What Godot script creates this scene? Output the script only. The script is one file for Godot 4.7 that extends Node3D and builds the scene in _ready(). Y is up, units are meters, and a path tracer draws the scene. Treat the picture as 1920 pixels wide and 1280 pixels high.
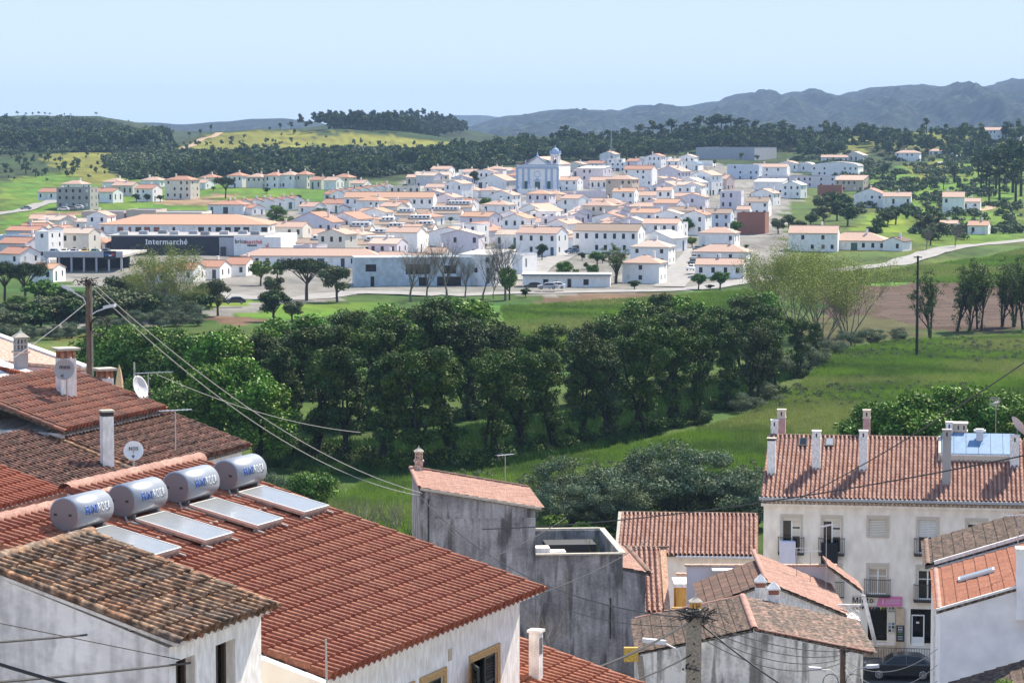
extends Node3D
# A white town across a green valley, seen over the tiled roofs of the hill opposite. Units are metres, y is up, the view is towards -z.
var M := {}
var used := {}
var rng := RandomNumberGenerator.new()
var noise := FastNoiseLite.new()
func _ready() -> void:
	rng.seed = 7
	noise.seed = 3
	noise.frequency = 0.01
	noise.fractal_octaves = 4
	var cam := Camera3D.new()
	cam.name = "camera"
	cam.position = Vector3(0, 33, 0)
	cam.rotation_degrees = Vector3(-4.3987, 0, 0)
	cam.fov = 14.033
	cam.near = 0.5
	cam.far = 60000.0
	cam.current = true
	add_child(cam)
	var env := Environment.new()
	env.background_mode = Environment.BG_SKY
	var sky := Sky.new()
	var sm := ProceduralSkyMaterial.new()
	sm.sky_top_color = Color(0.51, 0.61, 0.755)
	sm.sky_horizon_color = Color(0.69, 0.74, 0.78)
	sm.sky_curve = 0.09
	sm.ground_horizon_color = Color(0.70, 0.76, 0.80)
	sm.ground_bottom_color = Color(0.30, 0.33, 0.28)
	sm.sky_energy_multiplier = 1.0
	sm.ground_energy_multiplier = 1.0
	sm.sun_angle_max = 0.0
	sky.sky_material = sm
	env.sky = sky
	env.tonemap_mode = Environment.TONE_MAPPER_LINEAR
	env.tonemap_exposure = 2.0
	env.sdfgi_enabled = true
	env.ssao_enabled = true
	env.ssil_enabled = true
	env.fog_enabled = true
	env.fog_density = 0.00007
	env.fog_light_color = Color(0.70, 0.83, 1.0)
	var we := WorldEnvironment.new()
	we.name = "world_environment"
	we.environment = env
	add_child(we)
	var sun := DirectionalLight3D.new()
	sun.name = "sun"
	sun.light_color = Color(1.0, 0.955, 0.88)
	sun.light_energy = 1.6
	sun.light_angular_distance = 0.5
	sun.shadow_enabled = true
	add_child(sun)
	var el := deg_to_rad(47.0)
	var to_sun := Vector3(0.60 * cos(el), sin(el), -0.80 * cos(el))
	sun.look_at_from_position(Vector3.ZERO, -to_sun, Vector3.UP)
	materials()
	build_all()
# ---------------------------------------------------------------- helpers
func numbered(n: String) -> String:
	if not used.has(n):
		used[n] = 0
		return n
	used[n] += 1
	return "%s_%03d" % [n, used[n]]
func tag(o: Node, label := "", category := "", group := "", kind := ""):
	if label: o.set_meta("label", label)
	if category: o.set_meta("category", category)
	if group: o.set_meta("group", group)
	if kind: o.set_meta("kind", kind)
	return o
func thing(n: String, label: String, category: String, at := Vector3.ZERO, turn := 0.0, group := "") -> Node3D:
	var o := Node3D.new()
	o.name = numbered(n)
	o.position = at
	o.rotation.y = turn
	add_child(o)
	tag(o, label, category, group)
	return o
func put(n: String, mesh: Mesh, mat: Material, parent: Node = null) -> MeshInstance3D:
	var o := MeshInstance3D.new()
	o.name = n if parent else numbered(n)
	o.mesh = mesh
	if mat: o.material_override = mat
	(parent if parent else self).add_child(o, true)
	return o
func copy(src: Node3D, label: String, at: Vector3, turn := 0.0, s := Vector3.ONE) -> Node3D:
	var c: Node3D = src.duplicate()
	c.name = numbered(str(src.name).rstrip("0123456789_"))
	add_child(c)
	c.position = at
	c.rotation = Vector3(0, turn, 0)
	c.scale = s
	if label: c.set_meta("label", label)
	return c
func st_new() -> SurfaceTool:
	var st := SurfaceTool.new()
	st.begin(Mesh.PRIMITIVE_TRIANGLES)
	st.set_smooth_group(-1)
	return st
func done(st: SurfaceTool) -> ArrayMesh:
	st.generate_normals()
	return st.commit()
func quad(st: SurfaceTool, a: Vector3, b: Vector3, c: Vector3, d: Vector3) -> void:
	for p in [a, b, c, a, c, d]: st.add_vertex(p)
func tri(st: SurfaceTool, a: Vector3, b: Vector3, c: Vector3) -> void:
	for p in [a, b, c]: st.add_vertex(p)
# box from one corner along three axes
func obox(st: SurfaceTool, o: Vector3, x: Vector3, y: Vector3, z: Vector3) -> void:
	var p := [o, o + x, o + x + y, o + y, o + z, o + x + z, o + x + y + z, o + y + z]
	for f in [[0, 3, 2, 1], [4, 5, 6, 7], [0, 1, 5, 4], [3, 7, 6, 2], [0, 4, 7, 3], [1, 2, 6, 5]]:
		quad(st, p[f[3]], p[f[2]], p[f[1]], p[f[0]])
func bx(st: SurfaceTool, c: Vector3, s: Vector3) -> void:
	obox(st, c - s / 2, Vector3(s.x, 0, 0), Vector3(0, s.y, 0), Vector3(0, 0, s.z))
# box resting on c
func bbox(st: SurfaceTool, c: Vector3, s: Vector3) -> void:
	bx(st, c + Vector3(0, s.y / 2, 0), s)
func tube(st: SurfaceTool, pts: Array, rad, n := 6, caps := true) -> void:
	var rings := []
	for i in pts.size():
		var d: Vector3 = (pts[mini(i + 1, pts.size() - 1)] - pts[maxi(i - 1, 0)]).normalized()
		var a := d.cross(Vector3.UP if absf(d.y) < 0.9 else Vector3.RIGHT).normalized()
		var b := d.cross(a)
		var r: float = rad[i] if rad is Array else rad
		var ring := []
		for k in n:
			var t := TAU * k / n
			ring.append(pts[i] + (a * cos(t) + b * sin(t)) * r)
		rings.append(ring)
	for i in pts.size() - 1:
		for k in n:
			var k2 := (k + 1) % n
			quad(st, rings[i][k], rings[i][k2], rings[i + 1][k2], rings[i + 1][k])
	if caps:
		for k in range(1, n - 1):
			tri(st, rings[0][0], rings[0][k + 1], rings[0][k])
			tri(st, rings[-1][0], rings[-1][k], rings[-1][k + 1])
func lathe(st: SurfaceTool, c: Vector3, prof: Array, n := 12) -> void:
	for i in prof.size() - 1:
		for k in n:
			var t := TAU * k / n
			var u := TAU * (k + 1) / n
			var p: Vector2 = prof[i]
			var q: Vector2 = prof[i + 1]
			quad(st, c + Vector3(p.x * cos(u), p.y, p.x * sin(u)), c + Vector3(p.x * cos(t), p.y, p.x * sin(t)), c + Vector3(q.x * cos(t), q.y, q.x * sin(t)), c + Vector3(q.x * cos(u), q.y, q.x * sin(u)))
func sag(a: Vector3, b: Vector3, s: float, n := 16) -> Array:
	var r := []
	for i in n + 1:
		var t := float(i) / n
		r.append(a.lerp(b, t) - Vector3(0, s * 4 * t * (1 - t), 0))
	return r
func flat_poly(st: SurfaceTool, pts: Array, up: Vector3) -> void:
	for i in range(1, pts.size() - 1):
		var n: Vector3 = (pts[i] - pts[0]).cross(pts[i + 1] - pts[0])
		if n.dot(up) > 0: tri(st, pts[0], pts[i + 1], pts[i])
		else: tri(st, pts[0], pts[i], pts[i + 1])
# a slab: polygon extruded by v
func slab(st: SurfaceTool, pts: Array, v: Vector3) -> void:
	var q := pts.map(func(p): return p + v)
	flat_poly(st, q, v)
	flat_poly(st, pts, -v)
	var c := Vector3.ZERO
	for p in pts: c += p / pts.size()
	for i in pts.size():
		var j := (i + 1) % pts.size()
		var n: Vector3 = (pts[j] - pts[i]).cross(v)
		if n.dot(pts[i] - c) < 0: quad(st, pts[j], pts[i], q[i], q[j])
		else: quad(st, pts[i], pts[j], q[j], q[i])
# wall face w x h with rectangular holes [x0, y0, x1, y1]; x runs along ax, the outside is ax x up
func face(st: SurfaceTool, o: Vector3, ax: Vector3, w: float, h: float, holes := [], deep := 0.16) -> void:
	var xs := [0.0, w]
	var ys := [0.0, h]
	for k in holes:
		xs.append_array([k[0], k[2]])
		ys.append_array([k[1], k[3]])
	xs.sort()
	ys.sort()
	var up := Vector3.UP
	var nn := ax.cross(up)
	var inn := -nn * deep
	for i in xs.size() - 1:
		for j in ys.size() - 1:
			if xs[i + 1] - xs[i] < 0.002 or ys[j + 1] - ys[j] < 0.002: continue
			var cx: float = (xs[i] + xs[i + 1]) / 2
			var cy: float = (ys[j] + ys[j + 1]) / 2
			var inside := false
			for k in holes:
				if cx > k[0] and cx < k[2] and cy > k[1] and cy < k[3]: inside = true
			if inside: continue
			quad(st, o + ax * xs[i] + up * ys[j + 1], o + ax * xs[i + 1] + up * ys[j + 1], o + ax * xs[i + 1] + up * ys[j], o + ax * xs[i] + up * ys[j])
	for k in holes:
		var a: Vector3 = o + ax * k[0] + up * k[1]
		var b: Vector3 = o + ax * k[2] + up * k[1]
		var c: Vector3 = o + ax * k[2] + up * k[3]
		var d: Vector3 = o + ax * k[0] + up * k[3]
		quad(st, a, b, b + inn, a + inn)
		quad(st, b, c, c + inn, b + inn)
		quad(st, c, d, d + inn, c + inn)
		quad(st, d, a, a + inn, d + inn)
func gtex(freq: float, lo: float, hi: float, oct := 4, size := 512, s := 1, warm := 0.0) -> NoiseTexture2D:
	var n := FastNoiseLite.new()
	n.seed = s
	n.frequency = freq
	n.fractal_octaves = oct
	var g := Gradient.new()
	g.set_color(0, Color(lo, lo * (1 - warm * 0.5), lo * (1 - warm)))
	g.set_color(1, Color(hi, hi, hi))
	g.set_offset(0, 0.2)
	g.set_offset(1, 0.8)
	var t := NoiseTexture2D.new()
	t.width = size
	t.height = size
	t.seamless = true
	t.noise = n
	t.color_ramp = g
	return t
func lin(r: float, g: float, b: float) -> Color:
	return Color(r, g, b).linear_to_srgb()
func mat(n: String, c: Color, rough := 0.8, tex: Texture2D = null, scale := Vector3.ONE, metal := 0.0, vcol := false) -> StandardMaterial3D:
	var m := StandardMaterial3D.new()
	m.resource_name = n
	m.albedo_color = c
	m.roughness = rough
	m.metallic = metal
	m.vertex_color_use_as_albedo = vcol
	if tex:
		m.albedo_texture = tex
		m.uv1_triplanar = true
		m.uv1_world_triplanar = true
		m.uv1_scale = scale
	M[n] = m
	return m
# ---------------------------------------------------------------- land
const PROFILE := [[0, 29], [30, 22.5], [50, 18.5], [80, 14.5], [115, 8.5], [138, 1.0], [165, 0.55], [200, 0], [560, 0], [640, 1.0], [760, 2.3], [930, 4.4], [1060, 6.5], [1150, 8.7], [1330, 12.5], [1480, 15.5], [1650, 18.5], [2000, 20], [2400, 21], [3500, 10], [30000, 0]]
const RIDGES := [
	[520, [Vector3(-800, 39, -2400), Vector3(-582, 39.5, -2400), Vector3(-498, 41.8, -2400), Vector3(-443, 42.7, -2400), Vector3(-397, 43.6, -2400), Vector3(-360, 43.2, -2400), Vector3(-337, 39.5, -2400), Vector3(-309, 32.5, -2400), Vector3(-286, 25.6, -2400)]],
	[230, [Vector3(-230, 21.3, -1900), Vector3(-205, 30.4, -1900), Vector3(-175, 32.3, -1900), Vector3(-146, 31.5, -1900), Vector3(-117, 32.6, -1900), Vector3(-73, 29.7, -1900), Vector3(-29, 24.2, -1900)]],
	[350, [Vector3(-220, 30, -2600), Vector3(-170, 37, -2600), Vector3(-130, 41.5, -2600), Vector3(-90, 42, -2600), Vector3(-65, 38.5, -2600), Vector3(-40, 31.5, -2600), Vector3(0, 22, -2600)]],
	[260, [Vector3(-20, 21.6, -1750), Vector3(13, 24.6, -1750), Vector3(47, 24.2, -1750), Vector3(81, 25.3, -1750), Vector3(114, 27.6, -1750), Vector3(148, 28.3, -1750), Vector3(182, 28, -1750), Vector3(215, 29.6, -1750), Vector3(249, 31.3, -1750), Vector3(283, 31.3, -1750), Vector3(337, 33.3, -1750), Vector3(500, 34.3, -1750)]],
]
func ground_y(x: float, z: float) -> float:
	var d := -z
	var h := 29.0
	for i in PROFILE.size() - 1:
		if d < PROFILE[i + 1][0] and d >= PROFILE[i][0]:
			var t: float = (d - PROFILE[i][0]) / (PROFILE[i + 1][0] - PROFILE[i][0])
			h = lerpf(PROFILE[i][1], PROFILE[i + 1][1], t)
			break
	if d > 1200.0 and d < 4500.0:
		for r in RIDGES:
			var c: Array = r[1]
			var f: float = exp(-pow((c[0].z - z) / r[0], 2.0))
			if f < 0.05: continue
			var y: float = c[0].y
			if x >= c[-1].x: y = c[-1].y
			else:
				for i in c.size() - 1:
					if x >= c[i].x and x < c[i + 1].x:
						y = lerpf(c[i].y, c[i + 1].y, (x - c[i].x) / (c[i + 1].x - c[i].x))
						break
			var v := y * f
			var k := 3.0
			var hh := clampf(0.5 + 0.5 * (v - h) / k, 0, 1)
			h = lerpf(h, v, hh) + k * hh * (1 - hh)
	return h
func land_y(x: float, z: float) -> float:
	var y := ground_y(x, z)
	if z < -180: y += noise.get_noise_2d(x * 1.5, -z * 1.5) * clampf((-z - 180) * 0.0016, 0.12, 1.5)
	return y
func on_ground(x: float, z: float) -> Vector3:
	return Vector3(x, land_y(x, z), z)
func land() -> void:
	var vs := PackedVector3Array()
	var cs := PackedColorArray()
	var idx := PackedInt32Array()
	var cols := 420
	var rows := 0
	var d := 12.0
	var polys := []
	for a in AREAS:
		var box := Rect2(a[1][0], Vector2.ZERO)
		for p in a[1]: box = box.expand(p)
		polys.append([PackedVector2Array(a[1]), a[0], box.grow(30.0)])
	while d < 4200.0:
		for i in cols + 1:
			var x := (float(i) / cols - 0.5) * 2.0 * (d * 0.34 + 14.0)
			var y := land_y(x, -d)
			vs.append(Vector3(x, y, -d))
			var wob := 2.0 + d * 0.006
			var p := Vector2(x + noise.get_noise_2d(x * 6, d * 6) * wob, -d + noise.get_noise_2d(x * 5 + 900, d * 5) * wob * 2.0)
			var c := Color(0.055, 0.085, 0.030)
			if d < 178: c = Color(0.40, 0.37, 0.32)
			elif d < 600: c = Color(0.075, 0.13, 0.028)
			elif d < 1200: c = Color(0.115, 0.16, 0.04)
			elif d > 2150: c = Color(0.05, 0.075, 0.035)
			for q in polys:
				if q[2].has_point(p) and Geometry2D.is_point_in_polygon(p, q[0]): c = q[1]
			var m := 1.0 + noise.get_noise_2d(x * 3 + 77, d * 3) * 0.5 + noise.get_noise_2d(x * 17, d * 17 + 50) * 0.45
			var w := noise.get_noise_2d(x * 2 - 300, d * 2 + 800)
			cs.append(Color(c.r * m * (1 + w * (0.5 if c.g > c.r * 1.1 else 0.05)), c.g * m, c.b * m))
		rows += 1
		d *= 1.0105
	for r in rows - 1:
		for i in cols:
			var a := r * (cols + 1) + i
			idx.append_array([a, a + cols + 1, a + 1, a + 1, a + cols + 1, a + cols + 2])
	var arr := []
	arr.resize(Mesh.ARRAY_MAX)
	arr[Mesh.ARRAY_VERTEX] = vs
	arr[Mesh.ARRAY_COLOR] = cs
	arr[Mesh.ARRAY_INDEX] = idx
	var am := ArrayMesh.new()
	am.add_surface_from_arrays(Mesh.PRIMITIVE_TRIANGLES, arr)
	var st := SurfaceTool.new()
	st.create_from(am, 0)
	st.generate_normals()
	tag(put("ground", st.commit(), M.ground), "", "", "", "structure")
	var pl := st_new()
	quad(pl, Vector3(-4500, -4, -11500), Vector3(4500, -4, -11500), Vector3(4500, -4, 1500), Vector3(-4500, -4, 1500))
	tag(put("terrain", done(pl), M.far_land), "", "", "", "structure")
# a distant range: crest line with spurs running down towards the valley
func mountain(n: String, crest: Array, fall: float, seed_: int, rough: float, m: Material) -> void:
	var nz := FastNoiseLite.new()
	nz.seed = seed_
	nz.frequency = 0.0016
	nz.fractal_type = FastNoiseLite.FRACTAL_RIDGED
	nz.fractal_octaves = 5
	var vs := PackedVector3Array()
	var idx := PackedInt32Array()
	var nx := 420
	var nd := 70
	var x0: float = crest[0].x
	var x1: float = crest[-1].x
	for j in nd + 1:
		var t := float(j) / nd
		for i in nx + 1:
			var x := lerpf(x0, x1, float(i) / nx)
			var y := 0.0
			for k in crest.size() - 1:
				if x >= crest[k].x and x <= crest[k + 1].x:
					var u: float = (x - crest[k].x) / (crest[k + 1].x - crest[k].x)
					y = lerpf(crest[k].y, crest[k + 1].y, u * u * (3 - 2 * u))
			var s := (0.8 - t) / 0.8 if t < 0.8 else (t - 0.8) / 0.2
			var z: float = crest[0].z + fall * (0.8 - t) / 0.8 if t < 0.8 else crest[0].z - fall * 0.5 * s
			var hgt := y * (1.0 - pow(s, 1.25)) - s * 20.0
			hgt += (nz.get_noise_2d(x * 1.4, z * 0.7) - 0.2) * rough * y * s * (1.3 - s) * 2.2
			hgt += noise.get_noise_2d(x * 9, z * 9) * y * 0.022 * (0.25 + s)
			vs.append(Vector3(x, hgt, z))
	for j in nd:
		for i in nx:
			var a := j * (nx + 1) + i
			idx.append_array([a, a + nx + 1, a + 1, a + 1, a + nx + 1, a + nx + 2])
	var arr := []
	arr.resize(Mesh.ARRAY_MAX)
	arr[Mesh.ARRAY_VERTEX] = vs
	arr[Mesh.ARRAY_INDEX] = idx
	var am := ArrayMesh.new()
	am.add_surface_from_arrays(Mesh.PRIMITIVE_TRIANGLES, arr)
	var st := SurfaceTool.new()
	st.create_from(am, 0)
	st.generate_normals()
	tag(put(n, st.commit(), m), "", "", "", "structure")
func ranges() -> void:
	mountain("mountain", [Vector3(1354, 139, -11000), Vector3(1544, 185, -11000), Vector3(1650, 202, -11000), Vector3(1756, 187, -11000), Vector3(1988, 139, -11000)], 1500, 5, 0.1, M.mountain)
	mountain("mountain", [Vector3(-402, 42, -9500), Vector3(-292, 66, -9500), Vector3(-201, 77, -9500), Vector3(-110, 77, -9500), Vector3(0, 66, -9500), Vector3(146, 42, -9500)], 1800, 6, 0.25, M.mountain)
	mountain("mountain", [Vector3(-1338, 15, -6000), Vector3(-1038, 21, -6000), Vector3(-923, 33, -6000), Vector3(-842, 45, -6000), Vector3(-773, 45, -6000), Vector3(-715, 41, -6000), Vector3(-623, 47, -6000), Vector3(-554, 53, -6000), Vector3(-496, 54, -6000), Vector3(-438, 48, -6000), Vector3(-369, 35, -6000), Vector3(-277, 21, -6000)], 1500, 7, 0.25, M.mountain)
	mountain("mountain", [Vector3(-431, 3, -7000), Vector3(-269, 17, -7000), Vector3(-135, 33, -7000), Vector3(0, 65, -7000), Vector3(121, 80, -7000), Vector3(256, 76, -7000), Vector3(323, 91, -7000), Vector3(431, 88, -7000), Vector3(512, 100, -7000), Vector3(572, 119, -7000), Vector3(646, 110, -7000), Vector3(713, 125, -7000), Vector3(794, 108, -7000), Vector3(862, 125, -7000), Vector3(942, 137, -7000), Vector3(1077, 133, -7000), Vector3(1144, 130, -7000), Vector3(1225, 143, -7000), Vector3(1292, 157, -7000), Vector3(1467, 165, -7000), Vector3(2069, 154, -7000)], 3000, 8, 0.62, M.mountain)
func ribbon(st: SurfaceTool, pts: Array, w: float, lift := 0.12) -> void:
	var c := Curve3D.new()
	for p in pts: c.add_point(Vector3(p.x, 0, p.y))
	for i in range(1, pts.size() - 1):
		var t: Vector3 = (c.get_point_position(i + 1) - c.get_point_position(i - 1)) / 6.0
		c.set_point_in(i, -t)
		c.set_point_out(i, t)
	var n := int(c.get_baked_length() / 4.0) + 2
	var last := []
	for i in n + 1:
		var a := c.sample_baked(c.get_baked_length() * i / n)
		var b := c.sample_baked(minf(c.get_baked_length() * i / n + 0.5, c.get_baked_length()))
		var dir := (b - a).normalized() if b.distance_to(a) > 0.01 else (a - c.sample_baked(c.get_baked_length() - 1.0)).normalized()
		var s := dir.cross(Vector3.UP).normalized() * w / 2
		var now := [a - s, a + s]
		for k in 2: now[k].y = maxf(land_y(now[k].x, now[k].z), land_y(a.x, a.z)) + lift
		if last: quad(st, last[0], now[0], now[1], last[1])
		last = now
# ---------------------------------------------------------------- plants
func leaf_mesh(vs: PackedVector3Array, ns: PackedVector3Array, cs: PackedColorArray) -> ArrayMesh:
	var arr := []
	arr.resize(Mesh.ARRAY_MAX)
	arr[Mesh.ARRAY_VERTEX] = vs
	arr[Mesh.ARRAY_NORMAL] = ns
	arr[Mesh.ARRAY_COLOR] = cs
	var am := ArrayMesh.new()
	am.add_surface_from_arrays(Mesh.PRIMITIVE_TRIANGLES, arr)
	return am
# clumps: [centre, radius vector]; leaves spread mostly near each clump's skin
func crown(clumps: Array, count: int, size: float, col: Color, vary := 0.3, slim := 0.55, alt := Color(0, 0, 0, 0)) -> ArrayMesh:
	var vs := PackedVector3Array()
	var ns := PackedVector3Array()
	var cs := PackedColorArray()
	var vol := 0.0
	for c in clumps: vol += pow(c[1].x * c[1].y * c[1].z, 0.667)
	for c in clumps:
		var tone := 1.0 + rng.randf_range(-vary, vary) * 0.6
		var hue := rng.randf_range(-0.12, 0.12)
		var n := int(count * pow(c[1].x * c[1].y * c[1].z, 0.667) / vol)
		for i in n:
			var d := Vector3(rng.randfn(), rng.randfn(), rng.randfn()).normalized()
			var r := pow(rng.randf(), 0.45) * rng.randf_range(0.85, 1.12)
			var p: Vector3 = c[0] + d * r * c[1]
			var nn := (d * 0.7 + Vector3(rng.randfn(), rng.randfn() + 0.5, rng.randfn()) * 0.8).normalized()
			var a := nn.cross(Vector3(rng.randfn(), rng.randfn(), rng.randfn())).normalized() * size * rng.randf_range(0.6, 1.25)
			var b := nn.cross(a) * slim
			var t := tone * (1.0 + rng.randf_range(-vary, vary))
			var cc := col
			if alt.a > 0 and rng.randf() < alt.a: cc = alt
			var k := Color(cc.r * t * (1 + hue), cc.g * t, cc.b * t * (1 - hue))
			for q in [p - a, p + b, p + a, p - a, p + a, p - b]:
				vs.append(q)
				ns.append(nn)
				cs.append(k)
	return leaf_mesh(vs, ns, cs)
func clumps_in(n: int, c: Vector3, r: Vector3, rmin: float, rmax: float, shell := 0.5) -> Array:
	var out := []
	for i in n:
		var d := Vector3(rng.randfn(), rng.randfn(), rng.randfn()).normalized()
		var k := pow(rng.randf(), shell)
		var s := rng.randf_range(rmin, rmax)
		out.append([c + d * r * k, Vector3(s, s * rng.randf_range(0.65, 0.9), s)])
	return out
# a branching skeleton; tips are collected for leaves
func grow(st: SurfaceTool, p: Vector3, dir: Vector3, length: float, rad: float, level: int, tips: Array, spread: float, lift: float, kids := 4, sides := 4) -> void:
	var pts := [p]
	var rr := [rad]
	var d := dir
	var n := 3 if level > 0 else 2
	for i in n:
		d = (d + Vector3(rng.randfn(), rng.randfn(), rng.randfn()) * 0.09 + Vector3(0, lift * 0.15, 0)).normalized()
		pts.append(pts[-1] + d * length / n)
		rr.append(rad * (1.0 - 0.62 * (i + 1) / n))
	tube(st, pts, rr, sides if level > 1 else 3, false)
	if level <= 0:
		tips.append(pts[-1])
		tips.append(pts[1])
		return
	var k := kids + rng.randi_range(-1, 1)
	for i in k:
		var t := rng.randf_range(0.35, 1.0)
		var f := t * n
		var j := mini(int(f), n - 1)
		var q: Vector3 = pts[j].lerp(pts[j + 1], f - j)
		var ax := Vector3(rng.randfn(), rng.randfn() * 0.5, rng.randfn()).normalized()
		var nd := (d + ax * spread + Vector3(0, lift * 0.3, 0)).normalized()
		grow(st, q, nd, length * rng.randf_range(0.55, 0.8), rad * (1.0 - 0.62 * t) * 0.7, level - 1, tips, spread, lift, kids, sides)
	grow(st, pts[-1], d, length * 0.7, rad * 0.36, level - 1, tips, spread, lift, kids, sides)
func tip_leaves(tips: Array, per: int, around: float, size: float, col: Color, vary := 0.25) -> ArrayMesh:
	var cl := []
	for t in tips: cl.append([t, Vector3.ONE * around * rng.randf_range(0.6, 1.3)])
	return crown(cl, per * tips.size(), size, col, vary, 0.6)
# a tree prototype held as meshes: trunk mesh, crown mesh, their materials
var KIT := {}
func kit(n: String, trunk: Mesh, tm: Material, cr: Mesh, cm: Material) -> void:
	if not KIT.has(n): KIT[n] = []
	KIT[n].append([trunk, tm, cr, cm])
func plant(kind: String, v: int, called: String, label: String, category: String, at: Vector3, s: Vector3, turn: float, group := "") -> Node3D:
	var k: Array = KIT[kind][v % KIT[kind].size()]
	var t := thing(called, label, category, at, turn, group)
	t.scale = s
	if k[0]: put("trunk" if category == "tree" else "stem", k[0], k[1], t)
	if k[2]: put("crown" if category == "tree" else "foliage", k[2], k[3], t)
	return t
func kits() -> void:
	# alders of the river bank: tall dark stems, loose crowns; unit height 13 m
	for i in 6:
		var st := st_new()
		var cl := []
		var stems := 2 + i % 3
		for s in stems:
			var lean := Vector3(rng.randf_range(-0.28, 0.28), 1, rng.randf_range(-0.2, 0.2))
			var p := Vector3(rng.randf_range(-0.9, 0.9), -0.3, rng.randf_range(-0.7, 0.7))
			var pts := []
			var rr := []
			for j in 7:
				pts.append(p)
				rr.append(lerpf(0.27, 0.05, j / 6.0) * rng.randf_range(0.85, 1.15))
				p += lean * 1.75 + Vector3(rng.randfn(), 0, rng.randfn()) * 0.18
			tube(st, pts, rr, 6, false)
			for j in range(2, 7):
				for b in 4:
					var dir := Vector3(rng.randfn(), rng.randf_range(0.3, 1.1), rng.randfn()).normalized()
					var tip: Vector3 = pts[j] + dir * rng.randf_range(1.2, 2.6) * (1.0 if j > 3 else 0.7)
					tube(st, [pts[j], pts[j].lerp(tip, 0.5) + Vector3(0, 0.15, 0), tip], [0.07, 0.045, 0.02], 4, false)
					if j > 2 or rng.randf() < 0.35: cl.append([tip, Vector3(1, 0.75, 1) * rng.randf_range(0.6, 1.25)])
			# ivy sleeve and undergrowth about the stems
			for j in 3: cl.append([pts[j] + Vector3(rng.randfn() * 0.3, 0.4, rng.randfn() * 0.3), Vector3(0.45, 0.9, 0.45)])
			cl.append([pts[6], Vector3(1.1, 1.2, 1.1)])
		for u in 12: cl.append([Vector3(rng.randf_range(-2.6, 2.6), rng.randf_range(0.2, 1.7), rng.randf_range(-1.5, 1.5)), Vector3(0.85, 0.7, 0.85)])
		kit("alder", done(st), M.bark_dark, crown(cl, 17000, 0.15, [Color(0.054, 0.090, 0.022), Color(0.066, 0.112, 0.022), Color(0.058, 0.082, 0.030)][i % 3], 0.45, 0.6, Color(0.10, 0.125, 0.06, 0.16)), M.leaf)
	# dense broadleaf with bright glossy leaves; unit height 10 m
	for i in 4:
		var st := st_new()
		var cl := clumps_in(34, Vector3(0, 5.6, 0), Vector3(3.1, 3.6, 3.1), 0.9, 1.6, 0.4)
		for s in 3: tube(st, [Vector3(0, -0.3, 0), Vector3(rng.randfn() * 0.4, 2.5, rng.randfn() * 0.4), Vector3(rng.randfn() * 1.2, 6, rng.randfn() * 1.2)], [0.3, 0.2, 0.06], 6, false)
		kit("laurel", done(st), M.bark_dark, crown(cl, 15000, 0.17, [Color(0.085, 0.175, 0.022), Color(0.10, 0.19, 0.028), Color(0.075, 0.14, 0.028), Color(0.09, 0.165, 0.03)][i], 0.4, 0.6, Color(0.17, 0.24, 0.04, 0.2)), M.leaf_gloss)
	# grey-green willow scrub down to the ground; unit height 6 m
	for i in 4:
		var st := st_new()
		var tips := []
		for s in 5: grow(st, Vector3(rng.randfn() * 0.6, -0.2, rng.randfn() * 0.6), Vector3(rng.randfn() * 0.5, 1, rng.randfn() * 0.5).normalized(), 2.6, 0.09, 1, tips, 0.6, 0.4, 3)
		var cl := clumps_in(30, Vector3(0, 2.9, 0), Vector3(3.0, 2.4, 3.0), 0.6, 1.2, 0.45)
		kit("willow", done(st), M.bark, crown(cl, 16000, 0.11, Color(0.105, 0.14, 0.075), 0.35, 0.35, Color(0.17, 0.20, 0.13, 0.3)), M.leaf)
	# round garden tree; unit height 6 m
	for i in 5:
		var st := st_new()
		var cl := clumps_in(18, Vector3(0, 3.8, 0), Vector3(1.9, 1.7, 1.9), 0.6, 1.1, 0.45)
		tube(st, [Vector3(0, -0.3, 0), Vector3(0.1, 1.6, 0), Vector3(0.3, 4, 0.2)], [0.2, 0.15, 0.05], 6, false)
		for b in 5: tube(st, [Vector3(0.08, 1.4, 0), Vector3(rng.randfn() * 1.0, 3.6, rng.randfn() * 1.0)], [0.1, 0.03], 4, false)
		kit("round", done(st), M.bark, crown(cl, 3600, 0.2, [Color(0.08, 0.17, 0.025), Color(0.065, 0.115, 0.03), Color(0.12, 0.135, 0.06), Color(0.045, 0.085, 0.025), Color(0.15, 0.22, 0.04)][i], 0.35, 0.6), M.leaf)
	# umbrella pine; unit height 9 m
	for i in 2:
		var st := st_new()
		var cl := []
		tube(st, [Vector3(0, -0.3, 0), Vector3(0.15, 2.4, 0), Vector3(0.5, 5.5, 0.2)], [0.32, 0.27, 0.14], 7, false)
		for b in 11:
			var a := TAU * b / 11.0 + rng.randf() * 0.4
			var q := Vector3(cos(a) * rng.randf_range(1.5, 4.2), rng.randf_range(6.0, 7.4), sin(a) * rng.randf_range(1.5, 4.2))
			tube(st, [Vector3(0.2, 3.0 + rng.randf(), 0.1), q * 0.6 + Vector3(0, 1.8, 0), q], [0.13, 0.09, 0.04], 5, false)
			cl.append([q, Vector3(1.7, 0.95, 1.7)])
		for b in 8: cl.append([Vector3(rng.randfn() * 1.6, rng.randf_range(7.2, 8.1), rng.randfn() * 1.6), Vector3(1.5, 0.8, 1.5)])
		kit("pine", done(st), M.bark, crown(cl, 9000, 0.2, Color(0.028, 0.05, 0.014), 0.35, 0.3), M.leaf)
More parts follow.
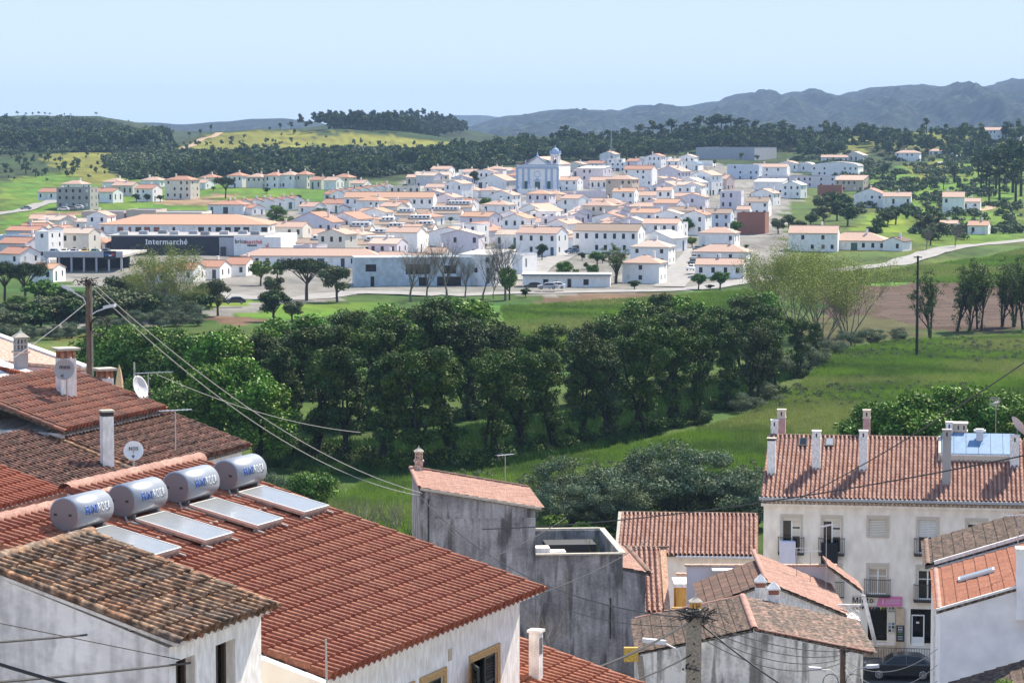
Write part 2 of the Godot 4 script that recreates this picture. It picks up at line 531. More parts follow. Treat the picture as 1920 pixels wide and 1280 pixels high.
	# bare winter poplar with thin twigs; unit height 16 m
	for i in 3:
		var st := st_new()
		var tips := []
		grow(st, Vector3(0, -0.3, 0), Vector3(0.03, 1, 0), 7.5, 0.26, 3, tips, 0.5, 0.7, 7)
		kit("bare", done(st), M.twig, tip_leaves(tips.slice(0, tips.size(), 4), 2, 0.5, 0.09, Color(0.14, 0.12, 0.08)), M.leaf)
	# wide spring tree, many rising limbs, thin new leaves; unit height 14 m
	for i in 3:
		var st := st_new()
		var tips := []
		for s in 6:
			var a := TAU * s / 6.0 + rng.randf()
			grow(st, Vector3(cos(a), -0.3, sin(a)) * 0.4, Vector3(cos(a) * rng.randf_range(0.2, 0.75), 1, sin(a) * rng.randf_range(0.2, 0.75)).normalized(), 5.2, 0.13, 3, tips, 0.62, 0.35, 4, 3)
		kit("spring", done(st), M.twig, tip_leaves(tips, 9, 0.75, 0.10, Color(0.25, 0.275, 0.06)), M.leaf)
	# slender stems with thin leaves on the field edge; unit height 11 m
	for i in 3:
		var st := st_new()
		var tips := []
		for s in 2: grow(st, Vector3(rng.randfn() * 0.3, -0.3, 0), Vector3(rng.randf_range(-0.1, 0.3), 1, 0).normalized(), 5.0, 0.2, 2, tips, 0.4, 0.6, 6)
		var cl := []
		for j in 6: cl.append([Vector3(rng.randfn() * 0.2, 0.5 + j * 0.8, rng.randfn() * 0.2), Vector3(0.45, 0.6, 0.45)])
		for t in tips: if rng.randf() < 0.6: cl.append([t, Vector3.ONE * rng.randf_range(0.3, 0.6)])
		kit("slender", done(st), M.bark_dark, crown(cl, 4200, 0.13, Color(0.11, 0.15, 0.04), 0.35), M.leaf)
	# leafless grey shrub; unit height 5 m
	for i in 2:
		var st := st_new()
		var tips := []
		for s in 9: grow(st, Vector3(rng.randfn() * 0.5, -0.2, rng.randfn() * 0.5), Vector3(rng.randfn() * 0.6, 1, rng.randfn() * 0.6).normalized(), 2.3, 0.05, 2, tips, 0.6, 0.3, 4)
		kit("twiggy", done(st), M.twig, null, null)
	# far trees: few faces, still uneven; unit height 8 m
	for i in 5:
		var st := st_new()
		tube(st, [Vector3(0, -1, 0), Vector3(0.1, 2.5, 0), Vector3(0, 6, 0)], [0.25, 0.2, 0.08], 4, false)
		var cl := clumps_in(11, Vector3(0, 4.9, 0), Vector3(2.0, 2.4, 2.0), 0.7, 1.3, 0.5)
		kit("far", done(st), M.bark_dark, crown(cl, 640, 0.34, [Color(0.075, 0.115, 0.045), Color(0.11, 0.155, 0.05), Color(0.06, 0.10, 0.042), Color(0.12, 0.16, 0.08), Color(0.11, 0.14, 0.045)][i], 0.35, 0.8), M.leaf)
	# far stone pine or eucalyptus: clear stem, open top; unit height 12 m
	for i in 3:
		var st := st_new()
		tube(st, [Vector3(0, -1, 0), Vector3(0.1, 5, 0), Vector3(0.2, 9.5, 0)], [0.28, 0.2, 0.08], 4, false)
		var cl := clumps_in(10, Vector3(0, 8.4, 0), Vector3(2.3, 2.6, 2.3), 0.7, 1.2, 0.6)
		kit("far_pine", done(st), M.bark_dark, crown(cl, 640, 0.34, [Color(0.07, 0.105, 0.042), Color(0.09, 0.125, 0.05), Color(0.06, 0.095, 0.04)][i], 0.35, 0.8), M.leaf)
	# low scrub clump; unit height 2.5 m
	for i in 3:
		kit("scrub", null, null, crown(clumps_in(6, Vector3(0, 0.9, 0), Vector3(1.6, 0.7, 1.6), 0.6, 1.0), 150, 0.32, [Color(0.10, 0.135, 0.07), Color(0.13, 0.16, 0.08), Color(0.075, 0.11, 0.05)][i], 0.35, 0.8), M.leaf)
	# a tuft of long grass
	for i in 2:
		var vs := PackedVector3Array()
		var ns := PackedVector3Array()
		var cs := PackedColorArray()
		for b in 11:
			var a := rng.randf() * TAU
			var p := Vector3(rng.randfn() * 0.16, -0.03, rng.randfn() * 0.16)
			var tip := p + Vector3(cos(a) * 0.22, rng.randf_range(0.28, 0.6), sin(a) * 0.22)
			var w := Vector3(-sin(a), 0, cos(a)) * 0.035
			var nn := (tip - p).cross(w).normalized()
			var t := rng.randf_range(0.75, 1.25)
			for q in [p - w, p + w, tip]:
				vs.append(q)
				ns.append(nn)
				cs.append(Color(t, t, t))
		kit("tuft", null, null, leaf_mesh(vs, ns, cs), M.grass)
# many copies of one mesh as one object that nobody could count
func scatter(called: String, label: String, category: String, mesh: Mesh, m: Material, spots: Array, cols: Array) -> void:
	var mm := MultiMesh.new()
	mm.transform_format = MultiMesh.TRANSFORM_3D
	mm.use_colors = not cols.is_empty()
	mm.mesh = mesh
	mm.instance_count = spots.size()
	for i in spots.size():
		mm.set_instance_transform(i, spots[i])
		if cols: mm.set_instance_color(i, cols[i])
	var o := MultiMeshInstance3D.new()
	o.name = numbered(called)
	o.multimesh = mm
	o.material_override = m
	add_child(o)
	tag(o, label, category, "", "stuff")
func spots_in(poly: Array, n: int, smin: float, smax: float, clear := -1.0) -> Array:
	var pk := PackedVector2Array(poly)
	var box := Rect2(poly[0], Vector2.ZERO)
	for p in poly: box = box.expand(p)
	var out := []
	var tries := 0
	while out.size() < n and tries < n * 12:
		tries += 1
		var p := Vector2(rng.randf_range(box.position.x, box.end.x), rng.randf_range(box.position.y, box.end.y))
		if not Geometry2D.is_point_in_polygon(p, pk): continue
		if clear > -1.0 and noise.get_noise_2d(p.x * 2.2, p.y * 2.2) < clear: continue
		var s := rng.randf_range(smin, smax)
		out.append(Transform3D(Basis(Vector3.UP, rng.randf() * TAU).scaled(Vector3(s, s * rng.randf_range(0.8, 1.25), s)), on_ground(p.x, p.y)))
	return out
# ---------------------------------------------------------------- materials
func materials() -> void:
	var fine := gtex(0.03, 0.78, 1.0, 5, 512, 11)
	var blot := gtex(0.012, 0.90, 1.0, 5, 512, 12, 0.05)
	var faint := gtex(0.012, 0.955, 1.0, 5, 512, 12, 0.02)
	var dirty := gtex(0.010, 0.34, 1.0, 6, 1024, 13, 0.06)
	var gm := mat("ground", Color.WHITE, 0.95, gtex(0.045, 0.62, 1.0, 5, 1024, 14), Vector3.ONE * 0.11, 0.0, true)
	gm.metallic_specular = 0.2
	mat("far_land", lin(0.07, 0.09, 0.05), 0.95)
	var mt := mat("mountain", lin(0.065, 0.085, 0.06), 0.95, gtex(0.03, 0.22, 1.0, 6, 512, 15), Vector3.ONE * 0.0028)
	mt.metallic_specular = 0.1
	for n in ["leaf", "leaf_gloss", "grass"]:
		var m := mat(n, Color.WHITE, 0.62 if n != "leaf_gloss" else 0.5, null, Vector3.ONE, 0.0, true)
		m.backlight_enabled = true
		m.backlight = lin(0.05, 0.085, 0.012) if n != "grass" else lin(0.14, 0.20, 0.03)
		m.metallic_specular = 0.2
		m.cull_mode = BaseMaterial3D.CULL_DISABLED
	mat("bark", lin(0.10, 0.08, 0.06), 0.9, fine, Vector3(1, 0.3, 1))
	mat("bark_dark", lin(0.035, 0.03, 0.022), 0.9, fine, Vector3(1, 0.3, 1))
	mat("twig", lin(0.17, 0.145, 0.115), 0.9)
	mat("road", lin(0.27, 0.265, 0.255), 0.9, blot, Vector3.ONE * 0.05)
	mat("pavement", lin(0.42, 0.40, 0.37), 0.9, blot, Vector3.ONE * 0.08)
	mat("dirt", lin(0.36, 0.25, 0.16), 0.95, blot, Vector3.ONE * 0.05)
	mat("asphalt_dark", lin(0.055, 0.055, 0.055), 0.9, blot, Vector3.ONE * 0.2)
	# town walls and roofs
	var rooft := gtex(0.06, 0.70, 1.0, 4, 512, 16, 0.10)
	for w in [["wall_white", 0.87, 0.86, 0.84], ["wall_cream", 0.70, 0.66, 0.57], ["wall_lilac", 0.70, 0.65, 0.70], ["wall_pink", 0.60, 0.46, 0.44], ["wall_blue", 0.56, 0.63, 0.72], ["wall_grey", 0.36, 0.35, 0.34], ["wall_beige", 0.52, 0.45, 0.37], ["wall_brick", 0.30, 0.13, 0.09], ["wall_dark", 0.03, 0.034, 0.042], ["wall_steel", 0.42, 0.43, 0.46], ["wall_ochre", 0.55, 0.33, 0.10]]:
		mat(w[0], lin(w[1], w[2], w[3]), 0.85, faint, Vector3(0.13, 0.06, 0.13))
	for r in [["roof_salmon", 0.60, 0.41, 0.325], ["roof_red", 0.50, 0.255, 0.175], ["roof_brown", 0.36, 0.27, 0.21], ["roof_orange", 0.58, 0.345, 0.23], ["roof_pale", 0.66, 0.54, 0.455], ["roof_dark", 0.13, 0.07, 0.055], ["roof_grey", 0.40, 0.41, 0.42], ["roof_white", 0.72, 0.72, 0.70], ["roof_blue", 0.14, 0.26, 0.40]]:
		mat(r[0], lin(r[1], r[2], r[3]), 0.85, rooft, Vector3(0.16, 0.16, 0.16))
	mat("glass", Color(0.035, 0.04, 0.05), 0.12)
	mat("glass_far", Color(0.09, 0.10, 0.12), 0.25)
	mat("frame_white", lin(0.78, 0.78, 0.76), 0.5)
	mat("shutter_white", lin(0.70, 0.69, 0.65), 0.6)
	mat("door_dark", lin(0.06, 0.05, 0.045), 0.6)
	mat("door_green", lin(0.05, 0.13, 0.10), 0.6)
	mat("door_blue", lin(0.05, 0.10, 0.17), 0.6)
	# foreground
	mat("limewash", lin(0.87, 0.86, 0.84), 0.9, gtex(0.02, 0.86, 1.0, 5, 1024, 17, 0.03), Vector3(0.4, 0.13, 0.4))
	mat("limewash_old", lin(0.85, 0.81, 0.79), 0.9, dirty_wall(), Vector3(0.22, 0.22, 0.22))
	mat("cream_wall", lin(0.90, 0.83, 0.73), 0.9, gtex(0.015, 0.93, 1.0, 5, 512, 18, 0.03), Vector3(0.2, 0.08, 0.2))
	mat("render_grey", lin(0.46, 0.45, 0.45), 0.92, grey_wall(), Vector3(0.125, 0.125, 0.125))
	mat("coping", lin(0.50, 0.47, 0.40), 0.9, blot, Vector3.ONE * 0.6)
	mat("mortar", lin(0.33, 0.27, 0.22), 0.95, dirty, Vector3.ONE * 0.7)
	mat("pink_wall", lin(0.56, 0.36, 0.37), 0.9, gtex(0.015, 0.82, 1.0, 5, 512, 19), Vector3(0.2, 0.08, 0.2))
	mat("yellow_wall", lin(0.62, 0.36, 0.09), 0.9, blot, Vector3(0.4, 0.2, 0.4))
	mat("yellow_pale", lin(0.70, 0.50, 0.24), 0.9, blot, Vector3(0.4, 0.2, 0.4))
	mat("ochre_trim", lin(0.56, 0.36, 0.15), 0.85, fine, Vector3.ONE)
	mat("stone_trim", lin(0.72, 0.63, 0.52), 0.85, fine, Vector3.ONE)
	mat("shutter_green", lin(0.010, 0.026, 0.028), 0.45)
	mat("wood_dark", lin(0.05, 0.032, 0.024), 0.6)
	mat("iron", lin(0.02, 0.021, 0.022), 0.5)
	mat("tank", lin(0.27, 0.295, 0.34), 0.36, null, Vector3.ONE, 0.3)
	mat("tank_end", lin(0.175, 0.165, 0.175), 0.6)
	mat("panel_face", lin(0.25, 0.265, 0.28), 0.30, gtex(0.012, 0.95, 1.0, 5, 512, 21), Vector3.ONE * 0.7)
	M.panel_face.clearcoat_enabled = true
	M.panel_face.clearcoat = 0.6
	M.panel_face.clearcoat_roughness = 0.2
	mat("aluminium", lin(0.62, 0.62, 0.62), 0.4, null, Vector3.ONE, 0.7)
	mat("steel", lin(0.40, 0.40, 0.41), 0.45, null, Vector3.ONE, 0.6)
	mat("dish_white", lin(0.66, 0.65, 0.66), 0.55)
	mat("dish_pink", lin(0.60, 0.50, 0.48), 0.55)
	mat("dish_grey", lin(0.36, 0.34, 0.33), 0.6)
	mat("print_blue", lin(0.02, 0.09, 0.34), 0.5)
	mat("print_pale", lin(0.50, 0.53, 0.58), 0.4)
	mat("print_black", lin(0.02, 0.02, 0.022), 0.6)
	mat("print_red", lin(0.55, 0.02, 0.04), 0.5)
	mat("print_white", lin(0.78, 0.78, 0.78), 0.6)
	mat("sign_pink", lin(0.60, 0.17, 0.36), 0.6)
	mat("sign_cream", lin(0.60, 0.56, 0.46), 0.6)
	mat("cable", lin(0.012, 0.012, 0.013), 0.6)
	mat("cable_grey", lin(0.28, 0.28, 0.27), 0.6)
	mat("concrete", lin(0.30, 0.27, 0.22), 0.9, fine, Vector3.ONE * 0.8)
	mat("pole_wood", lin(0.16, 0.11, 0.08), 0.9, fine, Vector3(1, 0.2, 1))
	mat("lamp_shell", lin(0.55, 0.57, 0.60), 0.5)
	mat("blue_sheet", lin(0.12, 0.25, 0.43), 0.45, blot, Vector3.ONE * 0.3)
	mat("cloth_white", lin(0.62, 0.60, 0.68), 0.9)
	mat("cloth_black", lin(0.012, 0.012, 0.016), 0.9)
	mat("yellow_box", lin(0.55, 0.36, 0.06), 0.6, fine, Vector3.ONE)
	mat("zinc", lin(0.34, 0.36, 0.39), 0.5, null, Vector3.ONE, 0.4)
	mat("car_paint", lin(0.008, 0.009, 0.012), 0.22)
	M.car_paint.clearcoat_enabled = true
	mat("tyre", lin(0.015, 0.015, 0.015), 0.85)
	mat("rim", lin(0.5, 0.5, 0.5), 0.35, null, Vector3.ONE, 0.8)
	mat("marble", lin(0.62, 0.48, 0.34), 0.6, blot, Vector3.ONE * 0.5)
	mat("umbrella", lin(0.55, 0.38, 0.22), 0.9)
	var tilet := gtex(0.03, 0.72, 1.0, 5, 512, 22, 0.12)
	var lichen := gtex(0.014, 0.30, 1.0, 5, 512, 24, 0.08)
	for k in TILES: M["tiles_" + k] = mat("tiles_" + k, Color.WHITE, 0.85, lichen if k in ["old", "mossy", "black", "dusk"] else tilet, Vector3.ONE * (0.5 if k in ["mossy", "black"] else 0.8), 0.0, true)
	mat("limewash_stain", lin(0.70, 0.69, 0.66), 0.9, ImageTexture.create_from_image(streaks(0.92, 0, 53, 0.35, 512)), Vector3(0.18, 0.18, 0.18))
	mat("plaster_smooth", lin(0.88, 0.86, 0.86), 0.85, gtex(0.012, 0.92, 1.0, 4, 512, 23), Vector3(0.15, 0.15, 0.15))
	mat("church_blue", lin(0.36, 0.44, 0.58), 0.85)
	mat("tile_clad", lin(0.48, 0.57, 0.62), 0.6, blot, Vector3(0.1, 0.1, 0.1))
	mat("soil", lin(0.115, 0.072, 0.052), 0.95, blot, Vector3.ONE * 0.3)
	mat("cactus", lin(0.20, 0.22, 0.07), 0.7)
	mat("leaf_print", lin(0.10, 0.45, 0.04), 0.6)
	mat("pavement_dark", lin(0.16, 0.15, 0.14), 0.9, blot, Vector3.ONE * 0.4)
# runs and patches on old render, painted as matter: dark lichen runs from the top edge down
func streaks(base: float, n: int, s: int, dark: float, size := 1024) -> Image:
	var im := Image.create(size, size, false, Image.FORMAT_RGB8)
	var a := FastNoiseLite.new()
	a.seed = s
	a.frequency = 0.006
	a.fractal_octaves = 5
	var b := FastNoiseLite.new()
	b.seed = s + 1
	b.frequency = 0.03
	b.fractal_octaves = 4
	for y in size:
		for x in size:
			var v := base + a.get_noise_2d(x, y) * 0.22 + b.get_noise_2d(x, y * 0.12) * 0.16 + b.get_noise_2d(x * 2.0, y * 2.0) * 0.10
			var k := clampf((a.get_noise_2d(x * 1.7 + 500, y * 0.5) + b.get_noise_2d(x * 0.8, y * 0.05) * 0.7 - 0.12) * 2.4, 0, 1) * dark
			v = clampf(v * (1.0 - k), 0.05, 1.0)
			im.set_pixel(x, y, Color(v, v * (1 - 0.015 * k), v * (1 - 0.03 * k)))
	return im
func dirty_wall() -> Texture2D:
	return ImageTexture.create_from_image(streaks(0.92, 0, 41, 0.22, 512))
func grey_wall() -> Texture2D:
	return ImageTexture.create_from_image(streaks(0.80, 0, 47, 0.38, 768))
# ---------------------------------------------------------------- roof tiles
# linear clay colours of each roof
const TILES := {
	"new": [Color(0.36, 0.125, 0.072), Color(0.39, 0.145, 0.085), Color(0.34, 0.11, 0.065), Color(0.41, 0.165, 0.10)],
	"old": [Color(0.50, 0.28, 0.155), Color(0.42, 0.26, 0.16), Color(0.54, 0.27, 0.14), Color(0.38, 0.26, 0.18), Color(0.56, 0.34, 0.20), Color(0.45, 0.25, 0.14)],
	"aged": [Color(0.38, 0.155, 0.10), Color(0.33, 0.145, 0.10), Color(0.43, 0.19, 0.125), Color(0.28, 0.14, 0.10)],
	"dusk": [Color(0.42, 0.19, 0.125), Color(0.36, 0.18, 0.125), Color(0.46, 0.22, 0.15), Color(0.32, 0.17, 0.12)],
	"red": [Color(0.42, 0.13, 0.07), Color(0.45, 0.15, 0.085), Color(0.39, 0.115, 0.065)],
	"pink": [Color(0.44, 0.24, 0.19), Color(0.50, 0.30, 0.24), Color(0.38, 0.19, 0.145), Color(0.47, 0.27, 0.21)],
	"mossy": [Color(0.50, 0.31, 0.24), Color(0.32, 0.22, 0.17), Color(0.25, 0.18, 0.145), Color(0.44, 0.27, 0.21)],
	"black": [Color(0.22, 0.145, 0.105), Color(0.19, 0.125, 0.095), Color(0.26, 0.16, 0.115)],
	"rose": [Color(0.48, 0.27, 0.22), Color(0.44, 0.24, 0.195), Color(0.51, 0.31, 0.25)],
	"brown": [Color(0.20, 0.115, 0.085), Color(0.15, 0.095, 0.075), Color(0.25, 0.145, 0.105)],
	"orange": [Color(0.42, 0.155, 0.085), Color(0.39, 0.14, 0.08), Color(0.45, 0.18, 0.105)],
}
# one clay tile: x across, y out of the roof, z down the slope from 0 to length
func tile_mesh(kind: String, p: float, g: float) -> ArrayMesh:
	var prof := []
	var th := 0.016
	if kind == "flat":
		prof = [Vector2(0, 0.012), Vector2(0.03, 0.03), Vector2(0.06, 0.012), Vector2(p * 0.5, 0.012), Vector2(p * 0.55, 0.024), Vector2(p * 0.6, 0.012), Vector2(p * 0.98, 0.012)]
		th = 0.022
	elif kind == "barrel":
		for i in 7: prof.append(Vector2(p * 0.62 * (0.5 - 0.5 * cos(PI * i / 6.0)), sin(PI * i / 6.0) * p * 0.50))
		prof.append(Vector2(p * 0.81, -0.05))
		prof.append(Vector2(p, 0.0))
	else:
		for q in [[0, 0], [0.03, 0.62], [0.12, 0.92], [0.28, 1.0], [0.42, 0.92], [0.49, 0.62], [0.51, 0.0], [0.62, -0.3], [0.78, -0.4], [0.93, -0.3], [1.0, 0.0]]: prof.append(Vector2(p * q[0], p * 0.55 * q[1]))
	var st := SurfaceTool.new()
	st.begin(Mesh.PRIMITIVE_TRIANGLES)
	st.set_smooth_group(1)
	var l := g * 1.13
	for i in prof.size() - 1:
		var a: Vector2 = prof[i]
		var b: Vector2 = prof[i + 1]
		st.set_smooth_group(1)
		quad(st, Vector3(a.x, a.y - 0.012, 0), Vector3(b.x, b.y - 0.012, 0), Vector3(b.x, b.y + 0.02, l), Vector3(a.x, a.y + 0.02, l))
		st.set_smooth_group(2)
		quad(st, Vector3(a.x, a.y + 0.02, l), Vector3(b.x, b.y + 0.02, l), Vector3(b.x, b.y + 0.02 - th, l), Vector3(a.x, a.y + 0.02 - th, l))
	st.generate_normals()
	return st.commit()
var tile_cache := {}
func clay(k: String, i: int) -> StandardMaterial3D:
	var key := "clay_%s_%d" % [k, i]
	if not M.has(key):
		var m: StandardMaterial3D = M["tiles_" + k].duplicate()
		m.resource_name = key
		m.vertex_color_use_as_albedo = false
		m.albedo_color = TILES[k][i].linear_to_srgb()
		M[key] = m
	return M[key]
# lay tiles on a slope: a = eave corner, e along the eave, n level direction up the slope
func lay(roof: Node3D, a: Vector3, e: Vector3, n: Vector3, run: float, rise: float, length: float, kind: String, clayk: String, p := 0.21, g := 0.37, poly := [], singles := 300, jitter := 0.006) -> void:
	e = e.normalized()
	var up := (n.normalized() * run + Vector3.UP * rise)
	var slope := up.length()
	up /= slope
	var ny := e.cross(up)
	if ny.y < 0: ny = -ny
	var bz := -up
	var bxx := ny.cross(bz)
	var key := "%s_%.3f_%.3f" % [kind, p, g]
	if not tile_cache.has(key): tile_cache[key] = tile_mesh(kind, p, g)
	var pk := PackedVector2Array(poly)
	var all := []
	var nu := int(length / p + 0.5)
	var nv := int(ceil(slope / g))
	var flip := bxx.dot(e) < 0
	for j in nv:
		for i in nu:
			var s := (i + 0.5) * p
			var t := minf((j + 0.5) * g, slope)
			if poly and not Geometry2D.is_point_in_polygon(Vector2(s, t * run / slope), pk): continue
			var o := a + e * ((i + 1) * p if flip else i * p) + up * (minf((j + 1) * g, slope + 0.05)) + ny * 0.01
			var b := Basis(bxx, ny, bz)
			b = b * Basis(Vector3.UP, rng.randf_range(-1, 1) * jitter * 2.0) * Basis(Vector3.RIGHT, rng.randf_range(-1, 1) * jitter)
			o += ny * rng.randf_range(0, jitter * 0.6)
			all.append([o.distance_squared_to(Vector3(0, 33, 0)), Transform3D(b, o), rng.randi() % TILES[clayk].size()])
	if singles < all.size(): all.sort_custom(func(x, y): return x[0] < y[0])
	var k := mini(singles, all.size())
	for i in k:
		var o := put("tile", tile_cache[key], clay(clayk, all[i][2]), roof)
		o.transform = all[i][1]
	if all.size() > k:
		var mm := MultiMesh.new()
		mm.transform_format = MultiMesh.TRANSFORM_3D
		mm.use_colors = true
		mm.mesh = tile_cache[key]
		mm.instance_count = all.size() - k
		for i in range(k, all.size()):
			mm.set_instance_transform(i - k, all[i][1])
			mm.set_instance_color(i - k, TILES[clayk][all[i][2]] * rng.randf_range(0.9, 1.1))
		var o := MultiMeshInstance3D.new()
		o.name = "tile_field"
		o.multimesh = mm
		o.material_override = M["tiles_" + clayk]
		o.set_meta("kind", "stuff")
		roof.add_child(o, true)
func ridge_tiles(roof: Node3D, a: Vector3, b: Vector3, r: float, clayk: String, step := 0.42) -> void:
	var n := maxi(1, int(a.distance_to(b) / step))
	var d := (b - a) / n
	var f := d.normalized()
	var side := f.cross(Vector3.UP).normalized()
	var st := SurfaceTool.new()
	st.begin(Mesh.PRIMITIVE_TRIANGLES)
	st.set_smooth_group(1)
	for i in 7:
		var t := PI * i / 7.0
		var u := PI * (i + 1) / 7.0
		var l := d.length() * 1.08
		quad(st, Vector3(cos(t) * r, sin(t) * r * 0.8, 0), Vector3(cos(u) * r, sin(u) * r * 0.8, 0), Vector3(cos(u) * r * 1.16, sin(u) * r * 0.95, l), Vector3(cos(t) * r * 1.16, sin(t) * r * 0.95, l))
	var m := done(st)
	for i in n:
		var o := put("ridge_tile", m, clay(clayk, rng.randi() % TILES[clayk].size()), roof)
		o.transform = Transform3D(Basis(side, f.cross(side) * -1.0, f), a + d * i)
func rebase(t: Node3D, base: Vector3) -> void:
	t.position = base
	for c in t.get_children(): c.position -= base
func text(s: String, h: float, m: Material, parent: Node, xf: Transform3D, n := "lettering", bold := true, depth := 0.004) -> MeshInstance3D:
	var tm := TextMesh.new()
	tm.text = s
	var f := SystemFont.new()
	f.font_names = PackedStringArray(["Droid Sans"])
	if bold: f.font_weight = 700
	tm.font = f
	tm.font_size = 32
	tm.pixel_size = h / 32.0
	tm.depth = depth
	tm.curve_step = 2.0
	var o := put(n, tm, m, parent)
	o.transform = xf
	return o
# lettering bent round a tank: axis along x, text on the side that faces local +z
func bent_text(s: String, h: float, r: float, at: float, tilt: float, wide: float, m: Material, parent: Node) -> void:
	var tm := TextMesh.new()
	tm.text = s
	var f := SystemFont.new()
	f.font_names = PackedStringArray(["Droid Sans"])
	f.font_weight = 700
	tm.font = f
	tm.font_size = 32
	tm.pixel_size = h / 32.0
	tm.depth = 0.002
	var arr := tm.get_mesh_arrays() if tm.has_method("get_mesh_arrays") else tm.surface_get_arrays(0)
	var vs: PackedVector3Array = arr[Mesh.ARRAY_VERTEX]
	var nv := PackedVector3Array()
	for v in vs:
		var a := tilt + v.y / r
		nv.append(Vector3(at + v.x * wide / tm.get_aabb().size.x, sin(a) * (r + 0.012 + v.z), cos(a) * (r + 0.012 + v.z)))
	var out := []
	out.resize(Mesh.ARRAY_MAX)
	out[Mesh.ARRAY_VERTEX] = nv
	out[Mesh.ARRAY_INDEX] = arr[Mesh.ARRAY_INDEX]
	var am := ArrayMesh.new()
	am.add_surface_from_arrays(Mesh.PRIMITIVE_TRIANGLES, out)
	var st := SurfaceTool.new()
	st.create_from(am, 0)
	st.generate_normals()
	put("lettering", st.commit(), m, parent)
# ---------------------------------------------------------------- the roofs of the hill in front
const UPV := Vector3.UP
func wall_box(n: String, parent: Node3D, pts: Array, y0: float, y1, m: Material) -> MeshInstance3D:
	# vertical prism over a level footprint; y1 is a height or one height for each corner
	var st := st_new()
	var c := Vector3.ZERO
	for p in pts: c += p / pts.size()
	var tops := []
	for i in pts.size(): tops.append(Vector3(pts[i].x, y1[i] if y1 is Array else y1, pts[i].z))
	for i in pts.size():
		var j := (i + 1) % pts.size()
		quad(st, tops[i], tops[j], Vector3(pts[j].x, y0, pts[j].z), Vector3(pts[i].x, y0, pts[i].z))
	flat_poly(st, tops, UPV)
	return put(n, done(st), m, parent)
func bar(st: SurfaceTool, a: Vector3, b: Vector3, w: float, h: float) -> void:
	var d := b - a
	var s := d.normalized().cross(UPV).normalized() * w
	if s.length() < 0.0001: s = Vector3.RIGHT * w
	var u := s.cross(d).normalized() * h
	obox(st, a - s / 2 - u / 2, s, u, d)
func one_bar(n: String, a: Vector3, b: Vector3, w: float, h: float, m: Material, parent: Node) -> MeshInstance3D:
	var st := st_new()
	bar(st, a, b, w, h)
	return put(n, done(st), m, parent)
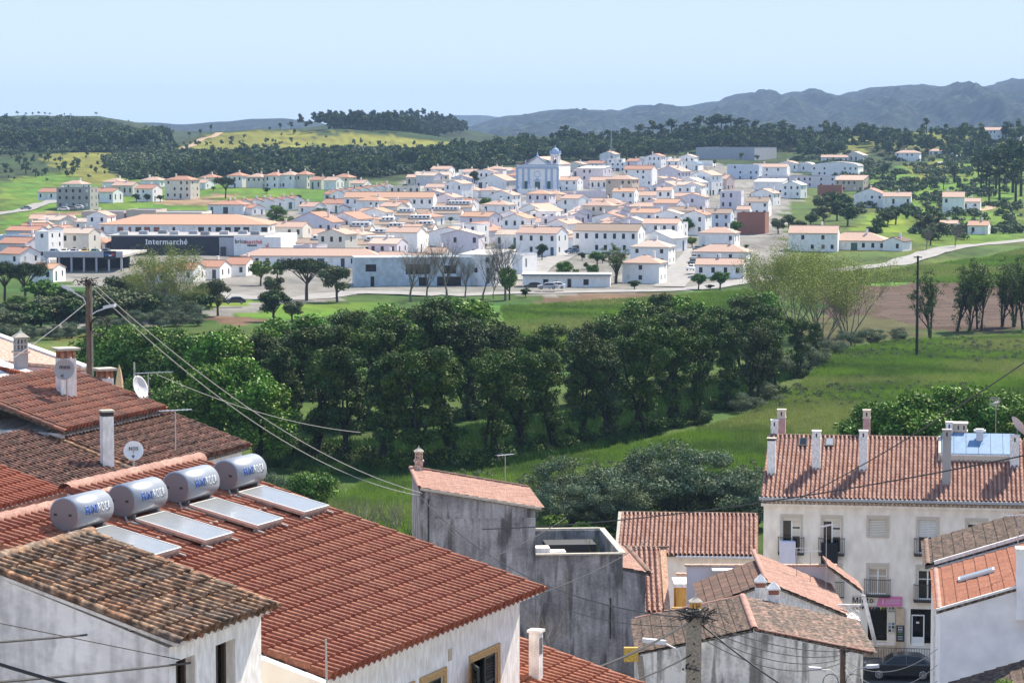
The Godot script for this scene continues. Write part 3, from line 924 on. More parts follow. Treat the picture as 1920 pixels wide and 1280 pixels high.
func heater_house() -> void:
	var a := Vector3(0.51, 24.63, -50)
	var e := Vector3(-0.379, 0, 0.925)
	var n := Vector3(-0.925, 0, -0.379)
	var run := 7.09
	var rise := 2.02
	var t := thing("tiled_house", "long white house under a red tiled roof carrying four solar water heaters", "house")
	# walls: the long wall with the windows is set back under the eave
	var inset := 0.28
	var w0 := a + n * inset + e * 0.3
	var yb := 17.0
	var st := st_new()
	var holes := [[8.5 - 2.5 - 0.12 + 0.1, 5.7, 8.5 - 1.4 + 0.0, 6.72], [8.5 - 4.62, 5.2, 8.5 - 3.78, 6.72], [8.5 - 6.0, 5.2, 8.5 - 5.1, 6.72]]
	var o := w0 + e * 8.2
	o.y = yb
	face(st, o, -e, 8.2, 24.55 - yb, holes, 0.2)
	var back := w0 + n * (run + 3.0)
	quad(st, Vector3(w0.x, 24.55, w0.z), Vector3(back.x, 24.7, back.z), Vector3(back.x, yb, back.z), Vector3(w0.x, yb, w0.z))
	tri(st, Vector3(w0.x, 24.55, w0.z), w0 + n * (run - inset) + UPV * (rise - 0.12), Vector3(back.x, 24.7, back.z))
	var l0 := w0 + e * 8.2
	var l1 := l0 + n * (run + 3.0)
	quad(st, Vector3(l0.x, 24.55, l0.z), Vector3(l1.x, 24.7, l1.z), Vector3(l1.x, yb, l1.z), Vector3(l0.x, yb, l0.z))
	tri(st, Vector3(l0.x, 24.55, l0.z), l0 + n * (run - inset) + UPV * (rise - 0.12), Vector3(l1.x, 24.7, l1.z))
	put("wall", done(st), M.limewash, t)
	# roof
	var roof := Node3D.new()
	roof.name = "roof"
	t.add_child(roof)
	var deck := st_new()
	var u := n * run + UPV * rise
	var f := 6.62 / 7.09
	slab(deck, [a, a + e * 8.9, a + e * 8.9 + u * f, a + e * 4.68 + u * f, a + e * 4.68 + u, a + u].map(func(p): return p - UPV * 0.09), UPV * 0.05)
	put("roof_deck", done(deck), M.limewash, roof)
	# back slopes behind both ridges
	var bk := st_new()
	var dn := n * 3.2 - UPV * 0.9
	slab(bk, [a + u, a + e * 4.68 + u, a + e * 4.68 + u + dn, a + u + dn].map(func(p): return p - UPV * 0.12), UPV * 0.1)
	slab(bk, [a + e * 4.7 + u * f, a + e * 8.9 + u * f, a + e * 8.9 + u * f + dn, a + e * 4.7 + u * f + dn].map(func(p): return p - UPV * 0.12), UPV * 0.1)
	put("back_slope", done(bk), M.roof_red, roof)
	var gw := st_new()
	var g0 := a + e * 4.66 + u * f
	slab(gw, [g0 - UPV * 1.2, a + e * 4.66 + u - UPV * 0.1, a + e * 4.66 + u + dn - UPV * 0.2, a + e * 4.66 + u + dn - UPV * 1.5], e * 0.06)
	put("gable_wall", done(gw), M.cream_wall, t)
	lay(roof, a - u.normalized() * 0.05, e, n, run, rise, 8.9, "roll", "new", 0.207, 0.38, [Vector2(-1, -1), Vector2(8.95, -1), Vector2(8.95, 6.62), Vector2(4.68, 6.62), Vector2(4.68, 7.2), Vector2(-1, 7.2)], 300)
	ridge_tiles(roof, a + u + e * 4.75 + UPV * 0.02, a + u - e * 0.1 + UPV * 0.02, 0.15, "rose", 0.40)
	ridge_tiles(roof, a + u * f + e * 9.0 + UPV * 0.02, a + u * f + e * 4.0 + UPV * 0.02, 0.14, "rose", 0.40)
	# verge tiles along the far edge
	ridge_tiles(roof, a + u - e * 0.02, a - e * 0.02 - u.normalized() * 0.06, 0.09, "new", 0.38)
	# parapet piece at the near end
	wall_box("parapet", t, [a + e * 8.95 + n * 2.3, a + e * 8.95 - n * 0.1, a + e * 9.15 - n * 0.1, a + e * 9.15 + n * 2.3], yb, [25.28, 24.62, 24.62, 25.28], M.cream_wall)
	# windows
	var nn := -n
	for i in 3:
		var hx: Array = holes[i]
		var w := Node3D.new()
		w.name = "window"
		t.add_child(w, true)
		var q0: Vector3 = o - e * hx[0] + UPV * hx[1]
		var wd: float = hx[2] - hx[0]
		var ht: float = hx[3] - hx[1]
		var ax := -e
		var tr := st_new()
		var tw := 0.13
		var pr := nn * 0.03
		obox(tr, q0 - ax * tw + UPV * ht, ax * (wd + 2 * tw), UPV * tw, pr)
		obox(tr, q0 - ax * tw, ax * tw, UPV * ht, pr)
		obox(tr, q0 + ax * wd, ax * tw, UPV * ht, pr)
		if i == 0: obox(tr, q0 - ax * tw - UPV * (tw + 0.06), ax * (wd + 2 * tw), UPV * tw, pr)
		put("surround", done(tr), M.ochre_trim, w)
		var gl := st_new()
		obox(gl, q0 - nn * 0.19, ax * wd, UPV * ht, -nn * 0.02)
		put("pane", done(gl), M.glass, w)
		if i == 0:
			var sl := st_new()
			obox(sl, q0 - ax * 0.05 - UPV * 0.06 - nn * 0.1, ax * (wd + 0.1), UPV * 0.06, nn * 0.2)
			put("sill", done(sl), M.limewash, w)
			shutter(w, q0 + ax * 0.0 + nn * 0.02, -ax * 0.8 + nn * 0.6, 0.5, ht)
			shutter(w, q0 + ax * wd * 0.55 - nn * 0.05, ax, wd * 0.45, ht)
			var cu := st_new()
			obox(cu, q0 + ax * 0.05 - nn * 0.14, ax * 0.16, UPV * ht, -nn * 0.02)
			put("curtain", done(cu), M.frame_white, w)
		elif i == 1:
			shutter(w, q0 - nn * 0.06, ax, wd * 0.5, ht)
			shutter(w, q0 + ax * wd * 0.5 - nn * 0.06, ax, wd * 0.5, ht)
		else:
			shutter(w, q0 + nn * 0.02, -ax * 0.75 + nn * 0.66, 0.42, ht - 0.45)
			var cu := st_new()
			for k in 5: obox(cu, q0 + ax * (0.08 + k * 0.13) - nn * (0.10 + 0.03 * (k % 2)), ax * 0.13, UPV * ht, -nn * 0.02)
			put("curtain", done(cu), M.wall_beige, w)
	var vent := st_new()
	for s in [3.25, 6.55]: obox(vent, w0 + e * s - UPV * (w0.y - 24.12), e * -0.14, -UPV * 0.2, nn * 0.015)
	put("vent_grille", done(vent), M.wall_beige, t)
	rebase(t, Vector3(-4, 17, -47))
func shutter(parent: Node, o: Vector3, ax: Vector3, w: float, h: float) -> void:
	ax = ax.normalized()
	var nn := ax.cross(UPV)
	var s := Node3D.new()
	s.name = "shutter"
	parent.add_child(s, true)
	var st := st_new()
	for b in [[0, 0, 0.05, h], [w - 0.05, 0, 0.05, h], [0.05, 0, w - 0.1, 0.06], [0.05, h - 0.06, w - 0.1, 0.06], [0.05, h * 0.5, w - 0.1, 0.05]]:
		obox(st, o + ax * b[0] + UPV * b[1], ax * b[2], UPV * b[3], nn * 0.035)
	put("frame", done(st), M.shutter_green, s)
	var k := 0.08
	var sl := st_new()
	obox(sl, Vector3.ZERO, ax * (w - 0.1), UPV * 0.045 + nn * 0.025, nn * 0.008)
	var m := done(sl)
	while k < h - 0.09:
		if absf(k - h * 0.5) > 0.05:
			var q := put("slat", m, M.shutter_green, s)
			q.position = o + ax * 0.05 + UPV * k + nn * 0.005
		k += 0.055
func water_heaters() -> void:
	var a := Vector3(0.51, 24.63, -50)
	var e := Vector3(-0.379, 0, 0.925)
	var n := Vector3(-0.925, 0, -0.379)
	var pitch := atan2(2.02, 7.09)
	var up := n * cos(pitch) + UPV * sin(pitch)
	var labels := ["solar water heater nearest to the mottled old roof, its panel partly hidden", "second solar water heater from the mottled old roof", "third solar water heater from the mottled old roof", "solar water heater at the far end of the row, beside the roof's verge"]
	var proto: Node3D
	for i in 4:
		var s := [6.65, 4.8, 2.9, 1.05][i] as float
		var at := a + e * s + up * (5.55 / cos(pitch)) + UPV * 0.05
		if i == 0:
			# local frame: x runs along the ridge away from the viewer, y up, z down the slope
			var t := thing("solar_water_heater", labels[0], "solar heater", at, 0.0, "solar water heaters on the red roof")
			var r := 0.29
			var half := 0.57
			var prof := [Vector2(0, -half), Vector2(r - 0.03, -half), Vector2(r, -half + 0.02), Vector2(r, half - 0.02), Vector2(r - 0.03, half), Vector2(0, half)]
			var st := SurfaceTool.new()
			st.begin(Mesh.PRIMITIVE_TRIANGLES)
			lathe(st, Vector3.ZERO, [prof[1], prof[2], prof[3], prof[4]], 40)
			var tank := put("tank", done_smooth(st), M.tank, t)
			tank.transform = Transform3D(Basis(Vector3(0, 0, 1), PI / 2), Vector3(0, 0.37, -0.05))
			var ends := st_new()
			for sgn in [-1, 1]:
				for k in 24:
					var t0 := TAU * k / 24.0
					var t1 := TAU * (k + 1) / 24.0
					tri(ends, Vector3(sgn * (half + 0.004), 0, 0), Vector3(sgn * half, cos(t0) * (r - 0.025), sin(t0) * (r - 0.025)), Vector3(sgn * half, cos(t1) * (r - 0.025), sin(t1) * (r - 0.025)))
			var en := put("end_cap", done(ends), M.tank_end, t)
			en.position = Vector3(0, 0.37, -0.05)
			var lbl := st_new()
			for dz in [-0.16, 0.12]: bx(lbl, Vector3(-half - 0.006, 0.0, dz), Vector3(0.008, 0.035, 0.055))
			put("label", done(lbl), M.print_black, en)
			var holder := Node3D.new()
			holder.name = "brand_print"
			holder.position = Vector3(0, 0.37, -0.05)
			t.add_child(holder)
			bent_text("BAXI", 0.2, r, -0.17, 0.2, 0.36, M.print_blue, holder)
			bent_text("ROCA", 0.2, r, 0.24, 0.2, 0.40, M.print_pale, holder)
			# cradle
			for x in [-0.40, 0.40]:
				var cr := st_new()
				bx(cr, Vector3(x, 0.04, -0.05), Vector3(0.05, 0.16, 0.36))
				bx(cr, Vector3(x, 0.01, 0.0), Vector3(0.06, 0.03, 0.7))
				put("cradle", done(cr), M.steel, t)
			# flat panel lying down the slope
			var pn := Node3D.new()
			pn.name = "panel"
			pn.transform = Transform3D(Basis(Vector3.RIGHT, pitch - 0.06), Vector3(0.0, 0.02, 0.22))
			t.add_child(pn)
			var fr := st_new()
			bx(fr, Vector3(0, 0, 0.66), Vector3(0.98, 0.07, 1.36))
			put("casing", done(fr), M.roof_pale, pn)
			var rim := st_new()
			for q in [[Vector3(-0.495, 0.03, 0.66), Vector3(0.03, 0.045, 1.40)], [Vector3(0.495, 0.03, 0.66), Vector3(0.03, 0.045, 1.40)], [Vector3(0, 0.03, -0.03), Vector3(0.96, 0.045, 0.03)], [Vector3(0, 0.03, 1.35), Vector3(0.96, 0.045, 0.03)]]: bx(rim, q[0], q[1])
			put("rim", done(rim), M.aluminium, pn)
			var gl := st_new()
			bx(gl, Vector3(0, 0.041, 0.66), Vector3(0.955, 0.008, 1.34))
			put("glass", done(gl), M.panel_face, pn)
			for q in [[Vector3(0, -0.09, 1.30), Vector3(0.98, 0.09, 0.04)], [Vector3(-0.46, -0.06, 1.42), Vector3(0.035, 0.03, 0.14)], [Vector3(0.46, -0.06, 1.42), Vector3(0.035, 0.03, 0.14)], [Vector3(-0.46, -0.10, 0.1), Vector3(0.04, 0.14, 0.04)], [Vector3(0.46, -0.10, 0.1), Vector3(0.04, 0.14, 0.04)]]:
				var ft := st_new()
				bx(ft, q[0], q[1])
				put("foot", done(ft), M.steel, pn)
			var pp := st_new()
			tube(pp, [Vector3(-0.52, 0.12, 0.0), Vector3(-0.66, 0.04, 0.12), Vector3(-0.52, -0.03, 0.30)], 0.022, 6)
			tube(pp, [Vector3(0.50, 0.10, 0.0), Vector3(0.60, 0.04, 0.12), Vector3(0.50, -0.02, 0.28)], 0.02, 6)
			tube(pp, [Vector3(-0.50, -0.19, 0.80), Vector3(-0.92, -0.19, 0.80)], 0.03, 6)
			put("pipe", done(pp), M.cable_grey, t)
			proto = t
			t.transform = Transform3D(Basis(-e, UPV, -n), at)
		else:
			var c: Node3D = proto.duplicate()
			c.name = numbered("solar_water_heater")
			add_child(c)
			c.transform = Transform3D(Basis(-e, UPV, -n), at)
			c.set_meta("label", labels[i])
func done_smooth(st: SurfaceTool) -> ArrayMesh:
	st.index()
	st.generate_normals()
	return st.commit()
func old_house() -> void:
	var a := Vector3(-3.51, 26.06, -40)
	var e := Vector3(-0.355, 0, 0.935)
	var n := Vector3(-0.935, 0, -0.355)
	var run := 3.05
	var rise := 0.87
	var u := n * run + UPV * rise
	var t := thing("old_house", "small weathered house with mottled barrel tiles and two brown windows", "house")
	var yb := 20.0
	var inset := 0.14
	var o := a + n * inset + e * 2.92
	o.y = yb
	var st := st_new()
	var holes := [[2.92 - 2.72, 3.2, 2.92 - 2.14, 5.72], [2.92 - 1.52, 3.2, 2.92 - 0.9, 5.73]]
	face(st, o, -e, 2.86, 25.95 - yb, holes, 0.22)
	var c0 := a + n * inset + e * 0.06
	var c1 := c0 + n * 6.0
	quad(st, Vector3(c0.x, 25.95, c0.z), Vector3(c1.x, 26.3, c1.z), Vector3(c1.x, yb, c1.z), Vector3(c0.x, yb, c0.z))
	put("front_wall", done(st), M.limewash, t)
	var gs := st_new()
	var p0 := o
	var p1 := o + n * 6.2
	var apex := o + n * (run - inset)
	quad(gs, Vector3(p0.x, 25.95, p0.z), Vector3(apex.x, 26.83, apex.z), Vector3(apex.x, yb, apex.z), Vector3(p0.x, yb, p0.z))
	quad(gs, Vector3(apex.x, 26.83, apex.z), Vector3(p1.x, 25.9, p1.z), Vector3(p1.x, yb, p1.z), Vector3(apex.x, yb, apex.z))
	put("gable_wall", done(gs), M.limewash_old, t)
	var roof := Node3D.new()
	roof.name = "roof"
	t.add_child(roof)
	var deck := st_new()
	slab(deck, [a, a + e * 2.95, a + e * 2.95 + u, a + u].map(func(p): return p - UPV * 0.09), UPV * 0.05)
	var dn := n * 3.1 - UPV * 0.9
	slab(deck, [a + u, a + e * 2.95 + u, a + e * 2.95 + u + dn, a + u + dn].map(func(p): return p - UPV * 0.10), UPV * 0.08)
	put("roof_deck", done(deck), M.limewash_old, roof)
	lay(roof, a - u.normalized() * 0.06, e, n, run, rise, 2.92, "barrel", "old", 0.195, 0.36, [], 300, 0.022)
	ridge_tiles(roof, a + u + e * 3.1 + UPV * 0.03, a + u - e * 0.1 + UPV * 0.03, 0.10, "old", 0.38)
	ridge_tiles(roof, a + u - e * 0.03 + UPV * 0.03, a - e * 0.03 - u.normalized() * 0.08, 0.085, "old", 0.36)
	ridge_tiles(roof, a + u + e * 2.93, a + e * 2.93 - u.normalized() * 0.06, 0.085, "old", 0.36)
	var nn := -n
	for hx in holes:
		var w := Node3D.new()
		w.name = "window"
		t.add_child(w, true)
		var q0: Vector3 = o - e * hx[0] + UPV * hx[1]
		var wd: float = hx[2] - hx[0]
		var ht: float = hx[3] - hx[1]
		var f := st_new()
		for b in [[0, 0, 0.06, ht], [wd - 0.06, 0, 0.06, ht], [0.06, ht - 0.07, wd - 0.12, 0.07], [wd / 2 - 0.04, 0, 0.08, ht - 0.07], [0.06, ht * 0.62, wd - 0.12, 0.05]]: obox(f, q0 - nn * 0.2 - e * b[0] + UPV * b[1], -e * b[2], UPV * b[3], nn * 0.05)
		put("frame", done(f), M.wood_dark, w)
		var g := st_new()
		obox(g, q0 - nn * 0.20, -e * wd, UPV * ht, -nn * 0.01)
		put("pane", done(g), M.glass, w)
	rebase(t, Vector3(-6, yb, -39))
func left_roofs() -> void:
	var a := Vector3(-10.76, 24.45, -84)
	var e := Vector3(-0.313, 0, 0.95)
	var n := Vector3(-0.95, 0, -0.313)
	var k := 1.0693 / 3.18
	# upper roof
	var t := thing("tiled_house", "house with a broad aged red roof and a dish beside its white chimney", "house")
	var u := (n * 3.35 + UPV * 3.35 * k)
	var roof := Node3D.new()
	roof.name = "roof"
	t.add_child(roof)
	var dk := st_new()
	var c0 := a - e * 0.45
	slab(dk, [c0, a + e * 6.2, a + e * 6.2 + u, c0 + u].map(func(p): return p - UPV * 0.12), UPV * 0.09)
	var dn := n * 3.3 - UPV * 1.0
	slab(dk, [c0 + u, a + e * 6.2 + u, a + e * 6.2 + u + dn, c0 + u + dn].map(func(p): return p - UPV * 0.10), UPV * 0.08)
	put("roof_deck", done(dk), M.mortar, roof)
	lay(roof, c0, e, n, 3.35, 3.35 * k, 6.6, "roll", "aged", 0.215, 0.38, [], 300, 0.012)
	ridge_tiles(roof, a + e * 6.25 + u, c0 + u, 0.10, "aged", 0.4)
	ridge_tiles(roof, c0 + u, c0 - u.normalized() * 0.05, 0.08, "aged", 0.38)
	ridge_tiles(roof, a + e * 6.22 + u, a + e * 6.22 - u.normalized() * 0.05, 0.09, "aged", 0.38)
	wall_box("wall", t, [a + n * 0.1 - e * 0.3, a + n * 0.1 + e * 6.15, a + n * 6.4 + e * 6.15, a + n * 6.4 - e * 0.3], 15.0, [24.36, 24.36, 24.5, 24.5], M.limewash_old)
	rebase(t, Vector3(-14, 15, -82))
	# lower roof in front of it
	t = thing("tiled_house", "house with a browned tile roof and a tall plain chimney, wall white below", "house")
	var b := a - UPV * (0.35 + 2.4 * k) - n * 2.4
	u = (n * 2.9 + UPV * 2.9 * k)
	roof = Node3D.new()
	roof.name = "roof"
	t.add_child(roof)
	c0 = b - e * 1.35
	dk = st_new()
	slab(dk, [c0, b + e * 6.05, b + e * 6.05 + u, c0 + u].map(func(p): return p - UPV * 0.12), UPV * 0.09)
	put("roof_deck", done(dk), M.mortar, roof)
	lay(roof, c0, e, n, 2.9, 2.9 * k, 7.4, "roll", "dusk", 0.215, 0.38, [], 300, 0.014)
	ridge_tiles(roof, b + e * 6.1 + u, b + e * 6.1 - u.normalized() * 0.05, 0.10, "old", 0.38)
	ridge_tiles(roof, c0 + u, c0 - u.normalized() * 0.05, 0.09, "dusk", 0.38)
	wall_box("wall", t, [b + n * 0.2 - e * 1.2, b + n * 0.2 + e * 6.0, b + n * 2.9 + e * 6.0, b + n * 2.9 - e * 1.2], 15.0, [b.y - 0.1, b.y - 0.1, b.y + 0.75, b.y + 0.75], M.limewash)
	rebase(t, Vector3(-10, 15, -80))
	# its neighbour on the near side
	t = thing("tiled_house", "house with a dark-streaked tile roof between the browned roof and the bright red roof", "house")
	b = b - UPV * 0.1
	u = (n * 3.6 + UPV * 3.6 * k)
	roof = Node3D.new()
	roof.name = "roof"
	t.add_child(roof)
	dk = st_new()
	slab(dk, [b + e * 6.15, b + e * 13, b + e * 13 + u, b + e * 6.15 + u].map(func(p): return p - UPV * 0.12), UPV * 0.09)
	put("roof_deck", done(dk), M.mortar, roof)
	lay(roof, b + e * 6.2, e, n, 3.6, 3.6 * k, 6.8, "roll", "dusk", 0.215, 0.38, [], 300, 0.014)
	wall_box("wall", t, [b + n * 0.2 + e * 6.2, b + n * 0.2 + e * 12.8, b + n * 3.5 + e * 12.8, b + n * 3.5 + e * 6.2], 15.0, b.y - 0.1, M.limewash)
	rebase(t, Vector3(-12, 15, -73))
	# bright red roof with the white scalloped eave
	t = thing("tiled_house", "bright red tiled roof with a white scalloped eave behind the nearest ridge", "house")
	b = Vector3(-10.11, 24.83, -62)
	u = (n * 3.4 + UPV * 3.4 * 0.30)
	roof = Node3D.new()
	roof.name = "roof"
	t.add_child(roof)
	dk = st_new()
	slab(dk, [b, b + e * 7, b + e * 7 + u, b + u].map(func(p): return p - UPV * 0.12), UPV * 0.09)
	put("roof_deck", done(dk), M.mortar, roof)
	lay(roof, b, e, n, 3.4, 3.4 * 0.30, 7.0, "roll", "red", 0.21, 0.37, [], 300, 0.006)
	for i in 32:
		var sc := st_new()
		var q := b + e * (0.1 + i * 0.21) - UPV * 0.05
		tube(sc, [q - n * 0.03, q + n * 0.10], 0.07, 8)
		put("eave_scallop", done(sc), M.limewash, roof)
	wall_box("wall", t, [b + n * 0.15, b + n * 0.15 + e * 6.9, b + n * 3.3 + e * 6.9, b + n * 3.3], 15.0, b.y - 0.14, M.limewash)
	var gt := st_new()
	bar(gt, b - n * 0.08 - UPV * 0.2 - e * 0.1, b - n * 0.08 - UPV * 0.2 + e * 6.9, 0.14, 0.1)
	put("gutter", done(gt), M.zinc, roof)
	rebase(t, Vector3(-12, 15, -59))
	# lower red roof beside the heater house's end wall
	t = thing("tiled_house", "red tiled roof below the green-shuttered window, wall of the grey house behind", "house")
	e = Vector3(-0.379, 0, 0.925)
	n = Vector3(-0.925, 0, -0.379)
	b = Vector3(2.50, 22.42, -52)
	u = n * 6.0 + UPV * 1.65
	roof = Node3D.new()
	roof.name = "roof"
	t.add_child(roof)
	dk = st_new()
	slab(dk, [b - e * 0.1, b + e * 6.5, b + e * 6.5 + u, b + u - e * 0.1].map(func(p): return p - UPV * 0.14), UPV * 0.1)
	put("roof_deck", done(dk), M.mortar, roof)
	lay(roof, b, e, n, 6.0, 1.65, 6.4, "roll", "orange", 0.215, 0.38, [], 300)
	ridge_tiles(roof, b + u - e * 0.05, b - e * 0.05 - u.normalized() * 0.05, 0.09, "new", 0.38)
	wall_box("wall", t, [b + n * 0.3, b + n * 0.3 + e * 6.2, b + n * 6 + e * 6.2, b + n * 6], 15.0, b.y - 0.1, M.limewash)
	rebase(t, Vector3(0, 15, -50))
	# plain white vent shaft against the heater house's corner
	t = thing("vent_shaft", "slim white ventilation shaft with slots at the house corner", "chimney", Vector3(0.44, 16, -50.5), 1.18)
	var st := st_new()
	bbox(st, Vector3.ZERO, Vector3(0.2, 7.75, 0.2))
	put("shaft", done(st), M.limewash, t)
	st = st_new()
	bbox(st, Vector3(0, 7.75, 0), Vector3(0.26, 0.05, 0.26))
	put("cap", done(st), M.limewash, t)
	for i in 2:
		st = st_new()
		bx(st, Vector3(-0.045 + i * 0.09, 7.5, 0.102), Vector3(0.04, 0.3, 0.01))
		put("slot", done(st), M.print_black, t)
# chimneys: kind 0 brick lantern under a slab, 1 plain with dark cap, 2 pierced turret with pyramid cap, 3 slotted box
func chimney(label: String, at: Vector3, w: float, h: float, kind: int, turn: float, body: Material, d := 0.0) -> Node3D:
	if d == 0.0: d = w
	var t := thing("chimney", label, "chimney", at, turn)
	var st := st_new()
	bbox(st, Vector3(0, -0.8, 0), Vector3(w, h + 0.8, d))
	put("shaft", done(st), body, t)
	if kind == 0:
		for i in 6:
			st = st_new()
			bbox(st, Vector3([-0.38, 0, 0.38][i % 3] * w, h, (-0.38 if i < 3 else 0.38) * d), Vector3(w * 0.2, 0.24, d * 0.2))
			put("brick", done(st), M.roof_red, t)
		st = st_new()
		bbox(st, Vector3(0, h + 0.24, 0), Vector3(w * 1.45, 0.07, d * 1.45))
		put("cap", done(st), M.coping, t)
	elif kind == 1:
		st = st_new()
		bbox(st, Vector3(0, h, 0), Vector3(w * 0.98, 0.12, d * 0.98))
		put("flue", done(st), M.print_black, t)
		st = st_new()
		bbox(st, Vector3(0, h + 0.12, 0), Vector3(w * 1.15, 0.05, d * 1.15))
		put("cap", done(st), M.coping, t)
	elif kind == 2:
		st = st_new()
		bbox(st, Vector3(0, h, 0), Vector3(w * 1.25, 0.07, d * 1.25))
		put("collar", done(st), M.roof_pale, t)
		var hh := w * 1.1
		var cols := st_new()
		for i in 4:
			for j in 4:
				if i in [0, 3] or j in [0, 3]: bbox(cols, Vector3((i - 1.5) * w * 0.28, h + 0.07, (j - 1.5) * d * 0.28), Vector3(w * 0.13, hh, d * 0.13))
		for j in 3: bx(cols, Vector3(0, h + 0.07 + hh * (0.08 + j * 0.42), 0), Vector3(w * 0.99, 0.05, d * 0.99))
		bbox(cols, Vector3(0, h + 0.07, 0), Vector3(w * 0.3, hh, d * 0.3))
		put("lattice", done(cols), body if body != M.limewash else M.yellow_wall, t)
		st = st_new()
		var y := h + 0.07 + hh
		var q := [Vector3(-1, 0, -1), Vector3(1, 0, -1), Vector3(1, 0, 1), Vector3(-1, 0, 1)]
		for lev in [[0.62, 0.0, 0.62, 0.05], [0.62, 0.05, 0.22, 0.36], [0.22, 0.36, 0.03, 0.62]]:
			for i in 4:
				var p0: Vector3 = q[i]
				var p1: Vector3 = q[(i + 1) % 4]
				quad(st, Vector3(p0.x * lev[2] * w, y + lev[3] * w, p0.z * lev[2] * d), Vector3(p1.x * lev[2] * w, y + lev[3] * w, p1.z * lev[2] * d), Vector3(p1.x * lev[0] * w, y + lev[1] * w, p1.z * lev[0] * d), Vector3(p0.x * lev[0] * w, y + lev[1] * w, p0.z * lev[0] * d))
		lathe(st, Vector3(0, y + 0.62 * w, 0), [Vector2(0, 0), Vector2(0.07 * w, 0.08 * w), Vector2(0, 0.2 * w)], 8)
		put("cap", done(st), M.coping, t)
	elif kind == 4:
		st = st_new()
		bbox(st, Vector3(0, h, 0), Vector3(w * 0.9, 0.2, d * 0.9))
		put("grille", done(st), M.wall_brick, t)
		st = st_new()
		bbox(st, Vector3(0, h + 0.2, 0), Vector3(w * 1.2, 0.05, d * 1.2))
		for i in 4:
			var p := Vector3(0.6 * w, h + 0.25, 0.6 * d).rotated(UPV, i * PI / 2)
			tri(st, p, Vector3(0, h + 0.55, 0), p.rotated(UPV, PI / 2))
		put("cap", done(st), M.limewash, t)
	elif kind == 5:
		st = st_new()
		bbox(st, Vector3(0, h, 0), Vector3(w * 1.1, 0.16, d * 1.1))
		put("cap", done(st), M.limewash, t)
	else:
		st = st_new()
		bbox(st, Vector3(0, h, 0), Vector3(w * 1.12, 0.06, d * 1.12))
		bbox(st, Vector3(0, h + 0.06, 0), Vector3(w * 1.02, 0.42, d * 1.02))
		bbox(st, Vector3(0, h + 0.48, 0), Vector3(w * 1.15, 0.07, d * 1.15))
		put("head", done(st), M.stone_trim if body == M.pink_wall else body, t)
		var ns := maxi(1, int(w / 0.32))
		for i in ns:
			st = st_new()
			bx(st, Vector3((i - (ns - 1) / 2.0) * w / ns, h + 0.27, d * 0.51 + 0.004), Vector3(0.09, 0.24, 0.012))
			put("slot", done(st), M.print_black, t)
	return t
func dish(label: String, at: Vector3, r: float, aim: Vector3, m: Material, words: String, ink: Material, mast: float, back := 0.0) -> Node3D:
	var t := thing("satellite_dish", label, "satellite dish", at)
	var z := aim.normalized()
	var x := UPV.cross(z).normalized()
	var b := Basis(x, z.cross(x), z)
	var o := Vector3(0, mast, 0) + z * back
	var st := SurfaceTool.new()
	st.begin(Mesh.PRIMITIVE_TRIANGLES)
	var ring := []
	for k in 7: ring.append(Vector2(r * k / 6.0, r * 0.30 * pow(k / 6.0, 2.0)))
	ring.append(Vector2(r + 0.015, r * 0.30 - 0.01))
	lathe(st, Vector3.ZERO, ring, 28)
	var d := put("reflector", done_smooth(st), m, t)
	d.transform = Transform3D(b * Basis(Vector3.RIGHT, PI / 2), o)
	if words:
		var fs := r * 0.52
		text(words, fs, ink, t, Transform3D(b, o + z * r * 0.25 + b.y * r * 0.22), "lettering", true, 0.003)
	var arm := st_new()
	tube(arm, [o - b.y * r * 0.9 + z * r * 0.25, o - b.y * r * 0.75 + z * r * 1.1], 0.014, 5)
	put("arm", done(arm), M.steel, t)
	st = st_new()
	tube(st, [o - b.y * r * 0.78 + z * r * 1.05, o - b.y * r * 0.66 + z * r * 1.05 - z * 0.1], 0.035, 8)
	put("receiver", done(st), M.print_black, t)
	st = st_new()
	tube(st, [Vector3(0, -0.3, 0), Vector3(0, mast, 0)], 0.022, 6)
	tube(st, [Vector3(0, mast, 0), o - z * 0.02], 0.05, 6)
	put("mast", done(st), M.steel, t)
	return t
func aerial(label: String, at: Vector3, h: float, kind: int, turn: float) -> Node3D:
	var t := thing("tv_aerial", label, "aerial", at, turn)
	var st := st_new()
	tube(st, [Vector3(0, -0.4, 0), Vector3(0, h, 0)], 0.018, 6)
	put("mast", done(st), M.steel, t)
	st = st_new()
	if kind == 0:
		tube(st, [Vector3(-0.4, h * 0.97, 0), Vector3(0.75, h, 0)], 0.012, 5)
		for i in 9: tube(st, [Vector3(-0.3 + i * 0.12, h * 0.975, -0.16), Vector3(-0.3 + i * 0.12, h * 0.975, 0.16)], 0.006, 4)
		for i in 5:
			for y in [-0.18, 0.18]: tube(st, [Vector3(-0.42, h + y - 0.08 + i * 0.05, -0.3), Vector3(-0.42, h + y - 0.08 + i * 0.05, 0.3)], 0.005, 4)
		for zz in [-0.3, 0, 0.3]: tube(st, [Vector3(-0.42, h - 0.28, zz), Vector3(-0.42, h + 0.3, zz)], 0.005, 4)
	else:
		tube(st, [Vector3(-0.5, h, 0), Vector3(0.5, h, 0)], 0.012, 5)
		for i in 7: tube(st, [Vector3(-0.45 + i * 0.15, h, -0.2), Vector3(-0.45 + i * 0.15, h, 0.2)], 0.007, 4)
	put("antenna", done(st), M.aluminium, t)
	return t
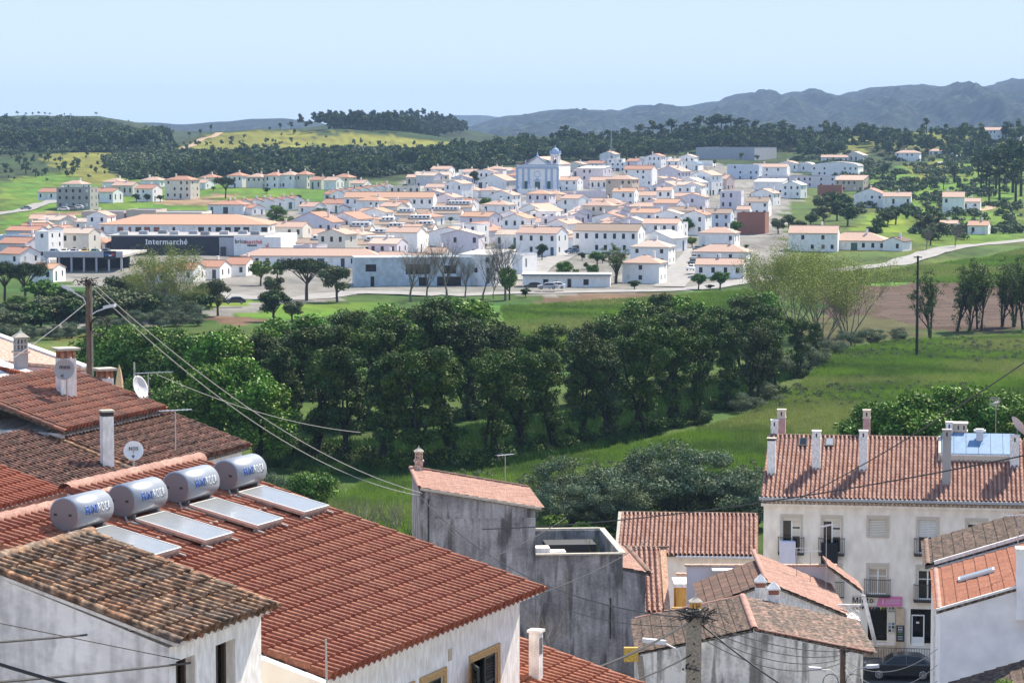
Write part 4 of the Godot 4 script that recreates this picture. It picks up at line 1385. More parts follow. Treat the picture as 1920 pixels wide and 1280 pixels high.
func make_roof(t: Node3D, a: Vector3, e: Vector3, n: Vector3, run: float, rise: float, length: float, kind: String, clayk: String, p: float, g: float, singles := 300, jitter := 0.008, deckm: Material = null) -> Node3D:
	var roof := Node3D.new()
	roof.name = "roof"
	t.add_child(roof, true)
	var u := n * run + UPV * rise
	var dk := st_new()
	slab(dk, [a, a + e * length, a + e * length + u, a + u].map(func(q): return q - UPV * 0.13), UPV * 0.09)
	put("roof_deck", done(dk), deckm if deckm else M.mortar, roof)
	lay(roof, a - u.normalized() * 0.03, e, n, run, rise, length, kind, clayk, p, g, [], singles, jitter)
	return roof
func grey_house() -> void:
	var g := Vector3(-4.0, 0, -120)
	var ex := Vector3(0.996, 0, -0.09)
	var bk := Vector3(-0.09, 0, -0.996)
	var t := thing("grey_house", "tall grey rendered house with a pink flat-tiled roof sloping down to one side", "house")
	wall_box("wall", t, [g, g + ex * 5.05, g + ex * 5.05 + bk * 6.8, g + bk * 6.8], 5.0, [17.26, 16.36, 16.36, 17.26], M.render_grey)
	var a := g + ex * 5.35 - bk * 0.05 + UPV * 16.42
	var r := make_roof(t, a, bk, -ex, 5.4, 0.97, 6.9, "flat", "rose", 0.30, 0.42, 300, 0.01)
	ridge_tiles(r, g - ex * 0.05 + UPV * 17.42 - bk * 0.1, g - ex * 0.05 + UPV * 17.42 + bk * 6.9, 0.09, "rose", 0.36)
	ridge_tiles(r, g + UPV * 17.42 + bk * 6.9, a + bk * 6.9 + UPV * 0.04, 0.10, "brown", 0.4)
	one_bar("verge", g + UPV * 17.33 - bk * 0.06, g + ex * 5.3 + UPV * 16.40 - bk * 0.06, 0.1, 0.1, M.coping, r)
	one_bar("pipe", g + ex * 0.35 - bk * 0.05 + UPV * 16.9, g + ex * 0.35 - bk * 0.05 + UPV * 12, 0.06, 0.06, M.print_black, t)
	rebase(t, g + UPV * 7)
	t = thing("terrace_house", "lower grey stained house with a walled roof terrace", "house")
	var q := g + ex * 5.06
	# shell with a sunk terrace
	var st := st_new()
	var c := [q, q + ex * 3.85, q + ex * 3.85 + bk * 7.7, q + bk * 7.7]
	for i in 4:
		var j := (i + 1) % 4
		var p0: Vector3 = c[i] + UPV * 14.33
		var p1: Vector3 = c[j] + UPV * 14.33
		quad(st, p0, p1, Vector3(p1.x, 4, p1.z), Vector3(p0.x, 4, p0.z))
		var m := (c[0] + c[2]) / 2.0 as Vector3
		var i0 := Vector3(p0.x, p0.y, p0.z) + (Vector3(m.x, p0.y, m.z) - p0).normalized() * 0.28
		var i1 := Vector3(p1.x, p1.y, p1.z) + (Vector3(m.x, p1.y, m.z) - p1).normalized() * 0.28
		quad(st, i0, i1, i1 - UPV * 1.3, i0 - UPV * 1.3)
		quad(st, p0, p1, i1, i0)
	flat_poly(st, c.map(func(v): return v + UPV * 13.05), UPV)
	put("wall", done(st), M.render_grey, t)
	for s in [[c[0], c[1]], [c[1], c[2]], [c[3], c[2]]]: one_bar("coping", s[0] + UPV * 14.37, s[1] + UPV * 14.37, 0.26, 0.07, M.coping, t)
	wall_box("side_wing", t, [q + ex * 3.86, q + ex * 4.85, q + ex * 4.85 + bk * 7.0, q + ex * 3.86 + bk * 7.0], 4.0, [13.70, 13.48, 13.48, 13.70], M.render_grey)
	var r2 := make_roof(t, q + ex * 5.1 + UPV * 13.46, bk, -ex, 1.24, 0.27, 7.4, "flat", "rose", 0.30, 0.42, 300, 0.01)
	ridge_tiles(r2, q + ex * 5.0 + UPV * 13.5, q + ex * 5.0 + UPV * 13.5 + bk * 7.4, 0.12, "brown", 0.4)
	st = st_new()
	obox(st, q + UPV * 13.1 + bk * 0.35 + ex * 0.02, ex * 0.65, UPV * 1.5, bk * 0.8)
	obox(st, q + UPV * 13.1 + bk * 0.35 + ex * 0.68, ex * 0.7, UPV * 1.32, bk * 0.8)
	put("stair_block", done(st), M.limewash, t)
	st = st_new()
	obox(st, q + UPV * 13.1 + bk * 5.2 + ex * 1.0, ex * 2.3, UPV * 0.9, bk * 1.6)
	put("cistern", done(st), M.print_black, t)
	for k in 2: one_bar("pipe", q + ex * [1.35, 3.3][k] - bk * 0.03 + UPV * [13.6, 12.4][k], q + ex * [1.35, 3.3][k] - bk * 0.03 + UPV * [10.8, 10.6][k], 0.05, 0.05, M.concrete if k == 0 else M.print_black, t)
	rebase(t, q + UPV * 7)
	var ca := plant("tuft", 0, "cactus", "spiky succulent growing in the corner of the grey roof terrace", "plant", q + ex * 3.2 + bk * 5.5 + UPV * 13.6, Vector3(1.3, 1.6, 1.3), 0)
	ca.get_child(0).material_override = M.cactus
	chimney("ornate pierced chimney on the ridge of the tall grey house", g + bk * 6.4 + ex * 0.3 + UPV * 17.3, 0.36, 0.45, 2, 0.09, M.roof_pale)
	aerial("aerial on the pink roof of the tall grey house", g + ex * 4.3 + bk * 6.6 + UPV * 16.5, 1.5, 1, 0.7)
	st = st_new()
	var gw := thing("garden_wall", "low white garden wall seen between the heater roof and the grey house", "wall", Vector3(-7.2, 4, -122))
	bbox(st, Vector3.ZERO, Vector3(5.2, 9.6, 0.25))
	put("masonry", done(st), M.limewash_old, gw)
func low_houses() -> void:
	var bk := Vector3(0.02, 0, -1).normalized()
	var rt := Vector3(1, 0, 0)
	# front gable house
	var t := thing("gabled_house", "low house with a mossy gabled roof and long stained pale wall", "house")
	var ax := Vector3(9.29, 13.87, -105)
	var l := Vector3(5.0, 12.97, -105)
	var r := Vector3(13.75, 12.98, -105)
	var st := st_new()
	flat_poly(st, [Vector3(4.9, 5, -104.9), Vector3(4.9, 12.9, -104.9), Vector3(9.29, 13.78, -104.9), Vector3(13.45, 12.92, -104.9), Vector3(13.45, 5, -104.9)], Vector3(0, 0, 1))
	quad(st, Vector3(13.45, 12.92, -104.9), Vector3(13.6, 12.92, -112), Vector3(13.6, 5, -112), Vector3(13.45, 5, -104.9))
	quad(st, Vector3(4.9, 12.9, -104.9), Vector3(5.0, 12.9, -112), Vector3(5.0, 5, -112), Vector3(4.9, 5, -104.9))
	put("wall", done(st), M.limewash_stain, t)
	var ro := make_roof(t, l - rt * 0.2 - UPV * 0.03, bk, rt, 4.45, 0.95, 7.3, "flat", "black", 0.30, 0.40, 300, 0.012)
	var r2 := make_roof(t, r + rt * 0.15 - UPV * 0.03, bk, -rt, 4.6, 0.97, 7.3, "flat", "mossy", 0.30, 0.40, 300, 0.012)
	ridge_tiles(r2, ax + UPV * 0.04 - bk * 0.1, ax + UPV * 0.04 + bk * 7.3, 0.13, "rose", 0.42)
	ridge_tiles(ro, l - rt * 0.1 + bk * 7.3, ax + bk * 7.3 + UPV * 0.03, 0.10, "pink", 0.42)
	ridge_tiles(r2, r + UPV * 0.02, ax + UPV * 0.03, 0.07, "pink", 0.4)
	rebase(t, Vector3(9, 6, -108))
	chimney("white chimney with a yellow pierced head beside the mossy gabled roof", Vector3(7.0, 13.5, -104.6), 0.40, 1.0, 2, 0.1, M.limewash)
	# second gable house behind
	t = thing("gabled_house", "pink-tiled gabled house behind the mossy roof, one slope browned", "house")
	ax = Vector3(10.74, 13.95, -116)
	st = st_new()
	flat_poly(st, [Vector3(8.2, 5, -115.9), Vector3(8.2, 12.8, -115.9), Vector3(10.74, 13.8, -115.9), Vector3(14.0, 12.45, -115.9), Vector3(14.0, 5, -115.9)], Vector3(0, 0, 1))
	put("wall", done(st), M.limewash, t)
	ro = make_roof(t, Vector3(8.0, 12.85, -115.8), bk, rt, 2.7, 1.02, 6.0, "flat", "brown", 0.29, 0.38, 300, 0.012)
	ro = make_roof(t, Vector3(14.15, 12.52, -115.8), bk, -rt, 3.4, 1.40, 8.0, "flat", "rose", 0.29, 0.38, 300, 0.008)
	ridge_tiles(ro, ax + UPV * 0.03, ax + UPV * 0.03 + bk * 8.0, 0.10, "rose", 0.4)
	wall_box("rear_wall", t, [Vector3(7.9, 0, -124), Vector3(14.6, 0, -124), Vector3(14.6, 0, -124.25), Vector3(7.9, 0, -124.25)], 5.0, 13.3, M.wall_lilac)
	one_bar("wall_tiles", Vector3(7.8, 13.33, -124.1), Vector3(14.7, 13.33, -124.1), 0.35, 0.07, M.roof_salmon, t)
	ro = make_roof(t, Vector3(15.5, 12.6, -121.5), bk, -rt, 1.5, 1.1, 3.0, "flat", "rose", 0.29, 0.38, 60)
	st = st_new()
	bx(st, Vector3(10.1, 13.2, -123.7), Vector3(2.2, 0.06, 0.9))
	put("awning", done(st), M.frame_white, t)
	rebase(t, Vector3(11, 6, -119))
	chimney("slim white chimney between two slopes, with a terracotta grille, the taller of the pair", Vector3(10.25, 13.2, -113.2), 0.42, 0.95, 4, 0.0, M.limewash)
	chimney("shorter pyramid-capped chimney of the pair above the mossy roof", Vector3(10.72, 13.2, -112.4), 0.44, 0.78, 4, 0.0, M.limewash)
	# breeze-block balcony
	t = thing("balcony_wall", "white breeze-block balcony wall at the end of the pink roof", "wall", Vector3(14.35, 12.0, -117.5))
	st = st_new()
	bbox(st, Vector3(0, -5, 0), Vector3(0.95, 5.15, 2.0))
	bbox(st, Vector3(0, 0.76, 0.9), Vector3(0.95, 0.08, 0.14))
	put("slab", done(st), M.limewash_old, t)
	for i in 4:
		for j in 3:
			st = st_new()
			var ring := []
			for k in 9: ring.append(Vector3(-0.33 + i * 0.22 + cos(TAU * k / 8) * 0.09, 0.26 + j * 0.2 + sin(TAU * k / 8) * 0.09, 0.93))
			tube(st, ring, 0.022, 4, false)
			put("block", done(st), M.limewash, t)
	st = st_new()
	obox(st, Vector3(0.5, 1.25, 0.9), Vector3(0.16, 0, 0), Vector3(0.55, -2.2, 0), Vector3(0, 0, 0.12))
	put("stair_rail", done(st), M.limewash_old, t)
	# long tiled roof beside the white building
	t = thing("tiled_house", "long low house with a pink barrel-tile roof half in the white building's shade", "house")
	var a := Vector3(13.45, 9.75, -150)
	var e := Vector3(-0.9964, 0, -0.085)
	var n := Vector3(0.085, 0, -0.9964)
	ro = make_roof(t, a, e, n, 4.5, 1.62, 7.7, "barrel", "pink", 0.24, 0.40, 300, 0.008)
	ridge_tiles(ro, a + n * 4.5 + UPV * 1.64, a + n * 4.5 + UPV * 1.64 + e * 7.7, 0.10, "brown", 0.4)
	one_bar("verge", a + e * 7.75, a + e * 7.75 + n * 4.5 + UPV * 1.64, 0.2, 0.16, M.coping, ro)
	one_bar("gutter", a - n * 0.12 - UPV * 0.1, a - n * 0.12 - UPV * 0.1 + e * 4.5, 0.2, 0.1, M.lamp_shell, ro)
	wall_box("wall", t, [a + n * 0.25, a + n * 0.25 + e * 7.5, a + n * 9 + e * 7.5, a + n * 9], 0.0, [9.62, 9.62, 9.4, 9.4], M.cream_wall)
	rebase(t, Vector3(10, 1, -153))
	# yellow house
	t = thing("yellow_house", "yellow house with a steep fall of pink barrel tiles towards the street", "house")
	a = Vector3(8.15, 9.9, -131.5)
	e = Vector3(-0.99, 0, 0.02)
	n = Vector3(0.02, 0, -0.99)
	ro = make_roof(t, a + Vector3(-0.9, 0, 0), e, n, 6.2, 2.15, 2.9, "barrel", "pink", 0.25, 0.41, 300, 0.01)
	ridge_tiles(ro, a + n * 6.2 + UPV * 2.17 + e * 0.4, a + n * 6.2 + UPV * 2.17 + e * 3.9, 0.10, "brown", 0.4)
	st = st_new()
	var b0 := a + e * 0.85 - UPV * 0.1
	var b1 := b0 + n * 6.2 + UPV * 2.15
	slab(st, [b0, b1, Vector3(b1.x, 2, b1.z), Vector3(b0.x, 2, b0.z)], Vector3(0.25, 0, 0))
	put("gable_wall", done(st), M.yellow_pale, t)
	wall_box("wall", t, [a + e * 0.9, a + e * 3.7, a + e * 3.7 + n * 8, a + e * 0.9 + n * 8], 2.0, 9.7, M.yellow_pale)
	for k in 2:
		st = st_new()
		obox(st, b0 + n * (1.6 + k * 2.2) + Vector3(0.26, -0.3, 0), n * 0.9, UPV * 1.2, Vector3(0.03, 0, 0))
		put("window", done(st), M.frame_white, t)
	one_bar("verge_trim", b0 + Vector3(0.14, 0.05, 0), b1 + Vector3(0.14, 0.05, 0), 0.3, 0.1, M.roof_orange, ro)
	rebase(t, Vector3(7, 2, -134))
	t = thing("courtyard_annex", "small yellow outbuilding with a white cap in the courtyard by the yellow house", "outbuilding", Vector3(8.35, 2, -133.5))
	st = st_new()
	bbox(st, Vector3(0, 0, 0), Vector3(0.85, 8.9, 1.8))
	put("wall", done(st), M.yellow_wall, t)
	st = st_new()
	bbox(st, Vector3(0, 8.9, 0), Vector3(1.05, 0.18, 2.0))
	put("cap", done(st), M.limewash, t)
	st = st_new()
	bbox(st, Vector3(-0.7, 0, 2.4), Vector3(1.3, 7.6, 3.0))
	put("terrace", done(st), M.roof_orange, t)
	st = st_new()
	bbox(st, Vector3(-0.35, 7.6, 3.6), Vector3(0.9, 0.8, 0.18))
	put("arch_wall", done(st), M.yellow_box, t)
	# wall with coping on the far side of the courtyard
	t = thing("courtyard_wall", "pale lilac courtyard wall with a tile coping below the cream annex", "wall", Vector3(11.0, 2, -138))
	st = st_new()
	bbox(st, Vector3.ZERO, Vector3(5.4, 8.65, 0.3))
	put("masonry", done(st), M.wall_lilac, t)
	st = st_new()
	bbox(st, Vector3(0, 8.65, 0), Vector3(5.5, 0.07, 0.42))
	put("coping", done(st), M.roof_salmon, t)
func right_houses() -> void:
	var bk := Vector3(0.135, 0, -0.99)
	var rt := Vector3(0.99, 0, 0.135)
	var c := Vector3(13.16, 18.12, -85)
	var t := thing("white_house", "smooth white wall under an orange flat-tiled roof with a long skylight", "house")
	var st := st_new()
	var w := c + rt * 0.12
	flat_poly(st, [Vector3(w.x, 8, w.z), w - UPV * 0.08, w + rt * 6.5 + UPV * (6.5 * 0.318 - 0.08), Vector3(w.x, 8, w.z) + rt * 6.5], Vector3(0, 0, 1))
	quad(st, w - UPV * 0.08, w + bk * 8 - UPV * 0.08, Vector3(w.x, 8, w.z) + bk * 8, Vector3(w.x, 8, w.z))
	put("wall", done(st), M.plaster_smooth, t)
	var ro := make_roof(t, c, bk, rt, 6.5, 6.5 * 0.318, 7.9, "flat", "orange", 0.29, 0.38, 300, 0.006)
	one_bar("verge", c - bk * 0.06 + UPV * 0.02, c - bk * 0.06 + rt * 6.5 + UPV * (6.5 * 0.318 + 0.02), 0.1, 0.07, M.limewash, ro)
	ridge_tiles(ro, c + UPV * 0.03 + rt * 0.1, c + UPV * 0.03 + rt * 0.1 + bk * 7.9, 0.09, "rose", 0.4)
	var sk := Node3D.new()
	sk.name = "skylight"
	ro.add_child(sk)
	var s0 := c + rt * 0.75 + UPV * (0.75 * 0.318 + 0.06) + bk * 3.6
	var su := rt * 1.15 + UPV * 1.15 * 0.318
	st = st_new()
	obox(st, s0, su, UPV * 0.08, bk * 0.55)
	put("frame", done(st), M.lamp_shell, sk)
	st = st_new()
	obox(st, s0 + su * 0.06 + UPV * 0.085 + bk * 0.05, su * 0.88, UPV * 0.01, bk * 0.45)
	put("pane", done(st), M.panel_face, sk)
	rebase(t, Vector3(15, 10, -88))
	t = thing("old_roof_house", "dark weathered flat-tile roof above the orange roof", "house")
	var d := c + bk * 8.05 - rt * 0.25 + UPV * 0.12
	ro = make_roof(t, d, bk, rt, 6.6, 6.6 * 0.318, 5.6, "flat", "black", 0.29, 0.38, 300, 0.01)
	one_bar("verge", d + rt * 0.3 + UPV * 0.1, d + rt * 6.6 + UPV * (6.6 * 0.318 + 0.03), 0.12, 0.12, M.limewash, ro)
	ridge_tiles(ro, d + UPV * 0.03 + rt * 0.1, d + UPV * 0.03 + rt * 0.1 + bk * 5.6, 0.09, "brown", 0.4)
	wall_box("wall", t, [d + rt * 0.3 - bk * 0.03, d + rt * 6.4 - bk * 0.03, d + rt * 6.4 + bk * 5.5, d + rt * 0.3 + bk * 5.5], 8.0, [18.2, 20.1, 20.1, 18.2], M.limewash)
	rebase(t, Vector3(16, 10, -95))
	chimney("broad white chimney at the frame's edge on the orange roof", c + rt * 2.85 - bk * 0.0 + UPV * 0.6, 0.85, 1.25, 5, -0.13, M.plaster_smooth, 0.6)
	aerial("thin aerial mast standing on the orange roof by the broad chimney", c + rt * 2.6 + bk * 3 + UPV * 0.9, 1.7, 1, 0.4)
	# dark roof and shrub in the lower corner
	t = thing("shed_roof", "dark tiled shed roof below the smooth white wall", "shed")
	d = Vector3(13.0, 16.05, -80.5)
	ro = make_roof(t, d, bk, rt, 4.5, 1.5, 3.5, "flat", "black", 0.29, 0.38, 200, 0.01)
	rebase(t, Vector3(14, 15, -82))
	plant("laurel", 1, "garden_shrub", "glossy dark shrub in front of the shed roof in the corner", "shrub", Vector3(13.75, 16.4, -76), Vector3(0.2, 0.14, 0.2), 1.0)
func pink_house() -> void:
	var t := thing("pink_house", "long pink building with a pale coping behind the red roofs", "house")
	var a := Vector3(-23.6, 0, -118)
	var b := Vector3(-16.0, 0, -104)
	var d := Vector3(-12, 0, -6)
	wall_box("wall", t, [a, b, b + d, a + d], 12.0, [24.62, 23.86, 24.3, 25.0], M.pink_wall)
	var st := st_new()
	slab(st, [a + UPV * 24.64 - d * 0.02, b + UPV * 23.88 - d * 0.02, b + UPV * 24.33 + d, a + UPV * 25.05 + d], UPV * 0.12)
	put("roof", done(st), M.roof_salmon, t)
	one_bar("coping", a + UPV * 24.80, b + UPV * 24.04, 0.3, 0.08, M.limewash, t)
	rebase(t, Vector3(-20, 12, -112))
	t = thing("old_shed", "grey stained wall with tile coping beside the pink building", "shed")
	var p := Vector3(-19.6, 0, -100)
	var q := Vector3(-14.0, 0, -90)
	wall_box("wall", t, [p, q, q + Vector3(-3, 0, -1.5), p + Vector3(-3, 0, -1.5)], 12.0, [25.05, 24.5, 24.5, 25.05], M.limewash_old)
	var ro := make_roof(t, q + UPV * 24.55 + Vector3(0.35, -0.12, 0.2), (p - q).normalized(), Vector3(-0.87, 0, 0.49), 1.0, 0.3, 11.0, "roll", "red", 0.22, 0.4, 120)
	rebase(t, Vector3(-17, 12, -95))
	chimney("slender pierced turret chimney in front of the pink wall", Vector3(-16.9, 24.75, -95), 0.42, 0.55, 2, 0.4, M.wall_grey)
	chimney("white chimney with a brick lantern behind a dish", Vector3(-13.25, 25.45, -82), 0.48, 0.75, 0, 0.5, M.limewash)
	chimney("chimney with a brick lantern and slab cap by the folded umbrella", Vector3(-12.6, 24.85, -85.4), 0.42, 0.45, 0, 0.5, M.limewash)
	chimney("tall plain chimney on the browned tile roof, its top blackened", Vector3(-11.35, 24.35, -77.2), 0.32, 0.62, 1, 0.4, M.limewash)
	dish("dish with lettering on the white brick-lantern chimney", Vector3(-13.1, 25.15, -81.2), 0.30, Vector3(-0.15, 0.25, 1), M.dish_grey, "meo", M.print_black, 0.75, 0.15)
	dish("round white dish with black lettering in front of the browned roof", Vector3(-9.55, 24.2, -69.5), 0.235, Vector3(0.1, 0.35, 1), M.dish_white, "NOS", M.print_black, 0.68)
	dish("tilted white dish at the verge of the aged red roof", Vector3(-11.45, 24.6, -84.5), 0.38, Vector3(0.9, 0.35, 0.42), M.dish_white, "", M.print_black, 0.45)
	aerial("grid aerial beside the tilted white dish", Vector3(-11.15, 24.5, -84.6), 1.05, 0, 0.2)
	aerial("short aerial at the verge of the browned roof", Vector3(-9.65, 24.2, -79), 0.75, 1, 0.5)
	t = thing("folded_umbrella", "folded tan garden umbrella behind the aged red roof", "umbrella", Vector3(-12.45, 24.2, -87.5))
	st = st_new()
	lathe(st, Vector3(0, 0, 0), [Vector2(0.03, -0.6), Vector2(0.13, 0.55), Vector2(0.12, 0.8), Vector2(0.07, 1.1), Vector2(0.0, 1.35)], 8)
	put("canopy", done(st), M.umbrella, t)
	st = st_new()
	tube(st, [Vector3(0, -3, 0), Vector3(0, 0.5, 0)], 0.02, 5)
	put("pole", done(st), M.wood_dark, t)
	t = thing("clothes_line", "washing line on two posts beside the heater roof's far edge", "clothes line", Vector3(-4.9, 16, -62))
	for x in [0.0, 0.55]:
		st = st_new()
		tube(st, [Vector3(x, 0, 0), Vector3(x, 6.75 + x * 0.05, 0)], 0.02, 5)
		put("post", done(st), M.steel, t)
	st = st_new()
	tube(st, sag(Vector3(-0.8, 6.3, 0), Vector3(0, 6.45, 0), 0.1) + sag(Vector3(0, 6.45, 0), Vector3(0.55, 6.6, 0), 0.08), 0.012, 4)
	put("line", done(st), M.yellow_box, t)
	t = thing("roof_pole", "thin leaning pole by the big red roof's lower eave", "pole", Vector3(-2.78, 22, -41.2))
	st = st_new()
	tube(st, [Vector3(0.03, 0, 0), Vector3(-0.02, 3.35, 0)], 0.016, 5)
	put("shaft", done(st), M.steel, t)
func white_building() -> void:
	var a := Vector3(14.93, 10.95, -165)
	var e := Vector3(0.988, 0, 0.152)
	var n := Vector3(0.152, 0, -0.988)
	var nn := -n
	var run := 7.0
	var rise := 2.95
	var L := 18.0
	var t := thing("apartment_building", "three-storey cream building with balconies, shops below and a pink tiled roof", "building")
	var yb := 0.7
	var o := a + n * 0.35 + e * 0.15
	o.y = yb
	# [s0, y0, s1, y1, style, balcony]: style 0 open door + shutter up, 1 closed blind, 2 half blind, 3 glazed
	var op := [[1.27, 7.62, 2.36, 9.72, 0, 1], [3.69, 7.62, 4.77, 9.72, 0, 1], [6.43, 8.75, 7.52, 9.76, 1, 0], [9.36, 7.72, 10.48, 9.74, 2, 1], [12.25, 7.72, 13.33, 9.72, 0, 1], [14.92, 7.72, 16.0, 9.72, 1, 1], [1.27, 5.0, 2.36, 6.80, 1, 1], [3.69, 5.0, 4.77, 6.82, 1, 1], [6.44, 5.2, 7.52, 6.90, 3, 1], [9.37, 4.95, 10.48, 6.86, 3, 1], [12.25, 4.95, 13.33, 6.86, 3, 1], [6.41, 2.25, 7.57, 4.42, 9, 0], [8.96, 2.15, 10.6, 4.37, 9, 0], [2.2, 2.2, 4.2, 4.3, 9, 0], [12.0, 2.2, 14.0, 4.3, 9, 0]]
	var holes := []
	for k in op: holes.append([k[0] - 0.15, k[1] - yb, k[2] - 0.15, k[3] - yb])
	var st := st_new()
	face(st, o, e, L - 0.3, 10.75 - yb, holes, 0.25)
	var b0 := o + n * 13.0
	quad(st, o + UPV * (10.75 - yb), b0 + UPV * (10.75 - yb), b0, o)
	tri(st, o + UPV * (10.75 - yb), o + n * 6.6 + UPV * (13.6 - yb), b0 + UPV * (10.75 - yb))
	put("wall", done(st), M.cream_wall, t)
	var ro := make_roof(t, a, e, n, run, rise, L, "barrel", "pink", 0.265, 0.42, 300, 0.006)
	ridge_tiles(ro, a + n * run + UPV * (rise + 0.02), a + n * run + UPV * (rise + 0.02) + e * 10.4, 0.12, "brown", 0.42)
	var bs := st_new()
	slab(bs, [a + n * run + UPV * rise, a + n * run + UPV * rise + e * L, a + n * (run * 2) + e * L, a + n * run * 2].map(func(q): return q - UPV * 0.1), UPV * 0.08)
	put("back_slope", done(bs), M.roof_salmon, ro)
	one_bar("gutter", a - n * 0.12 - UPV * 0.06 - e * 0.1, a - n * 0.12 - UPV * 0.06 + e * L, 0.2, 0.16, M.zinc, ro)
	var sc := st_new()
	for i in int(L / 0.265):
		var q := a + e * (0.13 + i * 0.265) - UPV * 0.30 + n * 0.12
		tube(sc, [q, q + n * 0.25], 0.10, 6)
	put("eave_tiles", done(sc), M.roof_pale, ro)
	one_bar("cornice", a + n * 0.28 - UPV * 0.48, a + n * 0.28 - UPV * 0.48 + e * L, 0.2, 0.16, M.cream_wall, t)
	for k in op:
		var q0: Vector3 = a + n * 0.35 + e * k[0]
		q0.y = k[1]
		var wd: float = k[2] - k[0]
		var ht: float = k[3] - k[1]
		if k[4] == 9:
			var sh := Node3D.new()
			sh.name = "shop_front"
			t.add_child(sh, true)
			st = st_new()
			obox(st, q0 - nn * 0.9, e * wd, UPV * ht, -nn * 0.05)
			put("glass", done(st), M.glass, sh)
			continue
		var w := Node3D.new()
		w.name = "window"
		t.add_child(w, true)
		st = st_new()
		var tw := 0.14
		obox(st, q0 - e * tw + UPV * ht, e * (wd + 2 * tw), UPV * (tw + 0.05), nn * 0.04)
		obox(st, q0 - e * tw, e * tw, UPV * ht, nn * 0.04)
		obox(st, q0 + e * wd, e * tw, UPV * ht, nn * 0.04)
		obox(st, q0 - e * tw - UPV * tw, e * (wd + 2 * tw), UPV * tw, nn * 0.06)
		put("surround", done(st), M.stone_trim, w)
		st = st_new()
		obox(st, q0 - nn * 0.22, e * wd, UPV * ht, -nn * 0.02)
		put("pane", done(st), M.glass, w)
		if k[4] in [0, 2, 3]:
			st = st_new()
			for f in [[0.0, 0.05], [wd * 0.48, 0.09], [wd - 0.05, 0.05]]: obox(st, q0 + e * f[0] - nn * 0.2, e * f[1], UPV * ht, nn * 0.05)
			obox(st, q0 + UPV * (ht - 0.05) - nn * 0.2, e * wd, UPV * 0.05, nn * 0.049)
			obox(st, q0 - nn * 0.2, e * wd, UPV * 0.06, nn * 0.049)
			if k[4] == 3: obox(st, q0 + UPV * ht * 0.62 - nn * 0.2, e * wd, UPV * 0.05, nn * 0.048)
			put("frame", done(st), M.frame_white, w)
		if k[4] == 0:
			st = st_new()
			obox(st, q0 + e * (wd * 0.55) - nn * 0.19 + UPV * ht * 0.45, e * wd * 0.4, UPV * ht * 0.22, nn * 0.01)
			obox(st, q0 + e * (wd * 0.55) - nn * 0.19 + UPV * ht * 0.72, e * wd * 0.4, UPV * ht * 0.2, nn * 0.01)
			put("curtain", done(st), M.wall_cream, w)
		if k[4] == 3 and k[0] < 8:
			st = st_new()
			obox(st, q0 + e * 0.06 - nn * 0.205, e * (wd - 0.12), UPV * ht * 0.95, nn * 0.006)
			put("curtain", done(st), M.wall_beige, w)
		if k[4] in [1, 2]:
			var hh := ht if k[4] == 1 else ht * 0.52
			var y := ht - hh
			var bl := st_new()
			obox(bl, q0 * 0.0, e * wd, UPV * 0.085, nn * 0.03)
			var bm := done(bl)
			while y < ht - 0.05:
				var s := put("slat", bm, M.shutter_white if k[4] == 2 else M.wall_cream, w)
				s.position = q0 + UPV * y - nn * 0.13
				y += 0.1
		elif k[4] == 0 or k[4] == 3:
			st = st_new()
			obox(st, q0 + UPV * (ht - 0.2) - nn * 0.14, e * wd, UPV * 0.2, nn * 0.08)
			put("blind_box", done(st), M.wall_cream, w)
		if k[5]:
			var bc := Node3D.new()
			bc.name = "balcony"
			t.add_child(bc, true)
			var deep := 0.34
			var bo: Vector3 = q0 - e * 0.22 - UPV * 0.06
			st = st_new()
			obox(st, bo - UPV * 0.08, e * (wd + 0.44), UPV * 0.08, nn * deep)
			put("slab", done(st), M.stone_trim if k[4] == 1 else M.iron, bc)
			st = st_new()
			var hr := 0.98
			for hgt in [0.08, hr]:
				bar(st, bo + nn * deep + UPV * hgt, bo + nn * deep + UPV * hgt + e * (wd + 0.44), 0.035, 0.035)
				bar(st, bo + UPV * hgt, bo + nn * deep + UPV * hgt, 0.035, 0.035)
				bar(st, bo + e * (wd + 0.44) + UPV * hgt, bo + e * (wd + 0.44) + nn * deep + UPV * hgt, 0.035, 0.035)
			put("rail", done(st), M.iron, bc)
			var bl := st_new()
			tube(bl, [Vector3.ZERO, Vector3(0, hr, 0)], 0.011, 4)
			var bm := done(bl)
			var nb := int((wd + 0.44) / 0.11)
			for i in nb + 1:
				var s := put("baluster", bm, M.iron, bc)
				s.position = bo + nn * deep + e * (wd + 0.44) * i / nb
			for i in 3:
				for f in [0.0, wd + 0.44]:
					var s := put("baluster", bm, M.iron, bc)
					s.position = bo + nn * deep * (i + 0.5) / 3.0 + e * f
	# shop door
	var dr := Node3D.new()
	dr.name = "door"
	t.add_child(dr, true)
	var d0 := a + n * 0.55 + e * 9.02
	d0.y = 2.15
	st = st_new()
	for f in [[0, 0, 0.07, 1.85], [0.7, 0, 0.07, 1.85], [0.07, 1.78, 0.63, 0.07], [0.07, 0, 0.63, 0.5]]: obox(st, d0 + e * f[0] + UPV * f[1], e * f[2], UPV * f[3], nn * 0.05)
	put("frame", done(st), M.frame_white, dr)
	st = st_new()
	obox(st, d0 + e * 0.28 + UPV * 1.32 + nn * 0.02, e * 0.18, UPV * 0.1, nn * 0.01)
	put("notice", done(st), M.print_white, dr)
	st = st_new()
	obox(st, a + n * 0.3 + e * 8.1 - UPV * (a.y - 0.7), e * 0.54, UPV * 3.7, nn * 0.12)
	obox(st, a + n * 0.3 + e * 10.75 - UPV * (a.y - 0.7), e * 0.4, UPV * 3.7, nn * 0.1)
	put("pillar", done(st), M.marble, t)
	st = st_new()
